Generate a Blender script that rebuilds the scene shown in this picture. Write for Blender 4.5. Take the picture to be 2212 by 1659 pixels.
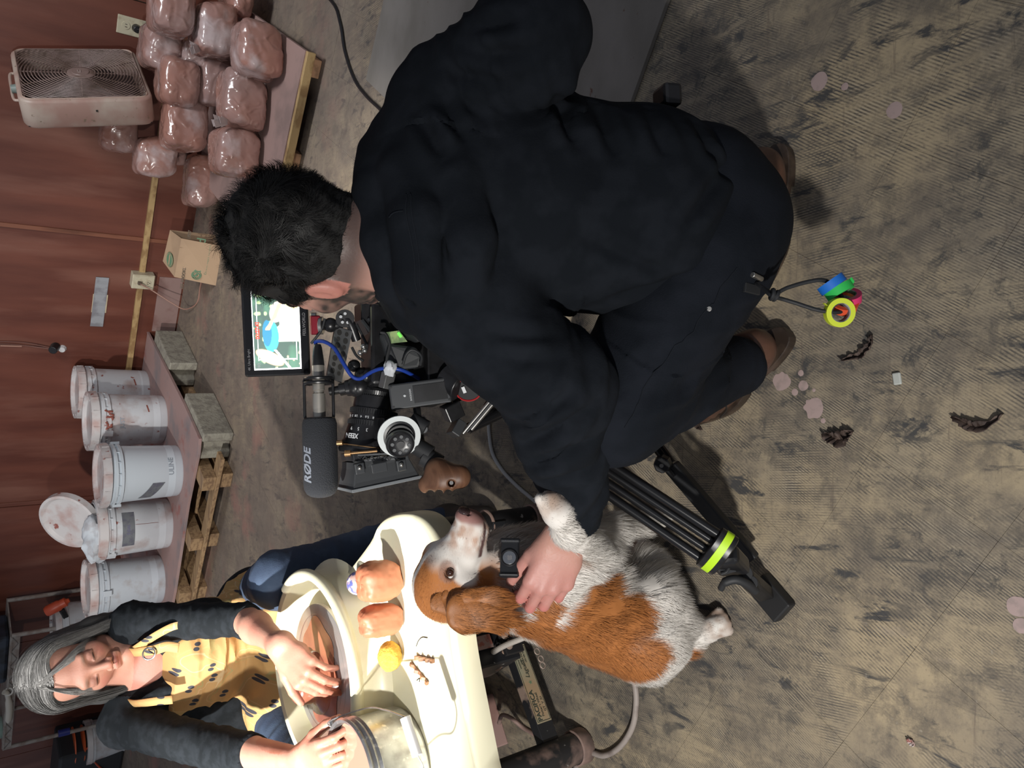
import bpy, bmesh, math, random
import numpy as np
from mathutils import Matrix, Vector
rnd = random.Random(7); nrs = np.random.RandomState(7)
for o in list(bpy.data.objects): bpy.data.objects.remove(o)
SC = bpy.context.scene; COL = SC.collection
# ---------------- camera ----------------
FPX = 1660.0; PITCH = math.radians(38); CH = 1.28
sP, cP = math.sin(PITCH), math.cos(PITCH)
cam = bpy.data.cameras.new('camera'); cam.sensor_fit = 'HORIZONTAL'; cam.sensor_width = 36
cam.lens = 36 * FPX / 2212; cam.clip_start = .02
co = bpy.data.objects.new('camera', cam); COL.objects.link(co)
# the photograph is stored on its side: the picture's right is the camera's down, the picture's up is the room's right
R_ = Vector((0, -sP, -cP)); U_ = Vector((1, 0, 0)); B_ = Vector((0, -cP, sP))
M = Matrix((R_, U_, B_)).transposed().to_4x4(); M.translation = (0, 0, CH)
co.matrix_world = M; SC.camera = co
# ---------------- world, lights, exposure ----------------
w = bpy.data.worlds.new('world'); SC.world = w; w.use_nodes = True
w.node_tree.nodes['Background'].inputs[0].default_value = (.80, .86, 1, 1)
w.node_tree.nodes['Background'].inputs[1].default_value = .16
SC.view_settings.view_transform = 'Standard'; SC.view_settings.look = 'None'
SC.view_settings.gamma = 1; SC.view_settings.use_curve_mapping = False
SC.view_settings.exposure = 0.55
def lamp(name, kind, loc, tgt, energy, color=(1, 1, 1), size=.1, **k):
    l = bpy.data.lights.new(name, kind); l.energy = energy; l.color = color
    if kind == 'AREA': l.size = size
    else: l.shadow_soft_size = size
    for a, b in k.items(): setattr(l, a, b)
    o = bpy.data.objects.new(name, l); COL.objects.link(o); o.location = loc
    o.rotation_euler = (Vector(tgt) - Vector(loc)).to_track_quat('-Z', 'Y').to_euler(); return o
lamp('key_lamp', 'SPOT', (-1.75, .55, 2.25), (-.50, 1.72, .5), 470, (1, .97, .92), .035, spot_size=math.radians(31), spot_blend=.6)
lamp('flood_lamp', 'SPOT', (-1.05, -.50, 1.6), (-.75, 1.7, .1), 125, (1, .97, .92), .05, spot_size=math.radians(108), spot_blend=1)
lamp('bag_fill_spot', 'SPOT', (1.55, 2.1, 2.7), (1.35, 3.6, .35), 125, (.95, .97, 1), .30, spot_size=math.radians(88), spot_blend=1)  # unseen spot added to brighten the fan, clay bags and wall there
lamp('bucket_fill_spot', 'SPOT', (-1.9, .5, 2.4), (-.35, 4.25, .42), 280, (1, .97, .94), .05, spot_size=math.radians(40), spot_blend=.8)  # extra spot near the key, narrowed onto the buckets to brighten them
# ---------------- coordinates ----------------
def P(x, y, d):
    a = (829.5 - y) / FPX; b = (x - 1106) / FPX
    return Vector((a * d, (cP - b * sP) * d, CH - (sP + b * cP) * d))
def PZ(x, y, z=0.):
    b = (x - 1106) / FPX; return P(x, y, (CH - z) / (sP + b * cP))
WA = math.radians(-32); cW, sW = math.cos(WA), math.sin(WA)
def W(x, y, z): return Vector((cW * x - sW * y, sW * x + cW * y, z))       # wall frame -> world
def toW(v): return (cW * v.x + sW * v.y, -sW * v.x + cW * v.y, v.z)
WY = 4.40
def PW(x, y, off=0.):                                                     # pixel -> point on the wall
    a = P(x, y, 1) - Vector((0, 0, CH)); w1 = toW(a); return Vector((0, 0, CH)) + a * ((WY - off) / w1[1])
# ---------------- materials ----------------
def lin(c):
    c = [x / 255. for x in c]; return tuple((x / 12.92 if x < .04045 else ((x + .055) / 1.055) ** 2.4) for x in c)
def mat(name, c, rough=.6, metal=0, c2=None, scale=8, thr=(.45, .6), bump=0, bscale=60, attr=False, spec=.5, emit=None, stretch=None, coat=0, sheen=0, trans=0, detail=6, c3=None, s3=30, t3=(.6, .66)):
    m = bpy.data.materials.new(name); m.use_nodes = True; nt = m.node_tree; N = nt.nodes; L = nt.links
    b = N['Principled BSDF']; b.inputs['Roughness'].default_value = rough; b.inputs['Metallic'].default_value = metal
    b.inputs['Specular IOR Level'].default_value = spec; b.inputs['Coat Weight'].default_value = coat
    b.inputs['Sheen Weight'].default_value = sheen; b.inputs['Transmission Weight'].default_value = trans
    geo = N.new('ShaderNodeNewGeometry'); src = geo.outputs['Position']
    if stretch:
        mp = N.new('ShaderNodeMapping'); mp.inputs['Scale'].default_value = stretch[:3]
        if len(stretch) > 3: mp.inputs['Rotation'].default_value = (0, 0, stretch[3])
        L.new(src, mp.inputs[0]); src = mp.outputs[0]
    def noise(sc, det=6):
        n = N.new('ShaderNodeTexNoise'); n.inputs['Scale'].default_value = sc; n.inputs['Detail'].default_value = det
        L.new(src, n.inputs['Vector']); return n.outputs['Fac']
    if attr:
        a = N.new('ShaderNodeAttribute'); a.attribute_name = 'Col'; col = a.outputs['Color']
    else:
        r = N.new('ShaderNodeRGB'); r.outputs[0].default_value = (*c, 1); col = r.outputs[0]
    def over(col, cc, sc, th, det=6):
        rp = N.new('ShaderNodeMapRange'); rp.inputs[1].default_value = th[0]; rp.inputs[2].default_value = th[1]
        L.new(noise(sc, det), rp.inputs[0]); mx = N.new('ShaderNodeMix'); mx.data_type = 'RGBA'
        L.new(rp.outputs[0], mx.inputs[0]); L.new(col, mx.inputs[6]); mx.inputs[7].default_value = (*cc, 1); return mx.outputs[2]
    if c2: col = over(col, c2, scale, thr, detail)
    if c3: col = over(col, c3, s3, t3)
    L.new(col, b.inputs['Base Color'])
    if bump:
        bp = N.new('ShaderNodeBump'); bp.inputs['Strength'].default_value = bump; bp.inputs['Distance'].default_value = .004
        L.new(noise(bscale), bp.inputs['Height']); L.new(bp.outputs[0], b.inputs['Normal'])
    if emit:
        if attr: L.new(col, b.inputs['Emission Color'])
        else: b.inputs['Emission Color'].default_value = (*c, 1)
        b.inputs['Emission Strength'].default_value = emit
    return m
# ---------------- object helpers ----------------
def tag(o, label=None, cat=None, group=None, kind=None):
    if label: o['label'] = label
    if cat: o['category'] = cat
    if group: o['group'] = group
    if kind: o['kind'] = kind
    return o
def thing(name, loc, label, cat, group=None, rz=0):
    o = bpy.data.objects.new(name, None); COL.objects.link(o); o.empty_display_size = .05
    o.matrix_world = Matrix.Translation(loc) @ Matrix.Rotation(rz, 4, 'Z')
    return tag(o, label, cat, group)
def link(name, me, m, parent=None, smooth=None, bev=0, sub=0, ang=40, local=False):
    o = bpy.data.objects.new(name, me); COL.objects.link(o)
    if m is not None:
        for q in (m if isinstance(m, (list, tuple)) else [m]): me.materials.append(q)
    if parent is not None:
        o.parent = parent
        if not local: me.transform(absmat(parent).inverted())
    if smooth: me.polygons.foreach_set('use_smooth', [True] * len(me.polygons))
    if smooth == 'auto' or smooth == 1:
        me.set_sharp_from_angle(angle=math.radians(ang))
    if bev:
        b = o.modifiers.new('bevel', 'BEVEL'); b.width = bev; b.segments = 2; b.limit_method = 'ANGLE'; b.angle_limit = math.radians(35)
    if sub:
        s = o.modifiers.new('subdivision', 'SUBSURF'); s.levels = s.render_levels = sub
    return o
def absmat(o):
    m = o.matrix_basis.copy()
    while o.parent is not None: o = o.parent; m = o.matrix_basis @ m
    return m
class B:
    """collects shapes; geometry in world coordinates unless a matrix is set"""
    def __init__(s, M=None): s.v = []; s.f = []; s.mi = []; s.M = M or Matrix.Identity(4); s.k = 0
    def add(s, vs, fs, M=None):
        n = len(s.v); T = s.M @ M if M is not None else s.M
        s.v += [T @ Vector(v) for v in vs]; s.f += [[i + n for i in f] for f in fs]; s.mi += [s.k] * len(fs); return s
    def box(s, c, d, M=None, rz=0, taper=1):
        x, y, z = d[0] / 2, d[1] / 2, d[2] / 2; t = taper
        vs = [(-x, -y, -z), (x, -y, -z), (x, y, -z), (-x, y, -z), (-x * t, -y * t, z), (x * t, -y * t, z), (x * t, y * t, z), (-x * t, y * t, z)]
        T = Matrix.Translation(c) @ (M or Matrix.Identity(4)) @ Matrix.Rotation(rz, 4, 'Z')
        return s.add(vs, [(0, 3, 2, 1), (4, 5, 6, 7), (0, 1, 5, 4), (1, 2, 6, 5), (2, 3, 7, 6), (3, 0, 4, 7)], T)
    def beam(s, a, b, w, h, up=(0, 0, 1)):
        a, b = Vector(a), Vector(b); x = (b - a); L = x.length; x.normalize(); u = Vector(up); y = u.cross(x).normalized(); z = x.cross(y)
        T = Matrix((x, y, z)).transposed().to_4x4(); return s.box((a + b) / 2, (L, w, h), T)
    def cyl(s, a, b, r, r2=None, n=20, cap=True):
        return s.lathe([(r, 0), (r if r2 is None else r2, 1)], a, b, n, cap)
    def lathe(s, prof, a, b, n=32, cap=True, up=None):
        """prof: (radius, t) with t along a->b (0..1)"""
        a, b = Vector(a), Vector(b); z = b - a; L = z.length; z.normalize()
        x = (Vector(up) if up else Vector((1, 0, 0)) if abs(z.x) < .9 else Vector((0, 1, 0))); y = z.cross(x).normalized(); x = y.cross(z)
        vs = []; fs = []
        for r, t in prof:
            for i in range(n):
                q = 2 * math.pi * i / n; vs.append(a + z * (L * t) + x * (r * math.cos(q)) + y * (r * math.sin(q)))
        for j in range(len(prof) - 1):
            for i in range(n):
                k = (i + 1) % n; fs.append((j * n + i, j * n + k, (j + 1) * n + k, (j + 1) * n + i))
        if cap: fs.append(tuple(range(n))[::-1]); fs.append(tuple(range((len(prof) - 1) * n, len(prof) * n)))
        return s.add(vs, fs)
    def tube(s, pts, r, n=10, closed=False):
        pts = [Vector(p) for p in pts]; m = len(pts); rs = r if isinstance(r, (list, tuple)) else [r] * m
        vs = []; fs = []; pu = None
        for i, p in enumerate(pts):
            t = (pts[(i + 1) % m] - pts[i - 1]) if closed else (pts[min(i + 1, m - 1)] - pts[max(i - 1, 0)])
            t.normalize()
            if pu is None: pu = t.orthogonal().normalized()
            pu = (pu - t * pu.dot(t)).normalized(); v = t.cross(pu)
            for k in range(n):
                q = 2 * math.pi * k / n; vs.append(p + pu * (rs[i] * math.cos(q)) + v * (rs[i] * math.sin(q)))
        for i in range(m if closed else m - 1):
            j = (i + 1) % m
            for k in range(n): l = (k + 1) % n; fs.append((i * n + k, i * n + l, j * n + l, j * n + k))
        if not closed: fs.append(tuple(range(n))[::-1]); fs.append(tuple(range((m - 1) * n, m * n)))
        return s.add(vs, fs)
    def prism(s, pts, dv, M=None):
        """pts: planar outline, dv: extrusion vector"""
        n = len(pts); dv = Vector(dv); pts = [Vector(p) for p in pts]
        fs = [tuple(range(n))[::-1], tuple(range(n, 2 * n))] + [(i, (i + 1) % n, (i + 1) % n + n, i + n) for i in range(n)]
        return s.add(pts + [p + dv for p in pts], fs, M)
    def ball(s, c, r, n=16, m=10, M=None):
        r = r if isinstance(r, (list, tuple)) else (r, r, r); vs = [(0, 0, -1)]; fs = []
        for j in range(1, m):
            q = math.pi * j / m
            for i in range(n): a = 2 * math.pi * i / n; vs.append((math.sin(q) * math.cos(a), math.sin(q) * math.sin(a), -math.cos(q)))
        vs.append((0, 0, 1)); e = len(vs) - 1
        for i in range(n):
            k = (i + 1) % n; fs.append((0, 1 + k, 1 + i)); fs.append((e, e - n + i, e - n + k))
            for j in range(m - 2): a0 = 1 + j * n; fs.append((a0 + i, a0 + k, a0 + n + k, a0 + n + i))
        T = Matrix.Translation(c) @ (M or Matrix.Identity(4)); return s.add([(x * r[0], y * r[1], z * r[2]) for x, y, z in vs], fs, T)
    def torus(s, c, axis, R, r, n=32, m=8, a0=0, a1=None, flat=1):
        z = Vector(axis).normalized(); x = z.orthogonal().normalized(); y = z.cross(x)
        return s.tube([Vector(c) + x * (R * math.cos(q)) + y * (R * math.sin(q)) for q in [2 * math.pi * i / n for i in range(n)]], r, m, True)
    def mesh(s, name):
        me = bpy.data.meshes.new(name); me.from_pydata([tuple(v) for v in s.v], [], s.f); me.update()
        if any(s.mi): me.polygons.foreach_set('material_index', s.mi)
        return me
    def done(s, name, m, parent=None, smooth=None, **k): return link(name, s.mesh(name), m, parent, smooth, **k)
def bez(pts, n=8):
    """Catmull-Rom through the points"""
    pts = [Vector(p) for p in pts]; q = [pts[0] * 2 - pts[1]] + pts + [pts[-1] * 2 - pts[-2]]; out = []
    for i in range(1, len(q) - 2):
        for k in range(n):
            t = k / n; a, b, c, d = q[i - 1:i + 3]
            out.append(.5 * ((2 * b) + (c - a) * t + (2 * a - 5 * b + 4 * c - d) * t * t + (3 * b - a - 3 * c + d) * t ** 3))
    return out + [pts[-1]]
def text(name, s, size, m, parent, origin, xdir, ydir, ext=.0004, bend=None, shear=0, align='CENTER', bold=0, xs=1):
    """flat lettering; bend=(centre, axis, radius) wraps it round a cylinder"""
    cu = bpy.data.curves.new(name, 'FONT'); cu.body = s; cu.size = size; cu.align_x = align; cu.align_y = 'CENTER'; cu.extrude = ext; cu.shear = shear; cu.offset = bold
    cu.resolution_u = 4
    o = bpy.data.objects.new(name, cu); COL.objects.link(o); dg = bpy.context.evaluated_depsgraph_get(); dg.update()
    me = bpy.data.meshes.new_from_object(o.evaluated_get(dg)); bpy.data.objects.remove(o)
    x = Vector(xdir).normalized(); y = Vector(ydir); y = (y - x * y.dot(x)).normalized(); z = x.cross(y)
    T = Matrix((x, y, z)).transposed().to_4x4(); T.translation = Vector(origin)
    me.transform(Matrix.Diagonal((xs, 1, 1, 1)))
    if bend:
        bm = bmesh.new(); bm.from_mesh(me); bmesh.ops.triangulate(bm, faces=bm.faces)
        bmesh.ops.subdivide_edges(bm, edges=[e for e in bm.edges if e.calc_length() > size * .2], cuts=2)
        for v in bm.verts:
            if bend[0] == 'x': a = v.co.x / bend[1]; v.co = Vector((math.sin(a) * (bend[1] + v.co.z), v.co.y, math.cos(a) * (bend[1] + v.co.z) - bend[1]))
            else: a = v.co.y / bend[1]; v.co = Vector((v.co.x, math.sin(a) * (bend[1] + v.co.z), math.cos(a) * (bend[1] + v.co.z) - bend[1]))
        bm.to_mesh(me); bm.free()
    me.transform(T); me.materials.clear(); return link(name, me, m, parent)
def dup(root, M, label=None, group=None):
    r = root.copy(); COL.objects.link(r); r.matrix_world = M; r.matrix_basis = M
    if label: r['label'] = label
    if group: r['group'] = group
    for ch in list(root.children):
        c = ch.copy(); COL.objects.link(c); c.parent = r
        for g in list(ch.children): d = g.copy(); COL.objects.link(d); d.parent = c
    return r
# ---------------- blended distance fields -> one continuous skin ----------------
def nv(v): return np.array(v, dtype=np.float32)
class S:
    def __init__(s, h): s.h = h; s.ops = []
    def cap(s, a, b, ra, rb=None, k=.02, flat=None, sub=False):
        rb = ra if rb is None else rb; s.ops.append(('c', nv(a), nv(b), ra, rb, k, flat, sub)); return s
    def chain(s, pts, rs, k=.02, flat=None, sub=False):
        for i in range(len(pts) - 1): s.cap(pts[i], pts[i + 1], rs[i], rs[i + 1], k if i == 0 else max(k * .6, .006), flat, sub)
        return s
    def ell(s, c, r, R=None, k=.02, sub=False):
        s.ops.append(('e', nv(c), nv(r), np.eye(3, dtype=np.float32) if R is None else nv(R), k, sub)); return s
    def cut(s, c, n, k=.004, lim=None):       # keep the side where (p-c).n < 0 ; lim=(centre, radius) of influence
        s.ops.append(('p', nv(c), nv(n) / np.linalg.norm(nv(n)), k, lim)); return s
    def bounds(s):
        lo = np.full(3, 9e9); hi = -lo
        for o in s.ops:
            if o[0] == 'c' and not o[7]:
                lo = np.minimum(lo, np.minimum(o[1] - o[3], o[2] - o[4])); hi = np.maximum(hi, np.maximum(o[1] + o[3], o[2] + o[4]))
            if o[0] == 'e' and not o[5]: r = max(o[2]); lo = np.minimum(lo, o[1] - r); hi = np.maximum(hi, o[1] + r)
        return lo, hi
    def mesh(s, warp=None):
        h = s.h; lo, hi = s.bounds(); lo = lo - 4 * h; hi = hi + 4 * h; n = np.ceil((hi - lo) / h).astype(int) + 1
        G = np.full(n, 1., dtype=np.float32); ax = [lo[i] + h * np.arange(n[i]) for i in range(3)]
        for o in s.ops:
            if o[0] == 'c': a, b_, ra, rb, k, flat, sub = o[1:]; r = max(ra, rb); l = np.minimum(a, b_) - r; u = np.maximum(a, b_) + r
            elif o[0] == 'e': c, r3, R, k, sub = o[1:]; l = c - max(r3); u = c + max(r3)
            else:
                k = o[3]
                if o[4] is None: l = lo; u = hi
                else: l = nv(o[4][0]) - o[4][1]; u = nv(o[4][0]) + o[4][1]
            mg = k + 3 * h if o[0] != 'p' else 0
            i0 = np.clip(((l - mg - lo) / h).astype(int), 0, n - 1); i1 = np.clip(np.ceil((u + mg - lo) / h).astype(int) + 1, 1, n)
            if (i1 <= i0).any(): continue
            X = ax[0][i0[0]:i1[0]][:, None, None].astype(np.float32); Y = ax[1][i0[1]:i1[1]][None, :, None].astype(np.float32); Z = ax[2][i0[2]:i1[2]][None, None, :].astype(np.float32)
            if o[0] == 'c':
                ab = b_ - a; L2 = max(float(ab @ ab), 1e-12)
                px, py, pz = X - a[0], Y - a[1], Z - a[2]
                t = np.clip((px * ab[0] + py * ab[1] + pz * ab[2]) / L2, 0, 1)
                vx = px - t * ab[0]; vy = py - t * ab[1]; vz = pz - t * ab[2]
                q = vx * vx + vy * vy + vz * vz
                if flat is not None:
                    fn = nv(flat[0]); fn = fn / np.linalg.norm(fn); w_ = vx * fn[0] + vy * fn[1] + vz * fn[2]; q = q + w_ * w_ * (flat[1] ** 2 - 1)
                d = np.sqrt(q) - (ra + (rb - ra) * t)
            elif o[0] == 'e':
                px, py, pz = X - c[0], Y - c[1], Z - c[2]
                q = [(px * R[0][j] + py * R[1][j] + pz * R[2][j]) / r3[j] for j in range(3)]   # columns of R are the axes
                k0 = np.sqrt(q[0] ** 2 + q[1] ** 2 + q[2] ** 2); k1 = np.sqrt((q[0] / r3[0]) ** 2 + (q[1] / r3[1]) ** 2 + (q[2] / r3[2]) ** 2) + 1e-9
                d = k0 * (k0 - 1) / k1
            else:
                d = -((X - o[1][0]) * o[2][0] + (Y - o[1][1]) * o[2][1] + (Z - o[1][2]) * o[2][2]); sub = True
            v = G[i0[0]:i1[0], i0[1]:i1[1], i0[2]:i1[2]]
            if sub:
                d = -d if o[0] != 'p' else -d
                hh = np.clip(.5 + .5 * (d - v) / k, 0, 1); r = v * (1 - hh) + d * hh + k * hh * (1 - hh)
            else:
                hh = np.clip(.5 + .5 * (d - v) / k, 0, 1); r = d * (1 - hh) + v * hh - k * hh * (1 - hh)
            G[i0[0]:i1[0], i0[1]:i1[1], i0[2]:i1[2]] = r
        V, F = nets(G, lo, h)
        vol = np.einsum('ij,ij->i', V[F[:, 0]], np.cross(V[F[:, 1]], V[F[:, 2]])).sum()
        if vol < 0: F = F[:, ::-1].copy()
        return V, F
def nets(G, lo, h):
    S_ = G < 0
    c = [S_[i:S_.shape[0] - 1 + i, j:S_.shape[1] - 1 + j, k:S_.shape[2] - 1 + k] for i in (0, 1) for j in (0, 1) for k in (0, 1)]
    a = c[0].copy(); o = c[0].copy()
    for q in c[1:]: a &= q; o |= q
    act = np.argwhere(o & ~a); idm = np.full(np.array(S_.shape) - 1, -1, dtype=np.int32); idm[tuple(act.T)] = np.arange(len(act))
    corners = [(i, j, k) for i in (0, 1) for j in (0, 1) for k in (0, 1)]
    val = [G[act[:, 0] + i, act[:, 1] + j, act[:, 2] + k] for i, j, k in corners]
    acc = np.zeros((len(act), 3)); cnt = np.zeros(len(act))
    for p in range(8):
        for q in range(p + 1, 8):
            d = np.array(corners[q]) - np.array(corners[p])
            if np.abs(d).sum() != 1: continue
            m = (val[p] < 0) != (val[q] < 0); t = np.where(m, val[p] / np.where(m, val[p] - val[q], 1), 0)
            acc += (np.array(corners[p]) + t[:, None] * d) * m[:, None]; cnt += m
    V = (act + acc / cnt[:, None]) * h + lo; F = []
    for axn in range(3):
        u, v = [(1, 2), (2, 0), (0, 1)][axn]
        s0 = [slice(None)] * 3; s1 = [slice(None)] * 3; s0[axn] = slice(0, -1); s1[axn] = slice(1, None)
        A, Bq = S_[tuple(s0)], S_[tuple(s1)]; e = np.argwhere(A != Bq)
        e = e[(e[:, u] > 0) & (e[:, v] > 0)]
        e = e[(e[:, u] < S_.shape[u] - 1) & (e[:, v] < S_.shape[v] - 1)]
        du = np.zeros(3, int); du[u] = 1; dv = np.zeros(3, int); dv[v] = 1
        q = [idm[tuple((e - x).T)] for x in (0 * du, du, du + dv, dv)]
        q = np.stack(q, 1); fl = A[tuple(e.T)]
        q[~fl] = q[~fl][:, ::-1]; F.append(q[:, ::-1] if False else q)
    return V, np.concatenate(F)
def npmesh(name, V, F, cols=None):
    me = bpy.data.meshes.new(name); V = np.asarray(V, dtype=np.float32); F = np.asarray(F, dtype=np.int32); k = F.shape[1]
    me.vertices.add(len(V)); me.vertices.foreach_set('co', V.ravel()); me.loops.add(F.size); me.loops.foreach_set('vertex_index', F.ravel())
    me.polygons.add(len(F)); me.polygons.foreach_set('loop_start', np.arange(0, F.size, k, dtype=np.int32)); me.polygons.foreach_set('loop_total', np.full(len(F), k, dtype=np.int32))
    me.update(calc_edges=True)
    if cols is not None:
        a = me.color_attributes.new('Col', 'FLOAT_COLOR', 'POINT'); a.data.foreach_set('color', np.concatenate([cols, np.ones((len(V), 1))], 1).astype(np.float32).ravel())
    return me
def vnorm(V, F):
    n = np.cross(V[F[:, 2]] - V[F[:, 0]], V[F[:, 3 if F.shape[1] > 3 else 1]] - V[F[:, 1]]); N = np.zeros_like(V)
    for i in range(F.shape[1]): np.add.at(N, F[:, i], n)
    return N / (np.linalg.norm(N, axis=1, keepdims=True) + 1e-12)
def relax(V, F, it=2):
    for _ in range(it):
        A = np.zeros_like(V); C = np.zeros(len(V)); k = F.shape[1]
        for i in range(k):
            a, b = F[:, i], F[:, (i + 1) % k]; np.add.at(A, a, V[b]); np.add.at(C, a, 1); np.add.at(A, b, V[a]); np.add.at(C, b, 1)
        V = V * .5 + A / C[:, None] * .5
    return V
_pt = nrs.rand(4096, 3)
def vnoise(Pp, f, seed=0):
    """cheap value noise in numpy, -1..1"""
    q = np.asarray(Pp) * f + seed * 17.3; i = np.floor(q).astype(np.int64); t = q - i; t = t * t * (3 - 2 * t); r = 0
    for a in (0, 1):
        for b in (0, 1):
            for c in (0, 1):
                hsh = ((i[:, 0] + a) * 73856093 ^ (i[:, 1] + b) * 19349663 ^ (i[:, 2] + c) * 83492791 ^ seed * 2654435) & 4095
                r = r + _pt[hsh, 0] * (t[:, 0] if a else 1 - t[:, 0]) * (t[:, 1] if b else 1 - t[:, 1]) * (t[:, 2] if c else 1 - t[:, 2])
    return r * 2 - 1
def sample(V, F, n, seed=1, wgt=None):
    rs = np.random.RandomState(seed); T = np.concatenate([F[:, [0, 1, 2]], F[:, [0, 2, 3]]]) if F.shape[1] == 4 else F
    e1 = V[T[:, 1]] - V[T[:, 0]]; e2 = V[T[:, 2]] - V[T[:, 0]]; cr = np.cross(e1, e2); A = np.linalg.norm(cr, axis=1)
    if wgt is not None: A = A * wgt[T[:, 0]]
    i = rs.choice(len(T), n, p=A / A.sum()); u = rs.rand(n, 1); v = rs.rand(n, 1); m = u + v > 1; u = np.where(m, 1 - u, u); v = np.where(m, 1 - v, v)
    N = cr[i] / (np.linalg.norm(cr[i], axis=1, keepdims=True) + 1e-12); return V[T[i, 0]] + u * e1[i] + v * e2[i], N, T[i, 0]
def ribbons(paths, width, cols, name='strands', seed=3, N=None):
    """paths (n, k, 3): tapering flat strands, one mesh"""
    n, k, _ = paths.shape; rs = np.random.RandomState(seed)
    t = paths[:, 1:] - paths[:, :-1]; t = np.concatenate([t, t[:, -1:]], 1); rv = rs.normal(size=(n, 1, 3)) if N is None else N.reshape(n, -1, 3) + .35 * rs.normal(size=(n, 1, 3)); s = np.cross(t, rv); s /= np.linalg.norm(s, axis=2, keepdims=True) + 1e-9
    tp = np.linspace(1, .12, k)[None, :, None]; ww = np.asarray(width).reshape(-1, 1, 1) * tp
    V = np.stack([paths - s * ww / 2, paths + s * ww / 2], 2).reshape(-1, 3)
    b = (np.arange(n) * k * 2)[:, None] + (np.arange(k - 1) * 2)[None]; F = np.stack([b, b + 1, b + 3, b + 2], 2).reshape(-1, 4)
    C = np.repeat(cols, k * 2, axis=0); me = npmesh(name, V, F, C)
    if N is not None:
        nn = np.broadcast_to(N.reshape(n, -1, 3), (n, k, 3)); nn = np.repeat(nn, 2, axis=1).reshape(-1, 3); me.polygons.foreach_set('use_smooth', [True] * len(F)); me.normals_split_custom_set_from_vertices(nn.tolist())
    return me

from mathutils.bvhtree import BVHTree
def drape(obj, pts, r, m, name='seam', n=8, off=.0004):
    """a thin stitched line laid on the nearest surface of obj"""
    me = obj.data; T = absmat(obj); bv = BVHTree.FromPolygons([T @ v.co for v in me.vertices], [tuple(p.vertices) for p in me.polygons]); out = []
    for p in bez(pts, n):
        h = bv.find_nearest(p); out.append(h[0] + h[1] * off)
    q = B(); q.tube(out, r, 6); return q.done(name, m, obj, smooth=True)

def hit(objs, x, y, off=0.):
    """where the line of sight through a pixel meets the given objects"""
    o = Vector((0, 0, CH)); d = (P(x, y, 1) - o).normalized(); best = None
    for ob in objs:
        T = absmat(ob); h = BVHTree.FromPolygons([T @ v.co for v in ob.data.vertices], [tuple(p.vertices) for p in ob.data.polygons]).ray_cast(o, d)
        if h[0] is not None and (best is None or h[3] < best[3]): best = h
    return (best[0] - d * off) if best else P(x, y, 1.1)
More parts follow.
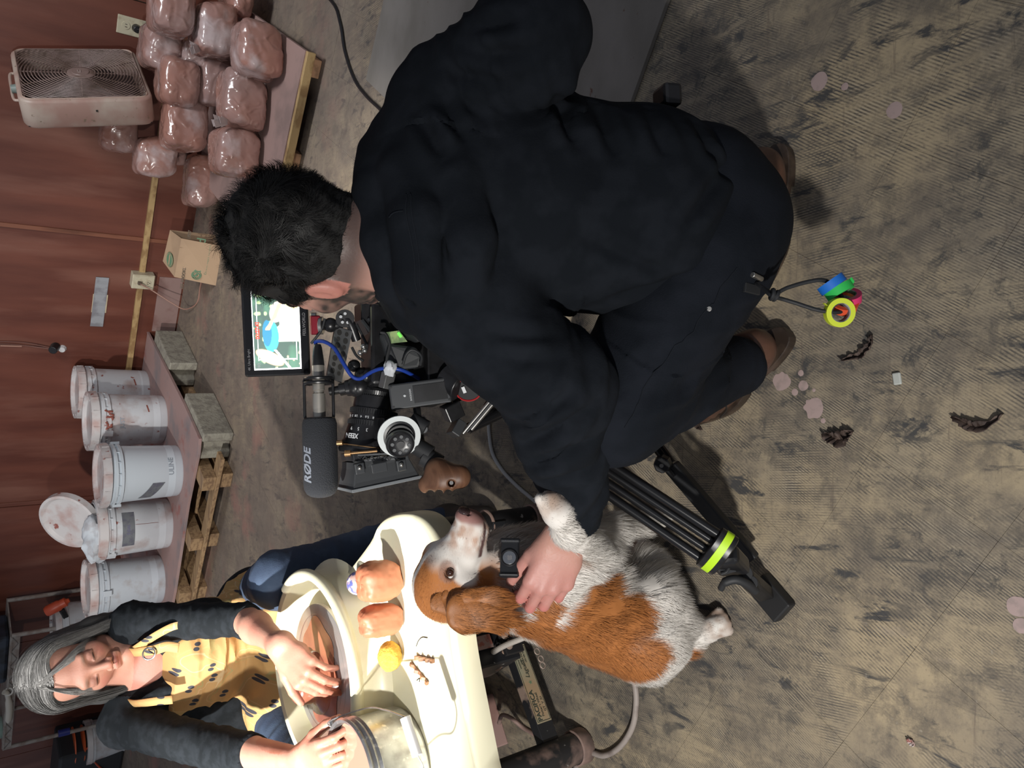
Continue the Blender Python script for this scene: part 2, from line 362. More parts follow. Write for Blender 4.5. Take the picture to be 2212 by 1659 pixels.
# ================= the room =================
def floor_mat():
    m = bpy.data.materials.new('worn_tile'); m.use_nodes = True; nt = m.node_tree; N = nt.nodes; L = nt.links; b = N['Principled BSDF']
    b.inputs['Roughness'].default_value = .72; b.inputs['Specular IOR Level'].default_value = .3
    geo = N.new('ShaderNodeNewGeometry')
    def mapp(rot, sc):
        mp = N.new('ShaderNodeMapping'); mp.inputs['Rotation'].default_value = (0, 0, rot); mp.inputs['Scale'].default_value = sc; L.new(geo.outputs['Position'], mp.inputs[0]); return mp.outputs[0]
    def noise(v, sc, det=8, ro=.6, dist=0):
        n = N.new('ShaderNodeTexNoise'); n.inputs['Scale'].default_value = sc; n.inputs['Detail'].default_value = det; n.inputs['Roughness'].default_value = ro; n.inputs['Distortion'].default_value = dist; L.new(v, n.inputs['Vector']); return n.outputs['Fac']
    def rng(f, a, b_, c=0, d=1):
        r = N.new('ShaderNodeMapRange'); r.inputs[1].default_value = a; r.inputs[2].default_value = b_; r.inputs[3].default_value = c; r.inputs[4].default_value = d; L.new(f, r.inputs[0]); return r.outputs[0]
    def mul(a, b_):
        x = N.new('ShaderNodeMath'); x.operation = 'MULTIPLY'; L.new(a, x.inputs[0]); L.new(b_, x.inputs[1]); return x.outputs[0]
    def mix(f, A, Bc):
        x = N.new('ShaderNodeMix'); x.data_type = 'RGBA'; L.new(f, x.inputs[0])
        if isinstance(A, tuple): x.inputs[6].default_value = (*A, 1)
        else: L.new(A, x.inputs[6])
        if isinstance(Bc, tuple): x.inputs[7].default_value = (*Bc, 1)
        else: L.new(Bc, x.inputs[7])
        return x.outputs[2]
    g = geo.outputs['Position']; iso = mapp(0, (1, 1, 1)); al = mapp(-WA + math.radians(0), (1, 1, 1))
    c = mix(rng(noise(iso, 2.3, 6), .4, .62), (.43, .345, .225), (.31, .265, .20))          # tan against grey patches
    c = mix(rng(noise(iso, 5.5, 10, .7), .47, .62, 0, .8), c, (.165, .14, .115))            # grime
    c = mix(rng(noise(iso, 1.1, 4, .6), .48, .62, 0, .6), c, (.17, .14, .11))
    c = mix(rng(noise(iso, 12, 8, .75), .50, .62, 0, .6), c, (.115, .10, .085))
    # trowel ridges under the worn face, in patches
    for ang, sd, per, th in ((0, 1.9, .0042, .50), (math.radians(3), 3.3, .0055, .53), (math.radians(-38), 2.6, .0048, .58)):
        wv = N.new('ShaderNodeTexWave'); wv.bands_direction = 'X'; wv.inputs['Scale'].default_value = .314 / per; wv.inputs['Distortion'].default_value = 1.6; wv.inputs['Detail'].default_value = 4; wv.inputs['Detail Scale'].default_value = .25; wv.inputs['Detail Roughness'].default_value = .7; L.new(mapp(-WA + ang, (1, 1, 1)), wv.inputs['Vector'])
        v2 = mapp(-WA + ang, (22, 3.2, 1)); msk = mul(rng(noise(mapp(ang, (1.0, 1.3, 1)), sd, 5), th - .07, th + .04, 0, .95), rng(noise(v2, 2.2, 9, .75), .40, .56))
        c = mix(mul(rng(wv.outputs['Fac'], .35, .8), msk), c, (.10, .09, .08))
        c = mix(mul(rng(wv.outputs['Fac'], .25, .0), mul(msk, rng(noise(iso, 7, 6), .52, .62, 0, .55))), c, (.52, .46, .36))
    # short dark scuffs, along and across
    c = mix(mul(rng(noise(mapp(-WA, (26, 9, 1)), 1, 7, .7, .6), .54, .62, 0, .95), rng(noise(iso, 3.1, 3), .42, .52)), c, (.06, .06, .062))
    c = mix(mul(rng(noise(iso, 20, 9, .75, .5), .53, .63, 0, .9), rng(noise(iso, 2.2, 3), .42, .54)), c, (.07, .068, .066))
    c = mix(rng(noise(iso, 75, 6, .7), .58, .68, 0, .5), c, (.10, .09, .08)); c = mix(rng(noise(iso, 48, 7, .75), .62, .70, 0, .45), c, (.50, .44, .35))
    c = mix(mul(rng(noise(mapp(-WA + .9, (7, 2, 1)), 2.6, 9, .8, .8), .57, .66, 0, .8), rng(noise(iso, 1.3, 3), .44, .56)), c, (.085, .08, .075))
    # pale dust and old adhesive, pinkish clay dust far from the camera
    c = mix(rng(noise(mapp(.4, (3, 1, 1)), 1.7, 9, .7), .62, .72, 0, .45), c, (.44, .37, .31))
    sp = N.new('ShaderNodeSeparateXYZ'); L.new(g, sp.inputs[0])
    far = rng(sp.outputs[1], 1.5, 3.0, 0, .72); c = mix(mul(far, rng(noise(mapp(-WA, (1, 5, 1)), 3, 8), .3, .6, .45, 1)), c, (.205, .155, .125))
    c = mix(mul(rng(sp.outputs[1], 2.4, 3.6), rng(noise(iso, 2.6, 5), .56, .66, 0, .5)), c, (.36, .17, .14))
    c = mix(rng(noise(mapp(-WA, (2, 30, 1)), 2, 6, .7), .60, .68, 0, .5), c, (.14, .11, .09))
    L.new(c, b.inputs['Base Color'])
    bp = N.new('ShaderNodeBump'); bp.inputs['Strength'].default_value = .35; bp.inputs['Distance'].default_value = .002; L.new(noise(iso, 90, 6), bp.inputs['Height']); L.new(bp.outputs[0], b.inputs['Normal'])
    return m
M_floor = floor_mat()
M_under = mat('joint_grime', (.13, .10, .075), .95)
fl = B(); fl.box(W(-1.6, 2.4, -.0262), (13, 9, .05), Matrix.Rotation(WA, 4, 'Z')); floor = tag(fl.done('floor', M_under), kind='structure')
TS = .2286; tb = B(); tb.box((0, 0, -.0015), (TS - .0005, TS - .0005, .003)); tme = tb.mesh('tile'); tme.materials.append(M_floor); cand = []
for i in range(-30, 16):
    for j in range(-3, 20):
        x, y = (i + .5) * TS + .015 - .5 * 0, (j + .5) * TS + .035
        wv = W(x, y, 0)
        if y > WY + .1: continue
        q = wv - Vector((0, 0, CH)); d = q.y * cP - q.z * sP
        if d > .2:
            u = 1106 + (-q.y * sP - q.z * cP) / d * FPX; v = 829.5 - q.x / d * FPX
            if -150 < u < 2420 and -300 < v < 1960: cand.append((d, wv)); continue
        cand.append((99 + abs(x) + abs(y), wv))
cand.sort(key=lambda t: t[0]); rest = B()
for k, (d, wv) in enumerate(cand):
    if k < 300 and d < 90:
        o = bpy.data.objects.new('tile', tme); COL.objects.link(o); o.parent = floor
        o.matrix_local = Matrix.Translation(wv + Vector((0, 0, rnd.uniform(-.0004, .0002)))) @ Matrix.Rotation(WA + rnd.choice((0, 1, 2, 3)) * math.pi / 2 + rnd.uniform(-.002, .002), 4, 'Z')
    else: rest.box(wv + Vector((0, 0, -.0015)), (TS - .0005, TS - .0005, .003), Matrix.Rotation(WA, 4, 'Z'))
tag(rest.done('distant_tiles', M_floor, floor), kind='stuff')
# wall of stained plywood panels
M_ply = mat('stained_plywood', (.165, .052, .032), .42, c2=(.110, .032, .020), scale=3, thr=(.35, .65), stretch=(3, 3, .5), bump=.08, bscale=20, c3=(.215, .090, .062), s3=2.2, t3=(.5, .72), detail=9)
M_ply2 = mat('stained_plywood_low', (.115, .035, .022), .4, c2=(.16, .07, .055), scale=5, thr=(.5, .7), stretch=(.6, .6, 3), detail=9)
wall = tag(thing('wall_back', W(0, WY, 0), None, None), kind='structure')
s1 = toW(PW(30, 488))[0]; s2 = toW(PW(30, 1094))[0]; zs = PW(308, 570).z
bk = B(); bk.box(W(-2.2, WY + .06, 1.2), (11, .08, 2.6), Matrix.Rotation(WA, 4, 'Z')); bk.done('backing', M_under, wall)
for a, b_ in ((s1 + .004, s1 + 1.22), (s2 + .002, s1 - .004), (s2 - 1.22, s2 - .004), (s2 - 2.44, s2 - 1.226), (s2 - 3.66, s2 - 2.446), (s1 + 1.226, s1 + 2.44)):
    q = B(); q.box(W((a + b_) / 2, WY + .009, 1.2), (b_ - a, .018, 2.6), Matrix.Rotation(WA, 4, 'Z')); q.done('panel', M_ply, wall)
M_batten = mat('red_batten', (.21, .075, .04), .5, c2=(.12, .04, .02), scale=12, stretch=(1, 1, .2))
q = B(); q.box(W(s1 + .004, WY - .004, 1.2), (.022, .010, 2.3), Matrix.Rotation(WA, 4, 'Z')); tag(q.done('trim_1', M_batten), kind='structure')
q = B(); q.box(W(s2 + .03, WY - .001, 1.2), (.012, .008, 2.3), Matrix.Rotation(WA, 4, 'Z')); tag(q.done('trim_2', M_ply), kind='structure')
M_strip = mat('bare_pine', (.46, .31, .14), .55, c2=(.30, .18, .075), scale=5, stretch=(1, 6, 6, -WA), bump=.1)
xb = toW(PW(305, 600))[0]
a0, a1 = toW(PW(335, 372))[0], toW(PW(283, 790))[0]
q = B(); q.box(W((a0 + 1.0 + xb) / 2 + .02, WY - .011, zs), (a0 + 1.0 - xb, .018, .030), Matrix.Rotation(WA, 4, 'Z')); tag(q.done('trim_3', M_strip), kind='structure')
q = B(); q.box(W((xb + a1 - .15) / 2, WY - .011, zs), (xb - a1 + .1, .018, .030), Matrix.Rotation(WA, 4, 'Z')); tag(q.done('trim_4', M_strip), kind='structure')
# plastic skirting by the paper bag
M_film = mat('clear_vinyl', (.30, .20, .18), .25, c2=(.2, .1, .09), scale=6)
za = PW(372, 700).z
q = B(); q.box(W(toW(PW(390, 660))[0], WY - .003, .075), (.36, .004, .13), Matrix.Rotation(WA, 4, 'Z')); tag(q.done('baseboard_back', M_film), kind='structure')
# --- things on the wall
M_cream = mat('cream_plastic', (.55, .50, .36), .4, c2=(.38, .30, .2), scale=30, thr=(.5, .75))
M_black = mat('black_plastic', (.012, .012, .014), .38)
M_dark = mat('dark_slot', (.02, .018, .016), .7)
RW = Matrix.Rotation(WA, 4, 'Z')
def receptacle(bld_slots, c, up=0):
    pass
bx = PW(305, 602); t = thing('surface_outlet', bx, 'cream surface-mounted outlet box with a thin cord plugged into it', 'outlet')
q = B(); q.box(toW_ := W(xb, WY - .03, bx.z), (.088, .06, .118), RW); q.done('housing', M_cream, t, bev=.004)
q = B(); q.box(W(xb, WY - .062, bx.z), (.080, .004, .11), RW); fc = q.done('face_plate', M_cream, t, bev=.0015)
for dz in (.022, -.022):
    q = B(); q.cyl(W(xb, WY - .064, bx.z + dz), W(xb, WY - .067, bx.z + dz), .017, n=20); q.done('socket', M_cream, t)
    q = B()
    for dx in (-.006, .006): q.box(W(xb + dx, WY - .067, bx.z + dz), (.0022, .003, .009), RW)
    q.box(W(xb, WY - .067, bx.z + dz - .010), (.005, .003, .005), RW); q.done('slots', M_dark, t)
M_tan = mat('tan_cord', (.36, .20, .15), .5)
q = B(); q.box(W(xb, WY - .075, bx.z + .022), (.018, .02, .02), RW)
pc = tag(thing('lamp_cord', W(xb, WY - .08, 0), 'thin tan cord looping from the surface outlet behind the paper bag', 'cord'), None)
q.done('plug', mat('brown_plug', (.10, .07, .05), .5), pc, bev=.003)
pts = [W(xb, WY - .085, bx.z + .02), W(xb - .03, WY - .09, bx.z - .04), PZ(372, 655, .09), PZ(400, 668, .03), PZ(425, 655, .004), PZ(432, 622, .004), PZ(436, 600, .004)]
q = B(); q.tube(bez(pts, 8), .0035, 8); q.done('cable', M_tan, pc, smooth=1)
ox = toW(PW(283, 57)); t = thing('wall_outlet', W(*ox), 'cream flush wall outlet beside the box fan, with a black plug in it', 'outlet')
q = B(); q.box(W(ox[0], WY - .004, ox[2]), (.085, .008, .125), RW); q.done('face_plate', M_cream, t, bev=.003)
for dz in (.024, -.024):
    q = B(); q.cyl(W(ox[0], WY - .008, ox[2] + dz), W(ox[0], WY - .011, ox[2] + dz), .018, n=20); q.done('socket', M_cream, t)
    q = B()
    for dx in (-.006, .006): q.box(W(ox[0] + dx, WY - .0115, ox[2] + dz), (.0022, .003, .009), RW)
    q.done('slots', M_dark, t)
pc = thing('extension_cord', W(ox[0], WY - .1, 0), 'black cord plugged in by the fan, running past the clay pallet over the floor', 'cord')
q = B(); q.cyl(W(ox[0], WY - .012, ox[2] - .02), W(ox[0], WY - .05, ox[2] - .02), .02, .016, n=16); q.done('plug', M_black, pc, smooth=1, bev=.003)
c0 = W(ox[0], WY - .05, ox[2] - .02)
pts = [c0, c0 + W(.02, -.03, -.03), c0 + W(.12, -.03, -.12), c0 + W(.35, -.05, -.35), W(toW(PZ(560, -120, 0))[0] + .05, 3.5, .01)]
pts += [PZ(560, -140, .008), PZ(640, -60, .006), PZ(714, 0, .006), PZ(735, 50, .006), PZ(745, 110, .006), PZ(765, 170, .006), PZ(792, 208, .006), PZ(825, 240, .006), PZ(860, 285, .006), PZ(900, 340, .006)]
q = B(); q.tube(bez(pts, 6), .0062, 10); q.done('cable', M_black, pc, smooth=1)
# taped card, knob and wire
M_duct = mat('silver_tape', (.33, .34, .36), .35, c2=(.24, .24, .26), scale=20, bump=.15, bscale=30)
c = toW(PW(215, 655)); zz = c[2]; hh = (PW(200, 655).z - PW(232, 655).z)
q = B(); q.box(W(c[0], WY - .003, zz), (.115, .004, hh), RW); t = tag(q.done('note_card', mat('ivory_card', (.62, .53, .36), .7)), 'small ivory card held to the plywood wall by silver tape', 'card')
q = B(); n = 14
a, b_ = toW(PW(221, 598)), toW(PW(208, 704))
vs = []
for i in range(n + 1):
    f = i / n; x = a[0] + (b_[0] - a[0]) * f; z = a[2] + (b_[2] - a[2]) * f; o_ = .008 + .0015 * math.sin(i * 2.1)
    vs += [W(x, WY - o_, z - .033), W(x, WY - o_, z + .033)]
q.add(vs, [(2 * i, 2 * i + 1, 2 * i + 3, 2 * i + 2) for i in range(n)]); o = q.done('duct_tape', M_duct); o.modifiers.new('thick', 'SOLIDIFY').thickness = .001; tag(o, 'strip of silver duct tape stuck over the ivory card on the wall', 'tape')
kn = PW(120, 748); t = thing('black_dial', kn, 'small black knob with white tape where the brown wires end on the wall', 'knob')
k3 = toW(kn); q = B(); q.cyl(W(k3[0], WY, k3[2]), W(k3[0], WY - .05, k3[2] + .02), .026, .022, n=16); q.done('body', M_black, t, smooth=1, bev=.003)
q = B(); q.cyl(W(k3[0] - .012, WY, k3[2] - .035), W(k3[0] - .012, WY - .02, k3[2] - .03), .022, .016, n=10); q.done('tape_wrap', mat('white_tape', (.6, .6, .6), .5), t)
for s_, lb in ((0, 'upper'), (1, 'lower')):
    pts = [PW(-40, 738 + 5 * s_, .006), PW(20, 738 + 5 * s_, .006), PW(60, 741 + 6 * s_, .008), PW(112, 752 + 2 * s_, .02)]
    q = B(); q.tube(bez(pts, 6), .003, 6); tag(q.done('speaker_wire', mat('brown_wire', (.14, .05, .035), .4)), 'thin brown wire on the wall running to the black knob, the %s of two' % lb, 'wire')
q = B(); q.box(PW(24, 747, .006), (.008, .006, .10), RW); tag(q.done('wire_clip', M_tan), 'small pale clip pinning the brown wires to the wall', 'clip')
# ================= buckets on the low shelf =================
SH = .165
M_white = mat('dusty_white_plastic', (.60, .62, .64), .38, c2=(.42, .33, .31), scale=9, thr=(.5, .72), detail=9, c3=(.30, .10, .08), s3=26, t3=(.66, .72))
M_whitec = mat('clean_white_plastic', (.62, .68, .72), .32)
M_lid = mat('dusty_lid_plastic', (.60, .57, .56), .4, c2=(.48, .33, .30), scale=12, thr=(.45, .7), detail=9, c3=(.3, .10, .08), s3=22, t3=(.67, .73))
def bucket(yb, xb_, label, group='white buckets along the wall', seed=0, lid='on', body=M_white, lm=M_lid, z0=SH, h=.37, s=1., back=.135, tilt=0):
    q0 = PZ(xb_, yb, z0); hd = Vector((q0.x, q0.y, 0)).normalized(); c = q0 + hd * back
    t = thing('plastic_bucket', c, label, 'bucket', group); up = Vector((tilt, 0, h))
    rb, rt = .134 * s, .148 * s
    prof = [(.0, 0), (rb * .97, 0), (rb, .02), (rb + (rt - rb) * .74, .76), (rt + .006, .765), (rt + .006, .80), (rt - .001, .805), (rt + .001, .83), (rt + .007, .835), (rt + .007, .865), (rt, .87), (rt + .001, .93), (rt, .99), (rt - .006, .99), (rt - .008, .93), (rt - .012, .1), (0, .09)]
    q = B(); q.lathe(prof, c, c + up, 48, False); bd = q.done('bucket_body', body, t, smooth=1, ang=30)
    q = B()
    for i in range(16):
        a = i * math.pi / 8 + seed; r = rt + .004; q.box(c + up * .817 + Vector((r * math.cos(a), r * math.sin(a), 0)), (.008, .0025, .016), Matrix.Rotation(a, 4, 'Z'))
    for sgn in (0, 1):
        a = seed * 1.3 + sgn * math.pi; q.box(c + up * .8 + Vector(((rt + .011) * math.cos(a), (rt + .011) * math.sin(a), 0)), (.014, .03, .04), Matrix.Rotation(a, 4, 'Z'))
    tag(q.done('rib', body, t, bev=.001), kind='stuff')
    if lid == 'on':
        R = rt + .011
        prof = [(0, 0), (rt - .018, 0), (rt - .014, .35), (rt - .006, .95), (rt + .002, 1), (R, .95), (R + .001, .1), (R + .003, -.8), (R + .003, -1.0), (R, -1.02), (R - .003, -.8)]
        q = B(); q.lathe(prof, c + up * .965, c + up * .965 + Vector((tilt * .05, 0, .020)), 48, False); ld = q.done('lid', lm, t, smooth=1, ang=30)
        q = B()
        for i in range(12):
            a = i * math.pi / 6 + seed; r = R + .003; q.box(c + up * .965 + Vector((r * math.cos(a), r * math.sin(a), -.004)), (.003, .003, .034), Matrix.Rotation(a, 4, 'Z'))
            r = rt - .004; q.box(c + up * .965 + Vector((r * math.cos(a), r * math.sin(a), .0195)), (.012, .003, .003), Matrix.Rotation(a, 4, 'Z'))
        tag(q.done('lid_rib', lm, ld, bev=.0006), kind='stuff')
    return t, c, up, rb, rt
def wraplabel(t, c, h, rb, rt, a0, a1, z0, z1, m, name='label', skew=0, off=.0012):
    vs = []; n = 16
    for i in range(n + 1):
        a = a0 + (a1 - a0) * i / n
        for z in (z0, z1):
            zz = z + skew * i / n; r = rb + (rt - rb) * zz / .74 * .74 + off; vs.append(c + Vector((r * math.cos(a), r * math.sin(a), zz * h)))
    q = B(); q.add(vs, [(2 * i, 2 * i + 2, 2 * i + 3, 2 * i + 1) for i in range(n)]); return q.done(name, m, t, smooth=1)
M_gtape = mat('grey_label_tape', (.16, .17, .18), .6, c2=(.12, .12, .15), scale=40)
M_gtxt = mat('grey_print', (.30, .34, .38), .6)
M_redst = mat('red_clay_smear', (.24, .07, .05), .7)
b1 = bucket(846, 321, 'white lidded bucket nearest the bare wall, in the shade of its smeared neighbour', seed=.3, back=.085, s=.95)
b2 = bucket(905, 363, 'white lidded bucket with red clay smears below its lid, second from the bare wall', seed=.9)
b3 = bucket(1015, 397, 'clean white bucket with dull grey word low on its side, standing foremost in the row', seed=.1, body=M_whitec)
b4 = bucket(1128, 375, 'white bucket with its lid propped open over crumpled white plastic', seed=.5, lid=None)
b5 = bucket(1248, 358, 'white lidded bucket at the shelf end beside the seated woman', seed=1.2, body=mat('bluish_white_plastic', (.52, .56, .60), .35, c2=(.42, .40, .40), scale=12, thr=(.55, .7)))
def camang(c): return math.atan2(-c.y, -c.x)
ca = camang(b3[1]); wraplabel(b3[0], b3[1], .37, b3[3], b3[4], ca - 1.15, ca - .42, .40, .56, M_gtape, skew=-.16)
# printed word, bent to the side of the bucket
def barrel_text(s, size, m, t, bk_, zf, da, name='print', xs=1):
    _, c, up, rb, rt = bk_; a = camang(c) + da; r = rb + (rt - rb) * zf + .001; x = Vector((-math.sin(a), math.cos(a), 0))
    return text(name, s, size, m, t, c + Vector((r * math.cos(a), r * math.sin(a), up.z * zf)), x, Vector((0, 0, 1)) + Vector((math.cos(a), math.sin(a), 0)) * .04, .0002, ('x', r), bold=.0006, xs=xs)
barrel_text('ULINE', .034, M_gtxt, b3[0], b3, .16, .18)
ca = camang(b4[1]); wraplabel(b4[0], b4[1], .37, b4[3], b4[4], ca - .75, ca + .55, .52, .68, M_gtape)
barrel_text('5 GAL', .02, mat('purple_print', (.12, .11, .2), .6), b4[0], b4, .60, -.1)
barrel_text('JUST', .03, M_gtxt, b2[0], b2, .62, -.1)
for bk_, da, z0, z1 in ((b2, -.1, .45, .50), (b4, .05, .20, .5), (b1, .3, .2, .22), (b2, .3, .25, .27)):
    ca = camang(bk_[1]) + da; wraplabel(bk_[0], bk_[1], .37, bk_[3], bk_[4], ca, ca + .012 if z1 - z0 > .04 else ca + .3, z0, z1, M_redst, 'smear', skew=.02)
# red clay at the rim of bucket 2
q = B(); _, c, up, rb, rt = b2; ca = camang(c)
for i in range(16):
    a = ca + rnd.uniform(-.3, .45); q.ball(c + Vector(((rt + .004) * math.cos(a), (rt + .004) * math.sin(a), up.z * rnd.uniform(.74, .84))), (.004, .008, rnd.uniform(.005, .016)), 8, 6, Matrix.Rotation(a, 4, 'Z'))
q.done('clay_smear', M_redst, b2[0], smooth=1)
# open lid leaning on bucket 4 + crumpled bag
_, c, up, rb, rt = b4
lc = c + Vector((.05, .10, .455)); nn = Vector((-.35, -.55, .55)).normalized()
q = B(); R = rt + .012; q.lathe([(0, 0), (rt - .02, 0), (rt - .012, .4), (rt - .002, 1), (R, .9), (R + .002, -.8), (R - .001, -.8), (R - .003, .3), (0, -.3)], lc, lc + nn * .02, 48, False)
o = q.done('open_lid', M_lid, b4[0], smooth=1); o['label'] = 'white lid propped open'
M_poly = mat('white_film', (.62, .66, .70), .3, c2=(.5, .5, .52), scale=20, bump=.3, bscale=25)
def crumple(c, r, seed, n=26, m=18, amp=.4, fold=5.):
    q = B(); q.ball((0, 0, 0), 1, n, m); V = np.array([tuple(v) for v in q.v])
    d = 1 + amp * vnoise(V, 1.6, seed) + amp * .5 * np.abs(vnoise(V, fold, seed + 3)); V = V * d[:, None] * np.array(r); q.v = [Vector(v) + Vector(c) for v in V]; return q
q = crumple(c + Vector((-.04, -.06, .36)), (.10, .07, .06), 5); tag(q.done('plastic_bag', M_poly, None, smooth=True), 'crumpled white plastic bag spilling over the bucket rim', 'plastic bag')
# lid ring parts on bucket 4 : rim
q = B(); q.lathe([(rt + .001, 0), (rt + .013, .0), (rt + .013, 1), (rt + .004, 1.1), (rt - .002, .9)], c + up * .86, c + up * .97, 48, False); q.done('rim', M_lid, b4[0], smooth=1, ang=30)
# ---------- low shelf ----------
M_shelf = mat('dusty_pink_ply', (.36, .235, .215), .75, c2=(.24, .20, .20), scale=6, thr=(.5, .68), detail=9, c3=(.34, .13, .11), s3=9, t3=(.6, .72), bump=.1)
M_pine = mat('pallet_pine', (.37, .24, .125), .65, c2=(.23, .14, .075), scale=9, stretch=(1, 8, 8, -WA), bump=.15, bscale=25)
M_pineend = mat('pallet_pine_end', (.48, .27, .15), .7, c2=(.32, .18, .1), scale=25)
t = thing('low_shelf', W(-3, 3.7, 0), 'low dusty plywood shelf on blocks and slats that carries the white buckets', 'shelf')
out = [PZ(311, 704, SH), PZ(396, 872, SH), PZ(430, 948, SH), PZ(427, 982, SH), PZ(405, 1090, SH), PZ(376, 1280, SH), PZ(352, 1400, SH), PZ(340, 1500, SH)]
bx_ = toW(out[-1])[0]; out += [W(bx_, WY - .01, SH), W(toW(out[0])[0], WY - .01, SH)]
q = B(); q.prism([p - Vector((0, 0, .014)) for p in out], (0, 0, .014)); q.done('shelf_board', M_shelf, t, bev=.001)
q = B(); q.beam(PZ(424, 990, SH - .02) + W(0, .012, 0), PZ(356, 1385, SH - .02) + W(0, .012, 0), .022, .012); q.done('edge_strip', M_pine, t)
x0, y0, _ = toW(PZ(506, 1034)); x2, y2, _ = toW(PZ(451, 1277)); yf = (y0 + y2) / 2
for px, py in ((508, 1030), (480, 1165), (452, 1277), (432, 1390)):
    x = toW(PZ(px, py))[0] - .045; y = yf + .02 + (x - x0) * -.02
    q = B(); q.box(W(x, y + .45, .033), (.085, .9, .066), RW); q.done('bottom_stringer', M_pine, t, bev=.002)
    q = B(); q.box(W(x, y + .43, .117), (.080, .9, .062), RW); q.done('top_stringer', M_pine, t, bev=.002)
for dy in (.03, .25, .62):
    q = B(); q.box(W((x0 + x2) / 2 - .2, yf + dy, .076), (abs(x2 - x0) + .65, .07, .019), RW); q.done('slat', M_pine, t, bev=.0015)
M_conc = mat('rough_concrete', (.33, .31, .25), .95, c2=(.24, .22, .18), scale=30, bump=.8, bscale=90)
cx, cy, _ = toW(PZ(506, 936))
def cblock(x, y, lab):
    t = thing('concrete_block', W(x, y, 0), lab, 'block', 'concrete blocks under the shelf'); q = B()
    pts = [(0, 0), (-.15, 0), (-.15, .03), (-.128, .05), (-.128, .30), (-.15, .32), (-.15, .36), (0, .36), (0, .32), (-.02, .30), (-.02, .05), (0, .03)]
    # end face with a shallow groove between two flanges
    z0, z1 = .0, SH - .016
    o2 = [(0, 0), (-.045, 0), (-.062, .028), (-.095, .028), (-.112, 0), (-.15, 0), (-.15, .38), (0, .38)]
    q.prism([W(x + a, y + b_, z0) for a, b_ in o2][::-1], (0, 0, z1)); o = q.done('block_body', M_conc, t, bev=.006)
cblock(cx, cy, 'rough concrete block holding up the front corner of the low shelf')
bx2, by2, _ = toW(PZ(428, 785)); cblock(bx2, by2, 'concrete block deep under the shelf, near the wall')
# ================= plastic paper sack =================
M_kraft = mat('kraft_paper', (.47, .32, .20), .75, c2=(.40, .27, .17), scale=4, bump=.2, bscale=14)
M_kraft_shade = mat('kraft_inner_shade', (.20, .125, .07), .8)  # kraft darkened for the shaded interior
M_green = mat('green_ink', (.13, .24, .14), .7); M_ink = mat('brown_ink', (.13, .10, .07), .7)
g0 = PZ(466, 617); g1 = PZ(440, 480)
t = thing('paper_sack', PZ(440, 560), 'brown paper sack with green lettering lying on the floor under the wall', 'bag')
A = toW(g0); xw = toW(g1)[0]; y_ = A[1]; zt = .20
L0, L1 = A[0], xw + .02
q = B(); d_ = .16
vs = [W(L0, y_, 0), W(L1, y_ + .01, 0), W(L1 + .01, y_ + .03, zt), W(L0 + .01, y_ + .045, zt), W(L0 + .03, y_ + d_, 0), W(L1, y_ + d_, 0), W(L1 - .01, y_ + d_ + .02, zt + .02), W(L0 + .03, y_ + d_ + .03, zt + .03)]
q.add(vs, [(0, 1, 2, 3), (3, 2, 6, 7), (4, 7, 6, 5), (0, 4, 5, 1)]); o = q.done('sack_body', [M_kraft], t); o.modifiers.new('thick', 'SOLIDIFY').thickness = .002
q = B(); q.add([W(L1 - .04, y_ + .02, .01), W(L1 - .04, y_ + d_ - .01, .01), W(L1 - .04, y_ + d_, zt), W(L1 - .04, y_ + .03, zt)], [(0, 1, 2, 3)]); q.add([W(L0 + .02, y_ + .02, .01), W(L0 + .05, y_ + d_, .01), W(L0 + .05, y_ + d_, zt), W(L0 + .02, y_ + .05, zt)], [(0, 1, 2, 3)]); o = q.done('sack_shade_sheet', M_kraft_shade, t)  # dark sheets across both ends stand in for shade inside the sack
fx = (vs[1] - vs[0]).normalized(); fz = (vs[3] - vs[0]).normalized(); fn = fx.cross(fz)
def onb(u, v, off=.006): return vs[0] + (vs[1] - vs[0]) * u + (vs[3] - vs[0]) * v + fn * (off + .001)
text('lettering', 'Standard', .062, M_green, t, onb(.60, .50), fx, fz, bold=.0006)
text('lettering', 'Ceramic Supply Company', .016, M_green, t, onb(.60, .30), fx, fz)
text('lettering', '205 BROOKLYN 2124-7 64625 US27', .021, M_ink, t, onb(.48, .80), fx, fz, bold=.0006)
q = B(); cc = onb(.17, .50)
for R in (.023, .015): q.torus(cc, fn, R, .0022, 28, 6)
q.ball(cc, .006, 10, 8); q.done('logo', M_green, t)
tx = fx; ty = (vs[7] - vs[3]).normalized(); tn = tx.cross(ty); cc = (vs[3] * .75 + vs[2] * .25) + (vs[7] - vs[3]) * .5 + tn * .004
q = B(); q.cyl(cc - tn * .001, cc + tn * .0006, .038, n=28); lg = q.done('logo', M_green, t)
q = B(); q.box(cc + tn * .001, (.055, .010, .0012), Matrix((tx, ty, tn)).transposed().to_4x4()); q.torus(cc + tn * .0008, tn, .033, .0012, 28, 6); q.done('logo_band', M_kraft, lg)
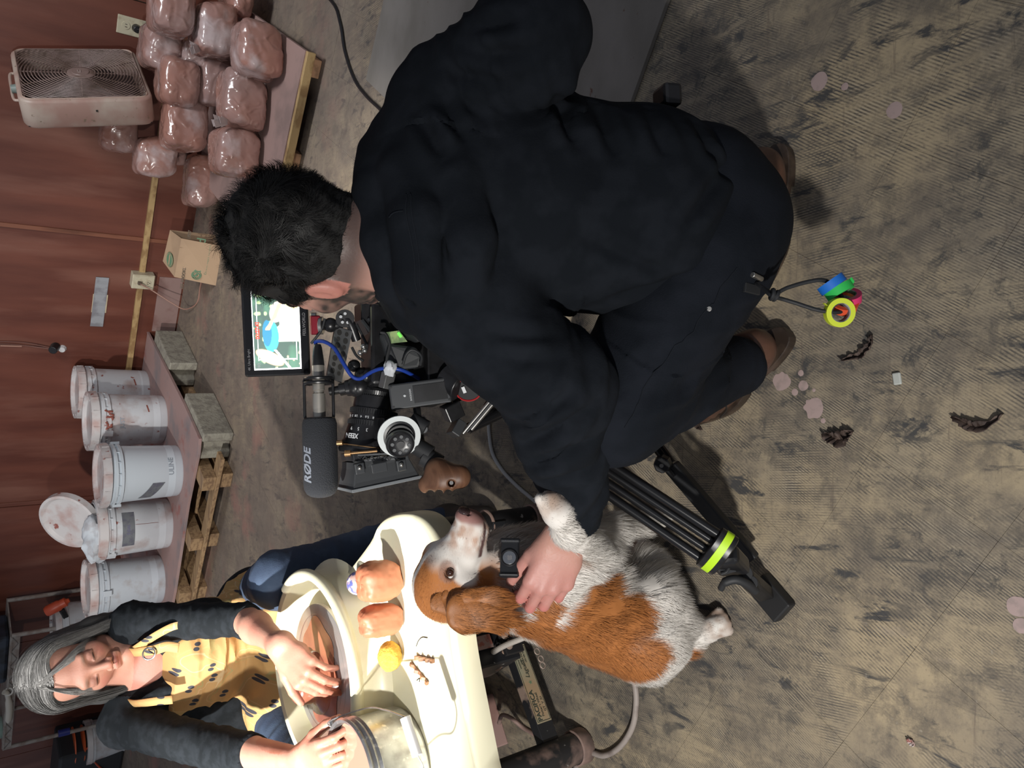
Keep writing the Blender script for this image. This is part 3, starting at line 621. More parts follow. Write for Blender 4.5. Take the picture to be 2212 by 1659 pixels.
# ================= clay pallet, clay bags, fan =================
PH = .085
M_pallet = mat('pink_dusty_board', (.33, .215, .19), .75, c2=(.25, .17, .15), scale=7, bump=.1, detail=9)
t = thing('clay_pallet', PZ(650, 240), 'small pink-dusted board pallet on wooden feet carrying the bags of clay', 'pallet')
c1, c2_ = toW(PZ(664, 112, PH)), toW(PZ(601, 366, PH)); yfr = (c1[1] + c2_[1]) / 2
xL, xR = c2_[0], c1[0]
q = B(); q.box(W((xL + xR) / 2 - .2, yfr + .55, PH - .008), (xR - xL + .4, 1.1, .016), RW); q.done('board', M_pallet, t, bev=.001)
q = B(); q.box(W((xL + xR) / 2, yfr - .006, PH - .022), (xR - xL, .022, .034), RW); q.done('edge_strip', M_strip, t, bev=.002)
for x in (xR - .06, xL + .045, xL - .35):
    q = B(); q.box(W(x, yfr + .50, .026), (.07, .96, .050), RW); q.done('foot', M_pineend, t, bev=.003)
# bags
def bagmat():
    m = mat('bagged_clay', (.35, .17, .13), .24, c2=(.30, .19, .17), scale=3, thr=(.4, .62), attr=False, coat=.6, c3=(.50, .40, .39), s3=7, t3=(.56, .72), stretch=(1, 1, 1))
    nt = m.node_tree; N = nt.nodes; L = nt.links; b = N['Principled BSDF']; g = N.new('ShaderNodeNewGeometry')
    hs = []
    for sc, ds in ((7, 1.6), (19, 1.0)):
        n = N.new('ShaderNodeTexNoise'); n.noise_type = 'RIDGED_MULTIFRACTAL'; n.inputs['Scale'].default_value = sc; n.inputs['Detail'].default_value = 3; n.inputs['Distortion'].default_value = ds; L.new(g.outputs['Position'], n.inputs['Vector']); hs.append(n.outputs['Fac'])
    a = N.new('ShaderNodeMath'); a.operation = 'ADD'; L.new(hs[0], a.inputs[0]); L.new(hs[1], a.inputs[1])
    bp = N.new('ShaderNodeBump'); bp.inputs['Strength'].default_value = .6; bp.inputs['Distance'].default_value = .012; L.new(a.outputs[0], bp.inputs['Height']); L.new(bp.outputs[0], b.inputs['Normal']); L.new(bp.outputs[0], b.inputs['Coat Normal'])
    b.inputs['Coat Roughness'].default_value = .12
    return m
M_bag = bagmat()
def clay_bag(x, y, wpx, hpx, z0, lab, depth=.2, rz=0, seed=1, tuft=0, off=0):
    """z0: height of the underside; the bag's lower front edge is seen at x + hpx/2"""
    q0 = PZ(x + hpx / 2, y, z0); d = (q0 - Vector((0, 0, CH))).dot(Vector((0, cP, -sP)))
    wd = wpx * d / FPX; v = wpx; hd = Vector((q0.x, q0.y, 0)).normalized()
    b = (x - 1106) / FPX; hh = hpx * d / FPX / (cP + -b * sP) * .86
    c = q0 + hd * (depth / 2 * .8 + off) + Vector((0, 0, hh / 2)); t = thing('clay_bag', c - Vector((0, 0, hh / 2)), lab, 'bag of clay', 'bagged clay on the pallet')
    n = 22; vs = []; bm = bmesh.new(); bmesh.ops.create_cube(bm, size=2); bmesh.ops.subdivide_edges(bm, edges=bm.edges[:], cuts=15, use_grid_fill=True)
    V = np.array([tuple(v.co) for v in bm.verts]); nn_ = np.linalg.norm(V, axis=1, keepdims=True)
    p6 = (np.abs(V) ** 5).sum(1, keepdims=True) ** (1 / 5.); V = V / p6 * .93        # superellipsoid
    V += .05 * vnoise(V, 1.5, seed)[:, None] * V; r = 1 - .045 * np.abs(vnoise(V * np.array([1, 1, .5]), 5, seed + 2)) + .03 * vnoise(V, 3.2, seed + 5)
    V *= r[:, None]; V[:, :2] *= (1 - .08 * (V[:, 2:3] ** 2)) ; V[:, 0] += .12 * V[:, 2] * math.sin(seed)
    Rz = Matrix.Rotation(math.atan2(hd.y, hd.x) - math.pi / 2 + rz, 4, 'Z')
    me = bpy.data.meshes.new('clay_bag')
    for i, v in enumerate(bm.verts): v.co = Vector(V[i]) 
    bm.to_mesh(me); bm.free(); me.transform(Matrix.Translation(c) @ Rz @ Matrix.Diagonal((wd / 2, depth / 2, hh / 2, 1)))
    link('clay_block', me, M_bag, t, smooth=True)
    if tuft:
        q = B(); s_ = tuft; tc = c + (Rz @ Vector((s_ * wd / 2 * .8, -depth * .25, hh * .35)))
        for i in range(7):
            a = rnd.uniform(-1, 1); e = tc + Vector((s_ * .02 + a * .02, -.02 + rnd.uniform(-.02, .02), .03 + rnd.uniform(-.01, .03)))
            q.add([tc + Vector((-.012, 0, 0)), tc + Vector((.012, .004, 0)), e + Vector((.014, 0, .01)), e + Vector((-.012, .004, .0))], [(0, 1, 2, 3)])
        o = q.done('plastic_knot', M_poly2, t); o.modifiers.new('thick', 'SOLIDIFY').thickness = .001
    return t
M_poly2 = mat('dusty_film', (.50, .42, .41), .2, bump=.5, bscale=60)
clay_bag(560, 128, 118, 118, PH, 'squarish clay bag at the front right corner of the pallet', .2, seed=1, tuft=0, rz=.3)
clay_bag(528, 234, 128, 116, PH, 'large clay bag at the front middle of the pallet, twisted white plastic at its top', .22, seed=2, tuft=-1, rz=.15)
clay_bag(512, 344, 112, 118, PH, 'clay bag at the front left of the pallet, partly behind the man\'s head', .22, seed=3, rz=.1)
clay_bag(470, 85, 120, 112, PH + .06, 'clay bag leaning behind the front right one, pale plastic at its edge', .24, seed=4, tuft=-1, rz=.2, off=.02)
clay_bag(470, 190, 110, 100, PH, 'low clay bag filling the middle of the pallet behind the front row', .25, seed=5, off=.02)
clay_bag(398, 283, 118, 118, PH + .10, 'shiny clay bag piled up left of centre with a knot of clear plastic', .2, seed=6, tuft=0, rz=.2)
clay_bag(386, 192, 112, 105, PH + .16, 'brown clay bag under the front corner of the box fan', .24, seed=7, rz=.1)
clay_bag(348, 122, 98, 105, PH + .22, 'dusty clay bag under the far end of the box fan', .24, seed=8, rz=.1)
clay_bag(375, 32, 130, 112, PH + .24, 'big loosely wrapped clay bag beside the black plug', .26, seed=9, rz=.2)
clay_bag(438, 400, 118, 90, .01, 'narrow clay bag standing on the floor left of the pallet, by the paper sack', .2, seed=10, tuft=0, rz=.1)
clay_bag(335, 348, 92, 112, PH + .17, 'crumpled clay bag against the wall at the left of the pile', .18, seed=11, off=.0)
clay_bag(256, 292, 98, 100, PH + .33, 'clay bag on top of the pile behind the fan\'s lower edge', .2, seed=12, off=0)
clay_bag(562, 20, 90, 70, PH, 'dark clay bag in shade at the right end of the pallet', .3, seed=13, off=.25)
clay_bag(420, 130, 60, 70, PH + .12, 'small red clay lump in torn plastic under the fan-side bags', .12, seed=14)
clay_bag(392, 335, 60, 60, PH + .05, 'half-hidden clay bag tucked behind the shiny one', .2, seed=15, off=.12)
# --- the box fan
M_fan = mat('grimy_cream_enamel', (.45, .36, .30), .45, c2=(.36, .22, .18), scale=7, thr=(.38, .62), detail=9, c3=(.22, .16, .11), s3=40, t3=(.64, .7))
M_grill = mat('dusty_brown_grille', (.23, .16, .14), .5, c2=(.15, .10, .08), scale=14)
B0 = PZ(332, 213, .43); U = (B0 - PZ(290, 105, .43)).normalized(); Nn = Vector((-U.y, U.x, 0)); FZ = 0; FW = .52; FT = .125
O = B0 - U * FW  # far bottom corner on the grille side
up = (Vector((0, 0, 1)) - Nn * .27).normalized(); Nn = (Nn - up * Nn.dot(up)).normalized(); O = B0 - U * FW; TT = Matrix((U, up, -U.cross(up) * -1)).transposed().to_4x4()
TF = Matrix((U, up, U.cross(up))).transposed().to_4x4()   # x along the width, y up, z = U x up
zdir = U.cross(up); sg = 1 if zdir.dot(Nn) > 0 else -1
t = thing('box_fan', O + U * FW / 2 - Nn * FT / 2, 'grimy cream box fan with a brown spiral grille standing on the clay bags', 'fan')
def FP(u, v, n=0): return O + U * (u * FW) + up * (v * FW) + Nn * n
def rrect(r, ins=0, n=6):
    pts = []
    for cx_, cy_, a0 in ((1 - r, 1 - r, 0), (r, 1 - r, 90), (r, r, 180), (1 - r, r, 270)):
        for i in range(n + 1):
            a = math.radians(a0 + 90 * i / n); pts.append((cx_ + (r - ins) * math.cos(a), cy_ + (r - ins) * math.sin(a)))
    return pts
def ringband(q, r, loops):
    """loops: (inset, normal offset) list -> closed shell bands"""
    n = None; vs = []
    for ins, nz in loops:
        pr = rrect(r, ins); n = len(pr); vs += [FP(u, v, nz) for u, v in pr]
    fs = [(j * n + i, j * n + (i + 1) % n, (j + 1) * n + (i + 1) % n, (j + 1) * n + i) for j in range(len(loops) - 1) for i in range(n)]
    q.add(vs, fs)
q = B(); ringband(q, .11, [(0.05, -.004), (.03, .0), (.008, -.004), (0, -.012), (0, -FT + .01), (.01, -FT), (.05, -FT), (.05, -.004)]); q.done('housing', M_fan, t, smooth=1, ang=50)
q = B(); ringband(q, .10, [(.045, -.002), (.035, .004), (.028, -.002)]); q.done('grille_rim', mat('worn_cream_rim', (.42, .30, .24), .5), t, smooth=1)
cen = FP(.5, .5, .004); q = B(); cnt = 0
def wire_ring(q, R):
    pts = []
    for i in range(56):
        a = 2 * math.pi * i / 56; u = .5 + R * math.cos(a); v = .5 + R * math.sin(a)
        k = .462; u = min(max(u, .5 - k), .5 + k); v = min(max(v, .5 - k), .5 + k); pts.append(FP(u, v, .003))
    q.tube(pts, .0026, 4, True)
R = .115
while R < .60: wire_ring(q, R); R += .0255
sp_ = q.done('grille_ring', M_grill, t, smooth=True)
q = B()
for i in range(12):
    a = 2 * math.pi * i / 12 + .08; k = .465; r1 = min(k / max(abs(math.cos(a)), abs(math.sin(a))), .6); q.beam(FP(.5 + .1 * math.cos(a), .5 + .1 * math.sin(a), 0), FP(.5 + r1 * math.cos(a), .5 + r1 * math.sin(a), 0), .003, .004, Nn)
q.done('grille_spoke', M_grill, t)
q = B(); q.lathe([(0, 1), (.035, 1), (.037, .7), (.052, .6), (.060, .0), (.058, -.3)], FP(.5, .5, -.002), FP(.5, .5, .008), 32, False); hb = q.done('hub', M_grill, t, smooth=1)
q = B(); q.box(FP(.5, .5, .009), (.022, .004, .003), TF); q.box(FP(.5, .52, .009), (.022, .004, .003), TF); q.box(FP(.52, .51, .009), (.004, .012, .003), TF); q.done('hub_badge', mat('pale_badge', (.35, .27, .24), .5), hb)
M_blade = mat('fan_blade', (.035, .022, .02), .5)
for i in range(5):
    a = 2 * math.pi * i / 5; q = B(); c_, s_ = math.cos(a), math.sin(a)
    def bp_(r, th, n): return FP(.5 + r * math.cos(a + th), .5 + r * math.sin(a + th), n)
    q.add([bp_(.08, -.3, -.04), bp_(.42, -.5, -.035), bp_(.44, .3, -.085), bp_(.08, .5, -.075)], [(0, 1, 2, 3)]); o = q.done('blade', M_blade, t); o.modifiers.new('thick', 'SOLIDIFY').thickness = .003
q = B(); q.cyl(FP(.5, .5, -.09), FP(.5, .5, -.02), .05, n=20); q.done('motor', M_blade, t)
q = B(); q.box(FP(.5, .5, -FT + .004), (FW * .94, FW * .94, .003), TF); q.done('back_grille', M_blade, t)
q = B(); q.cyl(FP(.62, 1.0, -.04), FP(.62, 1.04, -.04), .02, .017, n=18); q.done('speed_knob', mat('grey_green_knob', (.18, .22, .2), .4), t, smooth=1)
q = B(); q.tube(bez([FP(.25, 1.0, -.06), FP(.28, 1.035, -.06), FP(.5, 1.04, -.06), FP(.72, 1.035, -.06), FP(.75, 1.0, -.06)], 5), .006, 8); q.done('handle', M_fan, t, smooth=1)
q = B(); q.box(FP(1.001, .45, -.05), (.003, .008, .008), TF); q.done('screw_hole', M_dark, t)
# board lying on the floor to the right
M_sheet = mat('grey_chipboard', (.225, .205, .185), .8, c2=(.16, .145, .125), scale=5, stretch=(1, 1.6, 1, -WA), thr=(.40, .75), detail=9, c3=(.12, .06, .04), s3=30, t3=(.69, .75), bump=.1)
cs = [PZ(790, 172, .012), PZ(835, -30, .012), PZ(1490, -140, .012), PZ(1360, 225, .012), PZ(870, 250, .012)]
q = B(); q.prism([c - Vector((0, 0, .011)) for c in cs], (0, 0, .011)); tag(q.done('floor_board', M_sheet, None, bev=.001), 'grey sheet of board lying flat on the floor at the man\'s right elbow', 'board')
# ================= potter's wheel =================
M_deck = mat('cream_deck', (.76, .73, .54), .36, c2=(.72, .66, .44), scale=7, thr=(.5, .75), detail=8, c3=(.55, .36, .22), s3=16, t3=(.70, .78))
M_blk = mat('chipped_black_paint', (.018, .019, .022), .35, c2=(.30, .22, .18), scale=14, thr=(.60, .68), detail=10, c3=(.45, .45, .44), s3=45, t3=(.66, .70))
M_blk2 = mat('dusty_black_paint', (.02, .02, .022), .4, c2=(.28, .19, .16), scale=9, thr=(.53, .66), detail=10, c3=(.4, .38, .36), s3=40, t3=(.66, .71))
TZ = .50
wheel = thing('pottery_wheel', Vector((-.6, 1.5, 0)), "potter's wheel with a cream plastic table and chipped black steel frame", 'pottery wheel')
fr = [(746, 1240), (800, 1168), (818, 1132), (838, 1115), (868, 1107), (900, 1111), (925, 1130), (944, 1165), (960, 1225), (978, 1330), (990, 1420), (1012, 1540), (1035, 1660), (1062, 1790), (1050, 1900), (960, 1990), (760, 1960), (600, 1750), (620, 1560), (660, 1400)]
out = [PZ(x, y, TZ) for x, y in fr]
cenT = sum(out, Vector()) / len(out)
rim = bez(out + [out[0]], 4)[:-1]; n = len(rim)
def insq(p, k): d = p - cenT; d.z = 0; return p - d.normalized() * k
loops = [[insq(p, .012) - Vector((0, 0, .05)) for p in rim], [p - Vector((0, 0, .045)) for p in rim], [p - Vector((0, 0, .006)) for p in rim], [insq(p, .006) + Vector((0, 0, .002)) for p in rim], [insq(p, .020) + Vector((0, 0, .001)) for p in rim], [insq(p, .030) - Vector((0, 0, .009)) for p in rim]]
q = B(); vs = sum(loops, []); fs = [(j * n + i, j * n + (i + 1) % n, (j + 1) * n + (i + 1) % n, (j + 1) * n + i) for j in range(len(loops) - 1) for i in range(n)]
fs.append(tuple(range(5 * n, 6 * n))); fs.append(tuple(range(n))[::-1]); q.add(vs, fs); q.done('table', M_deck, wheel, smooth=1, ang=60)
DZ = TZ - .009
pc0 = Vector((-.655, 1.655, 0))
def lz(prof, c, m, name, parent, n=64, z0=0, **k):
    q = B(); q.lathe([(r, z) for r, z in prof], c, c + Vector((0, 0, 1)), n, False); return q.done(name, m, parent, smooth=1, **k)
prof = [(.245, DZ), (.238, DZ + .006), (.226, DZ + .02), (.222, DZ + .055), (.228, DZ + .064), (.226, DZ + .073), (.217, DZ + .077), (.208, DZ + .073), (.205, DZ + .060), (.202, DZ + .014), (.190, DZ + .006), (0, DZ + .005)]
pan = lz(prof, pc0, M_deck, 'splash_pan', wheel)
# bevelled notch handles on the rim (the thicker grip of the front half)
q = B(); pts = [pc0 + Vector((.219 * math.cos(a), .219 * math.sin(a), DZ + .071)) for a in [math.radians(d) for d in range(-95, 50, 5)]]; q.tube(pts, .0125, 12); q.done('rim_grip', M_deck, pan, smooth=1)
M_alu = mat('turned_aluminium', (.42, .40, .39), .32, .6, c2=(.42, .24, .18), scale=5, thr=(.45, .6), detail=5)
hc = Vector((-.665, 1.672, 0)); HZ = .535
wh = lz([(0, HZ), (.150, HZ), (.153, HZ - .002), (.153, HZ - .012), (.148, HZ - .014), (.03, HZ - .016), (.03, DZ + .005)], hc, M_alu, 'wheel_head', wheel)
q = B()
for r in (.03, .05, .07, .09, .11, .13): q.torus(hc + Vector((0, 0, HZ)), (0, 0, 1), r, .0006, 64, 4)
tag(q.done('groove_ring', M_alu, wh, smooth=True), kind='stuff')
M_slip = mat('wet_red_slip', (.36, .13, .075), .22, c2=(.25, .085, .055), scale=9, bump=.2, bscale=25, coat=.3)
q = B(); n = 60; vs = [hc + Vector((0, 0, HZ + .0022))]
for i in range(n): a = 2 * math.pi * i / n; r = .105 + .016 * math.sin(2 * a + 1) + .006 * math.sin(7 * a); vs.append(hc + Vector((r * math.cos(a), r * math.sin(a), HZ + .0012)))
q.add(vs, [(0, 1 + i, 1 + (i + 1) % n) for i in range(n)]); q.done('slip_film', M_slip, wh)
# clay being centred: a low mound, and a wide puddle base
lc = PZ(686, 1474, .535); lc.z = 0
V = []; prof = [(.072, 0), (.070, .004), (.050, .009), (.043, .02), (.042, .04), (.038, .052), (.026, .060), (0, .062)]
mound = thing('clay_mound', lc + Vector((0, 0, HZ)), 'wet red clay mound being shaped on the wheel under the woman\'s hand', 'clay')
q = B(); q.lathe([(r, z) for r, z in prof], lc + Vector((0, 0, HZ + .001)), lc + Vector((0, 0, HZ + 1)), 40, False); o = q.done('clay_body', M_slip, mound, smooth=1, ang=80)
# ---- things on the deck
M_clay = mat('red_clay', (.46, .165, .085), .5, c2=(.38, .13, .07), scale=5, bump=.35, bscale=22, detail=5, c3=(.25, .09, .06), s3=11, t3=(.68, .74))
def clay_ball(x, y, wpx, hpx, lab, seed):
    b0 = PZ(x, y, DZ); r = wpx / 2 * 1.52 / FPX; h = hpx * 1.5 / FPX / .9
    hd = Vector((b0.x, b0.y, 0)).normalized(); c = b0 + hd * r * .9 + Vector((0, 0, h / 2))
    q = B(); q.ball((0, 0, 0), 1, 72, 48); V = np.array([tuple(v) for v in q.v]); p = (np.abs(V) ** 3.0).sum(1, keepdims=True) ** (1 / 3.); V = V / p
    V *= (1 + .05 * vnoise(V, 1.6, seed) - .045 * np.clip(vnoise(V, 3.0, seed + 1), 0, 1) + .022 * vnoise(V, 6, seed + 2) - .03 * np.clip(1 - 9 * np.abs(vnoise(V, 1.7, seed + 4)), 0, 1) * (V[:, 2] > .1))[:, None]
    dmp = np.exp(-((V[:, 2] - 1) ** 2) * 9) * np.exp(-((V[:, 0] + .2) ** 2) * 6); V[:, 2] -= .12 * dmp
    V[:, 2] = np.maximum(V[:, 2], -.97)
    q.v = [Vector((v[0] * r, v[1] * r * .9, v[2] * h / 2)) + c for v in V]; o = q.done('clay_ball', M_clay, None, smooth=True); tag(o, lab, 'clay', 'clay balls waiting on the wheel table'); return c
clay_ball(880, 1244, 88, 92, 'larger round ball of red clay on the wheel table, nearest the camera rig', 1)
clay_ball(879, 1327, 68, 94, 'narrower upright ball of red clay on the wheel table, between its twin and the sponge', 6)
b0 = PZ(806, 1240, DZ); c = b0 + Vector((-.02, .022, .024)); q = B(); q.ball((0, 0, 0), 1, 28, 20); V = np.array([tuple(v) for v in q.v]) * np.array([.026, .024, .026]); q.v = [Vector(v) + c for v in V]
tag(q.done('patterned_knob', mat('blue_pattern', (.10, .12, .33), .35, c2=(.62, .40, .36), scale=70, thr=(.45, .5), c3=(.7, .7, .72), s3=60, t3=(.58, .62)), None, smooth=True), 'small blue and pink patterned round knob behind the larger clay ball', 'knob')
b0 = PZ(876, 1420, DZ); c = b0 + Vector((.0, .024, .022)); q = B(); q.ball((0, 0, 0), 1, 32, 24); V = np.array([tuple(v) for v in q.v]); V *= (1 + .06 * vnoise(V, 2, 4) + .03 * vnoise(V, 12, 5))[:, None]; q.v = [Vector(v * np.array([.030, .026, .024])) + c for v in V]
tag(q.done('sponge', mat('yellow_sponge', (.72, .46, .07), .9, c2=(.60, .33, .05), scale=60, bump=1, bscale=160), None, smooth=True), 'small round yellow sponge on the wheel table', 'sponge')
M_wood = mat('tool_wood', (.34, .17, .085), .5, c2=(.22, .10, .05), scale=40)
def rib_tool(a, b_, h, lab):
    a, b_ = PZ(*a, DZ), PZ(*b_, DZ); x = (b_ - a); L = x.length; x.normalize(); pts = [(0, 0)]; n = 11
    pts += [(L, 0)] + [(L * (1 - i / n), h * (.55 + .45 * math.sin(i * 1.9 + 1)) ** 1 * (1 if i % 2 else .7)) for i in range(n + 1)]
    q = B(); y = Vector((-x.y, x.x, 0)); q.prism([a + x * u + Vector((0, 0, v + .0005)) for u, v in pts], y * .008); tag(q.done('wooden_tool', M_wood, None, bev=.001), lab, 'tool', 'carved wooden tools on the wheel table')
rib_tool((902, 1424), (940, 1432), .012, 'short jagged wooden tool on the wheel table, the one nearer the sponge')
rib_tool((889, 1436), (926, 1480), .009, 'longer notched wooden tool lying slanted on the wheel table')
q = B(); q.tube(bez([PZ(899, 1396, DZ + .001), PZ(904, 1384, DZ + .001), PZ(912, 1377, DZ + .001), PZ(923, 1378, DZ + .001)], 6), .0008, 6); tag(q.done('needle_wire', M_dark), 'thin curved dark wire lying on the wheel table', 'wire')
q = B(); q.tube(bez([PZ(900, 1470, DZ + .001), PZ(906, 1466, DZ + .001), PZ(906, 1473, DZ + .001)], 6), .0008, 6); tag(q.done('hair_wire', M_dark), 'tiny curl of wire beside the slanted wooden tool', 'wire')
# ---- metal water can
M_tin = mat('scratched_tin', (.50, .50, .50), .33, .85, c2=(.34, .33, .33), scale=22, thr=(.45, .62), detail=10, c3=(.62, .60, .58), s3=60, t3=(.6, .66), bump=.1)
f0 = PZ(926, 1618, DZ); RC = .100; cc = f0 + Vector((f0.x, f0.y, 0)).normalized() * RC * .98; HCN = .128
can = thing('water_can', cc, 'scratched metal water pot with a wire bail handle on the wheel table', 'pot')
z = cc.z; prof = [(0, z), (RC - .012, z), (RC - .004, z + .003), (RC, z + .012), (RC, z + HCN - .03), (RC + .004, z + HCN - .027), (RC + .001, z + HCN - .022), (RC + .005, z + HCN - .016), (RC + .001, z + HCN - .011), (RC + .006, z + HCN - .004), (RC + .003, z + HCN), (RC - .003, z + HCN - .002), (RC - .004, z + .02)]
q = B(); c2d = Vector((cc.x, cc.y, 0)); q.lathe(prof, c2d, c2d + Vector((0, 0, 1)), 64, False); q.done('pot_body', M_tin, can, smooth=1, ang=50)
q = B(); q.lathe([(0, z + HCN - .018), (RC - .004, z + HCN - .018)], c2d, c2d + Vector((0, 0, 1)), 48, False); q.done('muddy_water', mat('muddy_water', (.42, .24, .17), .05, coat=.5), can, smooth=1)
aw = PZ(760, 1528, z + HCN); th0 = math.atan2(.9, .45)
e1 = c2d + Vector((RC * math.cos(.95), RC * math.sin(.95), z + HCN - .012)); e2 = c2d + Vector((RC * math.cos(.95 + math.pi), RC * math.sin(.95 + math.pi), z + HCN - .012))
g1, g2 = P(875, 1549, 1.36), P(902, 1633, 1.33)
q = B(); q.tube(bez([e1, e1 + Vector((.02, .0, .014)), P(790, 1530, 1.50), P(830, 1533, 1.44), P(862, 1544, 1.38), g1], 6), .0015, 8); q.tube(bez([g2, P(915, 1662, 1.33), P(905, 1700, 1.34), P(860, 1730, 1.36), e2], 6), .0015, 8); q.done('bail_wire', M_tin, can, smooth=1)
q = B(); q.cyl(g1, g2, .0095, .0095, 18); q.done('handle_grip', mat('white_grip', (.75, .75, .74), .4), can, smooth=1, bev=.001)
q = B(); q.cyl(e1, e1 + Vector((.012, .014, 0)), .008, n=12); q.done('lug', M_tin, can)
# ---- frame
def foot(x, y): return PZ(x, y, 0)
F1 = foot(1262, 1608); F2 = foot(1168, 1117)
def leg(F, r, nm='leg'):
    q = B(); q.cyl(F, F + Vector((0, 0, TZ - .05)), r, n=28); lg = q.done(nm, M_blk2, wheel, smooth=1)
    q = B(); q.lathe([(0, 0), (r + .001, 0), (r + .005, .004), (r + .005, .035), (r + .001, .037)], F, F + Vector((0, 0, 1)), 28, False); q.done('leg_cap', mat('clay_caked_cap', (.28, .19, .16), .7, c2=(.12, .09, .08), scale=12), lg, smooth=1, ang=50)
    return lg
leg(F1, .036); L2 = leg(F2, .031); leg(Vector((-1.05, 1.95, 0)), .036)
ctr = Vector((-.60, 1.56, .10))
M_bar = M_blk
a = F1 + Vector((.005, .01, .095)); b_ = PZ(1093, 1352, .10)
q = B(); q.beam(a, b_ + (b_ - a).normalized() * .16, .028, .048); br = q.done('cross_bar', M_bar, wheel, bev=.002)
q = B(); q.beam(Vector((-1.02, 1.92, .1)), ctr + Vector((0, .06, 0)), .028, .048); q.done('cross_bar', M_bar, wheel, bev=.002)
q = B(); q.beam(F2 + Vector((0, 0, .3)), Vector((-.56, 1.6, .3)), .028, .048); q.done('cross_bar', M_bar, wheel, bev=.002)
dr = (b_ - a).normalized(); sd = Vector((dr.y, -dr.x, 0)); sd = sd if sd.y < 0 else -sd     # towards the camera
upv = Vector((0, 0, 1))
M_lbl = mat('foil_label', (.34, .33, .23), .45, c2=(.40, .28, .17), scale=14, thr=(.4, .65))
a = a + dr * .012
s0, s1_ = a + dr * .055, a + dr * .238; mid = (s0 + s1_) / 2 + sd * .0146
TB = Matrix((dr, upv, sd)).transposed().to_4x4()
q = B(); q.box(mid, (.185, .043, .0012), TB); lb = q.done('name_label', M_lbl, br)
M_lt = mat('label_print', (.05, .06, .045), .6)
q = B(); q.box(mid + upv * .0195 + sd * .001, (.178, .0012, .0006), TB); q.box(mid - upv * .0195 + sd * .001, (.178, .0012, .0006), TB)
for s_ in (-1, 1): q.box(mid + dr * .089 * s_ + sd * .001, (.0012, .039, .0006), TB)
tag(q.done('label_border', M_lt, br), kind='stuff')
def lt(s, u, v, sz, **k): return text('lettering', s, sz, M_lt, br, mid + dr * u + upv * v + sd * .001, dr, upv, .0003, **k)
lt('PACIFICA', -.052, .009, .017, bold=.0004); lt("Potter's Wheel", -.052, -.003, .009); lt('GT  V .01', -.052, -.0135, .009)
lt('Laguna', .034, .001, .016, shear=.35)
for i, s_ in enumerate(('LAGUNA CLAY COMPANY', '14400 LOMITAS AVE', 'CITY OF INDUSTRY CA', 'USA 626 330 0631')): lt(s_, .070, .012 - i * .007, .0055)
q = B(); c_ = mid + dr * .002 + sd * .001
for i in range(5): q.add([c_ + dr * (.006 * math.cos(i * 1.257)) + upv * (.006 * math.sin(i * 1.257)), c_ + dr * (.003 * math.cos(i * 1.257 + .9)) + upv * (.003 * math.sin(i * 1.257 + .9)), c_], [(0, 1, 2)])
q.done('leaf_logo', M_green, br)
# motor housing and bracket
hb_ = Matrix((dr, upv, sd)).transposed().to_4x4()
p0 = P(1046, 1382, 1.72); q = B(); q.box(p0 - sd * .075, (.115, .17, .14), hb_); mh = q.done('motor_housing', M_blk, wheel, bev=.004)
q = B(); q.box(P(1038, 1389, 1.70) , (.030, .060, .0012), hb_); q.done('warning_label', mat('pink_label', (.48, .32, .28), .6, c2=(.45, .16, .12), scale=70, thr=(.45, .55)), mh)
p1 = P(1098, 1372, 1.74); q = B(); q.box(p1, (.085, .05, .012), hb_); bk2 = q.done('bracket', M_blk2, wheel, bev=.002)
M_bolt = mat('dusty_bolt', (.42, .33, .28), .5, .3)
for x, y in ((1090, 1372), (1109, 1368), (1100, 1394)):
    c_ = P(x, y, 1.715); q = B(); q.cyl(c_, c_ + sd * .008, .0065, n=6); q.cyl(c_ - sd * .002, c_ + sd * .001, .009, n=16); q.done('bolt', M_bolt, bk2, bev=.0008)
for x, y in ((1160, 1407), (1168, 1423), (1172, 1437)):
    c_ = P(x, y, 1.76); q = B(); q.torus(c_, sd, .007, .0015, 14, 6); q.done('wire_ring', M_bolt, br, smooth=True)
# steel tube behind the dog's muzzle: square plate marks
q = B(); c_ = F2 + Vector((0, -.033, .16)); q.box(c_ + Vector((-.004, 0, .0)), (.032, .006, .040)); q.done('clamp_plate', M_blk, wheel, bev=.002)
q = B(); q.torus(F2 + Vector((0, 0, .175)), (0, 0, 1), .033, .004, 28, 8); q.done('clamp_ring', mat('caked_clay', (.33, .22, .18), .8), wheel, smooth=True)
# dark box and pink switch box standing under the table
q = B(); c_ = PZ(1058, 1575, 0); hd = Vector((c_.x, c_.y, 0)).normalized(); q.box(c_ + hd * .10 + Vector((-.01, 0, .15)), (.15, .10, .30), Matrix.Rotation(.5, 4, 'Z')); tag(q.done('control_box', mat('grey_green_enamel', (.035, .043, .038), .35), None, bev=.008), 'dark grey-green enamelled control box standing under the wheel table', 'box')
M_pink = mat('clay_pink_paint', (.40, .26, .235), .7, c2=(.33, .19, .16), scale=12)
c_ = PZ(1078, 1562, 0); sw = thing('switch_box', c_, 'pink clay-dusted switch box with cords on the floor under the wheel', 'switch box')
q = B(); q.box(c_ + Vector((0, .02, .022)), (.135, .065, .044), Matrix.Rotation(.55, 4, 'Z')); q.done('box_body', M_pink, sw, bev=.003)
for s_ in (-.045, .045): q = B(); q.cyl(c_ + Vector((s_ * .85, .02 + s_ * .5 - .012, .044)), c_ + Vector((s_ * .85, .02 + s_ * .5 - .012, .046)), .005, n=12); q.done('screw', M_dark, sw)
q = B(); q.torus(c_ + Vector((.0, .0, .046)), (0, .2, 1), .013, .004, 20, 8); q.done('cord_grommet', M_pink, sw, smooth=True)
M_cord = mat('dusty_grey_cord', (.36, .31, .28), .55, c2=(.22, .18, .16), scale=25); M_cordp = mat('pinkish_cord', (.30, .20, .17), .6)
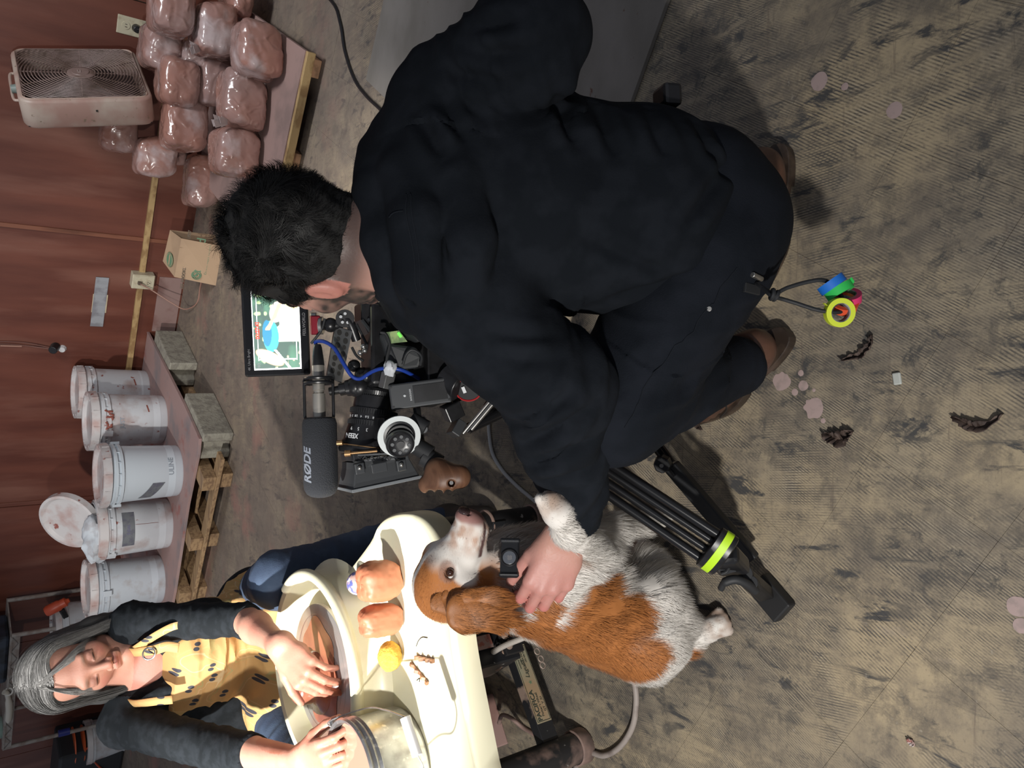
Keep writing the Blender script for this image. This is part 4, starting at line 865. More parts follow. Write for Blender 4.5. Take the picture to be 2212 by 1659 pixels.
q = B(); q.tube(bez([PZ(1078, 1562, .046), PZ(1085, 1545, .06), PZ(1105, 1552, .03), PZ(1130, 1572, .008), PZ(1160, 1592, .006), PZ(1200, 1640, .006), PZ(1230, 1700, .006)], 7), .0055, 10); tag(q.done('pedal_cord', M_cordp, None, smooth=True), 'pinkish cord from the switch box passing under the label bar', 'cord')
q = B(); q.tube(bez([PZ(1240, 1700, .007), PZ(1245, 1655, .007), PZ(1270, 1626, .007), PZ(1305, 1632, .007), PZ(1340, 1612, .007), PZ(1366, 1570, .007), PZ(1374, 1520, .007), PZ(1370, 1475, .007), PZ(1352, 1430, .007), PZ(1320, 1395, .007)], 8), .0068, 12); tag(q.done('grey_cord', M_cord, None, smooth=True), 'thick dusty grey cord curving over the floor from the dog to the wheel leg', 'cord')
q = B(); q.tube(bez([P(960, 1475, 1.8), P(1000, 1452, 1.78), P(1040, 1425, 1.75), P(1085, 1397, 1.70), P(1130, 1378, 1.68), P(1170, 1360, 1.72), P(1230, 1340, 1.75)], 8), .0065, 12); tag(q.done('power_cord', mat('white_cord', (.48, .44, .40), .45)), 'pale cord slanting in front of the black motor housing', 'cord')
q = B(); q.tube(bez([P(1068, 1410, 1.76), P(1066, 1430, 1.78), P(1072, 1445, 1.78), P(1082, 1437, 1.77), P(1085, 1415, 1.74), P(1100, 1385, 1.72)], 8), .005, 10); tag(q.done('looped_cord', mat('loop_cord', (.30, .20, .15), .5)), 'short cord hanging in a loop from the black motor housing', 'cord')
q = B(); q.tube(bez([PZ(1100, 780, .006), PZ(1075, 850, .006), PZ(1057, 905, .006), PZ(1058, 950, .006), PZ(1066, 985, .006), PZ(1088, 1020, .006), PZ(1120, 1053, .006), PZ(1165, 1092, .006), PZ(1190, 1130, .006)], 8), .005, 10); tag(q.done('tripod_cable', mat('pale_grey_cable', (.42, .42, .42), .45)), 'thin pale grey cable on the floor between the tripod and the wheel leg', 'cable')
# ================= rack and clutter behind the woman =================
M_rack = mat('grey_painted_steel', (.34, .31, .28), .5, c2=(.25, .2, .17), scale=20)
RO = .35
def PR(x, y, off=RO): return PW(x, y, off)
t = thing('wire_rack', PR(200, 1500), 'grey painted steel rack against the wall behind the woman\'s head', 'rack')
A1, A2 = PR(33, 1372), PR(33, 1610); bx0, bx1 = toW(A1)[0], toW(A2)[0]; zt = A1.z
for x in (bx0, bx1):
    for yo in (RO, .04):
        q = B(); q.cyl(W(x, WY - yo, 0), W(x, WY - yo, zt + .02), .014, n=16); q.done('post', M_rack, t, smooth=1)
q = B(); q.box(W((bx0 + bx1) / 2, WY - RO, zt), (abs(bx1 - bx0), .02, .055), RW); q.done('front_rail', M_rack, t, bev=.002)
q = B(); n = 16
for i in range(n):
    u0 = bx1 + (bx0 - bx1) * i / n; u1 = bx1 + (bx0 - bx1) * (i + 1) / n; s_ = .018 if i % 2 else -.018
    q.beam(W(u0, WY - RO - .012, zt - s_), W(u1, WY - RO - .012, zt + s_), .004, .004)
tag(q.done('rail_lattice', mat('rack_lattice_wire', (.18, .16, .15), .5), t), kind='stuff')  # lattice wire in a darker grey than the posts
q = B(); q.box(W((bx0 + bx1) / 2, WY - RO / 2 - .02, zt + .02), (abs(bx1 - bx0), RO, .008), RW); q.done('shelf', M_rack, t)
q = B(); q.box(W((bx0 + bx1) / 2, WY - RO / 2 - .02, .10), (abs(bx1 - bx0), RO, .012), RW); q.done('shelf', M_rack, t)
zs_ = zt + .025
def onrack(x): return W(toW(PR(30, x))[0], WY - RO / 2 - .05, zs_)
c_ = onrack(1430); q = B(); q.box(c_ + Vector((0, 0, .12)), (.42, .22, .24), RW); tag(q.done('black_crate', mat('black_bin', (.012, .013, .016), .4, c2=(.03, .04, .06), scale=10), None, bev=.02), 'dark plastic crate on the rack above the woman\'s head', 'crate')
c_ = W(toW(PR(30, 1590))[0], WY - RO + .10, zs_); c2d = Vector((c_.x, c_.y, 0)); q = B(); q.lathe([(0, zs_), (.075, zs_), (.08, zs_ + .02), (.08, zs_ + .16), (.05, zs_ + .2), (.05, zs_ + .24), (.046, zs_ + .24)], c2d, c2d + Vector((0, 0, 1)), 32, False); tag(q.done('glass_jar', mat('pale_green_glass', (.25, .36, .31), .15, c2=(.32, .40, .37), scale=9, coat=.5), None, smooth=1), 'pale green glass jar at the left end of the rack', 'jar')
c_ = W(toW(PR(20, 1520))[0], WY - RO - .005, zs_ + .0); t = thing('white_nozzle', c_, 'white plastic nozzle tool hanging off the rack above the woman\'s head', 'tool')
q = B(); q.tube(bez([PR(8, 1495, RO + .03), PR(16, 1500, RO + .03), PR(20, 1530, RO + .03), PR(18, 1560, RO + .03)], 5), [.016] * 8 + [.022] * 7 + [.010], 12); q.done('nozzle_body', mat('ivory_plastic', (.60, .56, .48), .4), t, smooth=1)
q = B(); q.torus(PR(19, 1494, RO + .03), (.3, -1, .3), .022, .006, 20, 8); q.done('ring', mat('ivory_ring', (.62, .60, .55), .4), t, smooth=True)
# bucket with the red driver on it, bucket with the orange reel
def far_bucket(x, y, off, z, h, s, lab, body=M_white):
    w_ = toW(PW(x, y, off)); c = W(w_[0], WY - off, z); t = thing('plastic_bucket', c, lab, 'bucket', 'white buckets along the wall'); c2d = Vector((c.x, c.y, 0)); r = .15 * s
    q = B(); q.lathe([(0, z), (r * .88, z), (r * .97, z + h * .8), (r * 1.04, z + h * .81), (r * 1.04, z + h * .87), (r, z + h * .88), (r, z + h)], c2d, c2d + Vector((0, 0, 1)), 40, False); q.done('bucket_body', body, t, smooth=1, ang=40)
    q = B(); q.lathe([(0, z + h - .01), (r - .02, z + h - .01), (r - .012, z + h + .006), (r + .008, z + h + .004), (r + .010, z + h - .03), (r + .002, z + h - .03)], c2d, c2d + Vector((0, 0, 1)), 40, False); q.done('lid', M_lid, t, smooth=1, ang=40); return c
zb = PW(116, 1352, .25).z
cb = far_bucket(140, 1352, .25, SH, zb - SH, 1.05, 'tall white bucket behind the woman\'s hair with an orange driver on its lid')
zr = PW(185, 1598, .30).z; cr = far_bucket(200, 1600, .30, 0, zr, 1.0, 'white bucket at the far left under an orange cord reel')
M_org = mat('orange_plastic', (.50, .075, .03), .4); M_org2 = mat('orange_bright', (.62, .12, .04), .35)
t = thing('cordless_driver', cb + Vector((0, 0, zb - SH)), 'orange cordless driver with a black grip lying on a bucket lid', 'power tool')
dA, dB, dC = PW(112, 1315, .30), PW(140, 1298, .30), PW(158, 1347, .28)
z0_ = cb.z + (zb - SH) + .015
q = B(); q.lathe([(.001, 0), (.030, 0), (.036, .1), (.036, .55), (.030, .62), (.030, .85), (.018, .9), (.012, 1), (.001, 1)], PW(99, 1322, .30), PW(150, 1296, .30), 20, False); q.done('motor_case', M_org, t, smooth=1, ang=50)
q = B(); q.beam(PW(132, 1315, .30), PW(152, 1350, .30), .034, .04, (0, 1, 0)); q.done('grip', M_black, t, bev=.008)
q = B(); q.beam(PW(146, 1345, .30), PW(160, 1352, .30), .05, .07, (0, 1, 0)); q.done('battery_base', M_org, t, bev=.006)
t = thing('cord_reel', cr + Vector((0, 0, zr)), 'orange cord reel lying on the far left bucket with its cord hanging down', 'cord reel')
c2 = cr + Vector((0, 0, zr + .015)); q = B(); q.lathe([(.03, 0), (.13, 0), (.135, .1), (.12, .2), (.06, .25), (.06, .8), (.12, .85), (.135, .9), (.13, 1), (.03, 1)], c2, c2 + Vector((0, 0, .07)), 32, False); q.done('reel_body', M_org2, t, smooth=1, ang=40)
q = B(); q.tube(bez([c2 + Vector((-.10, -.08, .03)), PW(190, 1615, .4), PW(200, 1640, .42), PW(230, 1670, .44), PW(300, 1720, .44)], 6), .007, 8); q.done('cord', M_org, t, smooth=True)
c_ = W(toW(PW(135, 1575, .33))[0], WY - .36, zr + .13)
q = B(); q.cyl(c_, c_ + Vector((0, 0, .07)), .025, n=16); o = q.done('blue_spool', mat('blue_label', (.02, .03, .2), .4), None, smooth=1); tag(o, 'small blue spool by the rack post at the far left', 'spool')
q = B(); x0_ = toW(PW(240, 1640, .3))[0]; q.add([W(x0_ - .03, WY - .42, .5), W(x0_ + .03, WY - .42, .5), W(x0_ + .02, WY - .46, .12), W(x0_ - .05, WY - .46, .12)], [(0, 1, 2, 3)]); o = q.done('blue_rag', mat('pale_blue_cloth', (.13, .19, .26), .9)); o.modifiers.new('thick', 'SOLIDIFY').thickness = .006; tag(o, 'pale blue rag hanging behind the woman\'s right shoulder', 'cloth')
q = B(); q.box(W(x0_ + .05, WY - .28, .22), (.6, .3, .44), RW); tag(q.done('dark_bin', mat('dark_bin', (.02, .022, .025), .6), None, bev=.02), 'dark storage bin on the floor behind the woman', 'bin')
# ================= people: shared builders =================
def frame(f, u):
    f = Vector(f).normalized(); u = Vector(u); u = (u - f * u.dot(f)).normalized(); r = f.cross(u); return Matrix((r, f, u)).transposed()   # columns x=right of person, y=forward, z=up
def head_ops(s, C, R, k=1., female=True):
    def L(x, y, z): return C + R @ (Vector((x, y, z)) * k)
    Rn = np.array(R)
    s.ell(L(0, -.020, .038), np.array((.073, .094, .080)) * k, Rn, .02)
    s.ell(L(0, .028, -.015), np.array((.058, .064, .078)) * k, Rn, .03)
    for q in (-1, 1):
        s.cap(L(q * .050, -.005, -.030), L(q * .040, .020, -.066), .019 * k, .017 * k, .02); s.cap(L(q * .040, .020, -.066), L(q * .008, .068, -.090), .018 * k, .016 * k, .02)
        s.ell(L(q * .038, .060, -.022), np.array((.021, .018, .022)) * k, Rn, .02)
    s.ell(L(0, .078, -.096), np.array((.020, .016, .016)) * k, Rn, .014)
    s.cap(L(-.034, .079, .024), L(.034, .079, .024), .010 * k, k=.016)
    for q in (-1, 1): s.ell(L(q * .031, .098, .004), np.array((.016, .013, .011)) * k, Rn, .010, True)
    for q in (-1, 1):
        s.ell(L(q * .031, .0775, .004), np.array((.0150, .0125, .0125)) * k, Rn, .004)
        s.cap(L(q * .019, .088, -.0035), L(q * .043, .083, -.0035), .0030 * k, k=.003)
    s.cap(L(0, .086, .014), L(0, .108, -.026), .0075 * k, .0105 * k, .010)
    for q in (-1, 1): s.ell(L(q * .0115, .101, -.032), np.array((.0075, .010, .0075)) * k, Rn, .005)
    for q in (-1, 1): s.ell(L(q * .0065, .106, -.0385), np.array((.0035, .0045, .003)) * k, Rn, .002, True)
    s.cap(L(-.020, .084, -.058), L(0, .0885, -.0555), .0042 * k, .0054 * k, .007); s.cap(L(.020, .084, -.058), L(0, .0885, -.0555), .0042 * k, .0054 * k, .007)
    s.cap(L(-.016, .082, -.066), L(.016, .082, -.066), .0062 * k, k=.006)
    s.cap(L(-.021, .093, -.0608), L(.021, .093, -.0608), .0016 * k, k=.003, sub=True)
    s.cap(L(-.022, .094, -.030), L(-.034, .084, -.062), .0022 * k, k=.008, sub=True); s.cap(L(.022, .094, -.030), L(.034, .084, -.062), .0022 * k, k=.008, sub=True)
    for q in (-1, 1):
        s.ell(L(q * .076, -.012, -.008), np.array((.0065, .016, .026)) * k, Rn, .006); s.ell(L(q * .083, -.007, -.008), np.array((.005, .009, .016)) * k, Rn, .004, True)
    return L
def hand_ops(s, Wr, R, side=1, curl=(.4, .5, .3), k=1., thumb=(.5, .3), spread=.0, curls=None, kk=.006):
    """R columns: x = towards the thumb side for side=1, y = along the hand, z = back of the hand"""
    def L(x, y, z): return Vector(Wr) + R @ (Vector((x * side, y, z)) * k)
    kn = [(.028, .088, 0), (.0095, .093, .003), (-.0095, .088, .001), (-.027, .078, -.004)]; ln = [(.042, .026, .020), (.046, .030, .021), (.042, .028, .021), (.034, .021, .018)]
    s.cap(L(-.012, 0, 0), L(.012, 0, 0), .018 * k, k=.02)
    for i, q in enumerate(kn): s.cap(L(q[0] * .55, .010, -.002), L(*q), .0155 * k, .0110 * k, .012, flat=(R @ Vector((0, 0, 1)), 1.15))
    s.cap(L(.020, .035, -.008), L(-.022, .045, -.008), .014 * k, k=.014)
    for i, q in enumerate(kn):
        p = Vector(q); a = 0; cc = curls[i] if curls else curl; sp = (1.5 - i) * spread
        for j in range(3):
            a += cc[j]; d = Vector((math.sin(sp) * math.cos(a), math.cos(sp) * math.cos(a), -math.sin(a))); n_ = p + d * ln[i][j]
            r0 = (.0090, .0082, .0075)[j] * (1 if i < 3 else .88); r1 = (.0082, .0075, .0066)[j] * (1 if i < 3 else .88)
            s.cap(L(*p), L(*n_), r0 * k, r1 * k, kk if j == 0 else .003); p = n_
    b0 = Vector((.018, .018, -.006)); a1, b1 = thumb
    p1 = b0 + Vector((math.sin(a1) * .042, math.cos(a1) * .042, -.010)); p2 = p1 + Vector((math.sin(a1 - b1 * .5) * .034, math.cos(a1 - b1 * .5) * .034, -.006 - .02 * b1)); p3 = p2 + Vector((math.sin(a1 - b1) * .026, math.cos(a1 - b1) * .026, -.006 - .02 * b1))
    s.cap(L(*b0), L(*p1), .0160 * k, .0120 * k, .012); s.cap(L(*p1), L(*p2), .0115 * k, .0102 * k, .004); s.cap(L(*p2), L(*p3), .0100 * k, .0078 * k, .003)
    return L
def folds(V, N, a, b, amp, freq, seed, slant=0., mask=None, rad=None):
    """ridged folds running round a limb from a to b"""
    a = np.array(a); b = np.array(b); ax = b - a; L = np.linalg.norm(ax); ax /= L; t = (V - a) @ ax; rel = V - a - t[:, None] * ax
    w_ = ((t > -.05) & (t < L + .05)).astype(float)
    if rad: w_ *= (np.linalg.norm(rel, axis=1) < rad)
    o = np.cross(ax, [0, 0, 1.]); o /= np.linalg.norm(o) + 1e-9; o2 = np.cross(ax, o)
    q = np.stack([t * freq + slant * (rel @ o2) * freq, (rel @ o) * 9, (rel @ o2) * 9], 1)
    r = 1 - 2 * np.abs(vnoise(q, 1, seed)); r2 = 1 - 2 * np.abs(vnoise(q * np.array([1.9, 1.3, 1.3]), 1, seed + 1))
    e = np.clip((t + .05) / .05, 0, 1) * np.clip((L + .05 - t) / .05, 0, 1)
    d = amp * (r * .7 + r2 * .35) * w_ * e
    if mask is not None: d *= mask
    return V + N * d[:, None]
def seglen(V, a, b):
    a = np.array(a); b = np.array(b); ab = b - a; t = np.clip(((V - a) @ ab) / (ab @ ab), 0, 1); return np.linalg.norm(V - a - t[:, None] * ab, axis=1), t
def smoothstep(x, a, b): t = np.clip((x - a) / (b - a), 0, 1); return t * t * (3 - 2 * t)
def mixc(C, c, m): return C * (1 - m[:, None]) + np.array(c) * m[:, None]
def skinmat(name): 
    m = mat(name, (0, 0, 0), .5, attr=True, bump=.12, bscale=220); b = m.node_tree.nodes['Principled BSDF']
    b.inputs['Subsurface Weight'].default_value = .12; b.inputs['Subsurface Radius'].default_value = (.9, .35, .2); b.inputs['Subsurface Scale'].default_value = .006; return m
M_skin = skinmat('skin')
# ================= the woman at the wheel =================
hf = Vector((.20, -.98, 0)).normalized(); pt = math.radians(19); f_ = hf * math.cos(pt) - Vector((0, 0, 1)) * math.sin(pt); u_ = hf * math.sin(pt) + Vector((0, 0, 1)) * math.cos(pt) + Vector((-.13, 0, 0))
RH = frame(f_, u_); HC = P(163, 1443, 1.93); KH = .98
nk = P(318, 1438, 2.00); shL = Vector(P(285, 1345, 2.02)); shR = Vector(P(262, 1562, 1.99)); elL = P(528, 1338, 1.86); wrL = P(604, 1392, 1.69); elR = P(478, 1618, 1.80); wrR = P(655, 1640, 1.60)
hpL, hpR = Vector((-.62, 2.24, .45)), Vector((-.80, 2.24, .45)); knL = P(598, 1252, 1.96); knR = P(640, 1655, 1.88); anL = Vector((-.40, 1.86, .09)); anR = Vector((-.97, 1.88, .09))
s = S(.0027)
L = head_ops(s, HC, RH, KH)
chest = (shL + shR) / 2 + Vector((0, .02, -.07)); belly = Vector((-.735, 2.145, .62)); pelv = (hpL + hpR) / 2
s.cap(L(0, -.025, -.035), nk + Vector((0, .05, .035)), .050, .050, .02); s.cap(nk + Vector((0, .05, .035)), chest, .055, .07, .03)
s.cap(nk + Vector((-.03, .02, -.02)), chest + Vector((-.04, -.03, -.02)), .045, .05, .03); s.cap(nk + Vector((.03, .02, -.02)), chest + Vector((.04, -.03, -.02)), .045, .05, .03)
s.cap(chest, belly, .075, .07, .03); s.cap(belly, pelv, .07, .08, .03)
for a, b_, c_, kk_ in ((shL, elL, wrL, 1), (shR, elR, wrR, 1)):
    s.cap(chest + Vector((0, 0, .02)), a, .04, .038, .03); s.cap(a, b_, .036, .032, .02); s.cap(b_, b_ + (c_ - b_) * .35, .033, .036, .015); s.cap(b_ + (c_ - b_) * .35, c_, .036, .0215, .015)
dL = (P(652, 1446, 1.66) - wrL).normalized(); RL = frame(dL, (.25, -.45, .9))
hand_ops(s, wrL, RL, side=1, k=1.04, curls=[(.75, .45, .25), (.65, .40, .2), (.65, .45, .3), (.7, .5, .3)], thumb=(.75, .35), spread=-.02)
dR = (P(735, 1632, 1.50) - wrR).normalized(); RR = frame(dR, (-.1, -.5, .85))
hand_ops(s, wrR, RR, side=-1, k=1.02, curls=[(.35, .5, .3), (.45, .55, .35), (.5, .6, .4), (.6, .6, .4)], thumb=(.55, .5), spread=.03)
V, F = s.mesh(); loc = (V - np.array(HC)) @ np.array(RH) / KH
C = np.tile(np.array((.60, .31, .225)), (len(V), 1)); n1 = vnoise(V, 60, 1); n2 = vnoise(V, 14, 2)
C = mixc(C, (.50, .20, .145), np.clip(.5 * n2 + .15 + .25 * n1, 0, .8))
inh = np.linalg.norm(loc, axis=1) < .16
def blob(c, r, col, a=1, rr=None):
    global C
    d = np.linalg.norm((loc - np.array(c)) / np.array(r), axis=1); C = mixc(C, col, a * np.clip(1.6 - 1.6 * d, 0, 1) * inh)
for q in (-1, 1):
    blob((q * .040, .07, -.025), (.026, .05, .02), (.58, .21, .16), .6); blob((q * .031, .09, .005), (.020, .03, .013), (.40, .19, .15), .7)
    blob((q * .031, .09, -.0032), (.0165, .03, .0035), (.05, .03, .025), 1); blob((q * .032, .09, .023), (.020, .03, .006), (.24, .17, .13), .6)
    blob((q * .0065, .108, -.037), (.005, .02, .004), (.18, .06, .045), .9)
blob((0, .095, -.0555), (.024, .03, .006), (.46, .15, .13), .8); blob((0, .095, -.066), (.021, .03, .008), (.48, .17, .15), .8); blob((0, .1, -.0608), (.023, .03, .0018), (.22, .05, .04), 1)
blob((0, .112, -.026), (.014, .02, .014), (.62, .24, .18), .5)
m = smoothstep(np.linalg.norm(V - np.array(nk), axis=1), .16, .06) * (loc[:, 2] < -.10); C = mixc(C, (.50, .19, .14), m * .7)
for wr, dd in ((wrL, dL), (wrR, dR)):
    t = (V - np.array(wr)) @ np.array(dd); near = np.linalg.norm(V - np.array(wr), axis=1) < .22
    C = mixc(C, (.55, .22, .15), near * smoothstep(t, -.02, .10) * .7); C = mixc(C, (.42, .15, .09), near * smoothstep(t, .10, .16) * np.clip(.5 + vnoise(V, 50, 3), 0, 1))
woman = link('person', npmesh('person', V, F, C), M_skin, None, smooth=True)
tag(woman, 'person with long grey hair, black top and patterned yellow apron, bending over the wheel', 'person')
# sweater
M_top = mat('black_jersey', (.012, .015, .018), .9, c2=(.019, .023, .028), scale=40, spec=.2, bump=.1, bscale=300)
s = S(.0038)
s.ell(chest + Vector((0, .02, -.02)), (.150, .098, .120), k=.04); s.ell(belly + Vector((0, .01, .04)), (.152, .105, .15), k=.05); s.ell(pelv + Vector((0, 0, .04)), (.175, .12, .12), k=.05); s.ell(P(492, 1535, 2.10), (.075, .075, .13), k=.05)
s.cap(chest + Vector((.02, 0, .04)), shL, .058, .046, .04); s.cap(chest + Vector((-.02, 0, .04)), shR, .058, .048, .04)
s.ell(chest + Vector((.06, -.07, -.03)), (.060, .05, .055), k=.03); s.ell(chest + Vector((-.06, -.07, -.03)), (.060, .05, .055), k=.03)
cuL = elL + (wrL - elL) * .10; cuR = elR + (wrR - elR) * .42
s.cap(shL, elL, .046, .038, .03); s.cap(elL, cuL, .040, .040, .01); s.cap(shR, elR, .050, .043, .03); s.cap(elR, cuR, .043, .040, .01)
s.cut(cuL, (wrL - elL), .002, (cuL, .10)); s.cut(cuR, (wrR - elR), .002, (cuR, .10))
# neckline
s.cap(nk + Vector((0, .0, .09)), nk + Vector((.01, -.10, -.035)), .075, .052, .008, sub=True)
V, F = s.mesh(); N = vnorm(V, F)
for a, b_, sd_ in ((shL, cuL, 1), (shR, cuR, 2)): V = folds(V, N, a, b_, .0040, 27, sd_, 1.0, rad=.075)
V = folds(V, N, chest + Vector((0, 0, .1)), belly, .004, 14, 5, .6)
link('top', npmesh('top', V, F), M_top, woman, smooth=True)
# jeans
M_jean = mat('dark_denim', (.035, .055, .10), .8, c2=(.06, .095, .16), scale=9, bump=.2, bscale=400, detail=9)
s = S(.0045)
s.ell(pelv, (.165, .12, .10), k=.04); s.ell((hpL + hpR) / 2 + Vector((0, -.14, .0)), (.15, .15, .06), k=.05); s.cap(hpL, knL, .088, .066, .03); s.cap(knL, anL, .064, .048, .02); s.cap(hpR, knR, .088, .066, .03); s.cap(knR, anR, .064, .048, .02)
V, F = s.mesh(); N = vnorm(V, F); V = folds(V, N, knL, anL, .005, 26, 7, .4, rad=.09); V = folds(V, N, hpL, knL, .004, 20, 8, .5, rad=.1); V = folds(V, N, hpR, knR, .005, 26, 9, .5, rad=.1)
link('jeans', npmesh('jeans', V, F), M_jean, woman, smooth=True)
M_shoe0 = mat('dark_shoe', (.03, .025, .022), .6)
for an, dx in ((anL, .03), (anR, -.03)):
    q = S(.005); q.cap(an + Vector((0, .03, -.035)), an + Vector((dx, -.15, -.052)), .045, .036, .02); q.cap(an, an + Vector((0, .01, -.04)), .045, .05, .02); q.cut((an.x, an.y, .004), (0, 0, -1)); V, F = q.mesh(); link('shoe', npmesh('shoe', V, F), M_shoe0, woman, smooth=True)
# apron
def apronmat():
    m = mat('printed_apron', (.60, .37, .14), .8, c2=(.56, .31, .13), scale=5, thr=(.3, .8), bump=.1, bscale=500); nt = m.node_tree; N = nt.nodes; L = nt.links; b = N['Principled BSDF']; base = b.inputs['Base Color'].links[0].from_socket
    tc = N.new('ShaderNodeNewGeometry')
    def ovals(off, sc, th, rot):
        sx = N.new('ShaderNodeSeparateXYZ'); L.new(tc.outputs['Position'], sx.inputs[0]); cx = N.new('ShaderNodeCombineXYZ'); L.new(sx.outputs[0], cx.inputs[0]); L.new(sx.outputs[2], cx.inputs[1])
        mp = N.new('ShaderNodeMapping'); mp.inputs['Location'].default_value = off; mp.inputs['Scale'].default_value = (1, .60, 0); L.new(cx.outputs[0], mp.inputs[0])
        v = N.new('ShaderNodeTexVoronoi'); v.voronoi_dimensions = '2D'; v.inputs['Scale'].default_value = sc; v.inputs['Randomness'].default_value = .75; L.new(mp.outputs[0], v.inputs['Vector'])
        r = N.new('ShaderNodeMapRange'); r.inputs[1].default_value = th; r.inputs[2].default_value = th * .85; L.new(v.outputs['Distance'], r.inputs[0]); return r.outputs[0]
    def mix(f, A, col):
        x = N.new('ShaderNodeMix'); x.data_type = 'RGBA'; L.new(f, x.inputs[0]); L.new(A, x.inputs[6]); x.inputs[7].default_value = (*col, 1); return x.outputs[2]
    mp = N.new('ShaderNodeMapping'); mp.inputs['Scale'].default_value = (1, .4, .5); mp.inputs['Rotation'].default_value = (0, .5, 0); L.new(tc.outputs['Position'], mp.inputs[0])
    nz = N.new('ShaderNodeTexNoise'); nz.inputs['Scale'].default_value = 14; nz.inputs['Detail'].default_value = 1; nz.inputs['Distortion'].default_value = 1.2; L.new(mp.outputs[0], nz.inputs['Vector'])
    ab = N.new('ShaderNodeMath'); ab.operation = 'SUBTRACT'; L.new(nz.outputs['Fac'], ab.inputs[0]); ab.inputs[1].default_value = .5
    a2 = N.new('ShaderNodeMath'); a2.operation = 'ABSOLUTE'; L.new(ab.outputs[0], a2.inputs[0])
    r = N.new('ShaderNodeMapRange'); r.inputs[1].default_value = .016; r.inputs[2].default_value = .008; L.new(a2.outputs[0], r.inputs[0])
    c = mix(r.outputs[0], base, (.47, .37, .15))
    ab = N.new('ShaderNodeMath'); ab.operation = 'SUBTRACT'; L.new(nz.outputs['Fac'], ab.inputs[0]); ab.inputs[1].default_value = .58
    a2 = N.new('ShaderNodeMath'); a2.operation = 'ABSOLUTE'; L.new(ab.outputs[0], a2.inputs[0])
    r = N.new('ShaderNodeMapRange'); r.inputs[1].default_value = .012; r.inputs[2].default_value = .006; L.new(a2.outputs[0], r.inputs[0]); c = mix(r.outputs[0], c, (.66, .46, .24))
    c = mix(ovals((.3, .2, 0), 21, .108, 0), c, (.045, .047, .06)); c = mix(ovals((.3105, .197, 0), 21, .104, 0), c, (.05, .052, .065)); L.new(c, b.inputs['Base Color']); return m
M_apr = apronmat()
s = S(.0036); g = .009
s.ell(chest + Vector((0, .02, -.02)), (.150 + g, .098 + g, .120 + g), k=.04); s.ell(belly + Vector((0, .01, .04)), (.140 + g, .105 + g, .15 + g), k=.05); s.ell(pelv + Vector((0, 0, .04)), (.170 + g, .12 + g, .12 + g), k=.05)
s.ell(chest + Vector((.06, -.07, -.03)), (.062 + g, .05 + g, .058 + g), k=.03); s.ell(chest + Vector((-.06, -.07, -.03)), (.062 + g, .05 + g, .058 + g), k=.03)
s.cap(hpL, hpL + (knL - hpL) * .70, .098, .082, .05); s.cap(hpR, hpR + (knR - hpR) * .55, .098, .085, .05); s.ell((hpL + hpR) / 2 + Vector((-.01, -.17, .045)), (.205, .18, .065), k=.06)
zt_ = P(378, 1460, 1.95).z
s.cut(P(384, 1460, 1.95), (.04, -.25, 1), .004); s.cut((0, 2.22, 0), (0, 1, 0), .006)
s.cut(chest + Vector((.095, 0, 0)), (1, -.10, .45), .006); s.cut(chest + Vector((-.100, 0, 0)), (-1, -.1, .62), .006)
V, F = s.mesh(); N = vnorm(V, F); V = folds(V, N, chest, belly + Vector((0, 0, -.06)), .003, 9, 11, .9); V = folds(V, N, belly + Vector((0, 0, .03)), pelv + Vector((0, -.2, 0)), .009, 22, 12, 1.2)
apron = link('apron', npmesh('apron', V, F), M_apr, woman, smooth=True)
def strap(pts, w_, nm='strap'):
    pts = bez(pts, 6); q = B(); vs = []
    for i, p in enumerate(pts):
        t = (pts[min(i + 1, len(pts) - 1)] - pts[max(i - 1, 0)]).normalized(); sd_ = t.cross(Vector((0, -1, .3))).normalized() * w_ / 2; vs += [p - sd_, p + sd_]
    q.add(vs, [(2 * i, 2 * i + 1, 2 * i + 3, 2 * i + 2) for i in range(len(pts) - 1)]); o = q.done(nm, M_apr, apron, smooth=1); o.modifiers.new('thick', 'SOLIDIFY').thickness = .003; return o
strap([P(385, 1400, 1.895), P(360, 1397, 1.895), P(335, 1404, 1.895), P(310, 1408, 1.915), P(290, 1410, 1.95), P(268, 1408, 2.0)], .024)
strap([P(420, 1350, 1.90), P(380, 1352, 1.89), P(345, 1368, 1.89), P(310, 1390, 1.905), P(292, 1402, 1.94)], .018)
strap([P(372, 1512, 1.895), P(340, 1515, 1.895), P(310, 1519, 1.91), P(285, 1520, 1.95), P(262, 1512, 2.0)], .020)
q = B(); q.torus(P(322, 1412, 1.885), (.25, -1, .5), .014, .0022, 28, 8); o = q.done('ring', mat('steel_ring', (.6, .6, .6), .25, 1), apron, smooth=True)
# hair: a solid under-layer and combed strands
M_hair = mat('grey_hair', (.06, .06, .06), .55, attr=True, spec=.2); M_hairb = mat('hair_base', (.055, .054, .053), .75)
def HLc(x, y, z): return HC + RH @ (Vector((x, y, z)) * KH)
s = S(.004); Rn = np.array(RH)
s.ell(HLc(0, -.030, .038), np.array((.080, .092, .083)) * KH, Rn, .01)
for q in (-1, 1):
    s.cap(HLc(q * .070, -.01, .02), HLc(q * .083, -.005, -.06), .026, .026, .02); s.cap(HLc(q * .083, -.005, -.06), HLc(q * .092, .022, -.150), .027, .018, .02)
    s.cap(HLc(q * .05, -.07, .0), HLc(q * .07, -.06, -.12), .045, .035, .03)
s.cap(HLc(0, .082, -.01), HLc(0, .12, -.05), .062, .062, .01, sub=True); s.ell(HLc(0, .120, .035), np.array((.070, .068, .078)), Rn, .01, True)
V, F = s.mesh(); hair = link('hair', npmesh('hair', V, F), M_hairb, woman, smooth=True)
rs = np.random.RandomState(5); n = 14000; side = np.where(rs.rand(n) < .5, 1., -1.); y0 = rs.uniform(-.10, .062, n); ph = rs.rand(n); K = 14; pth = np.zeros((n, K, 3))
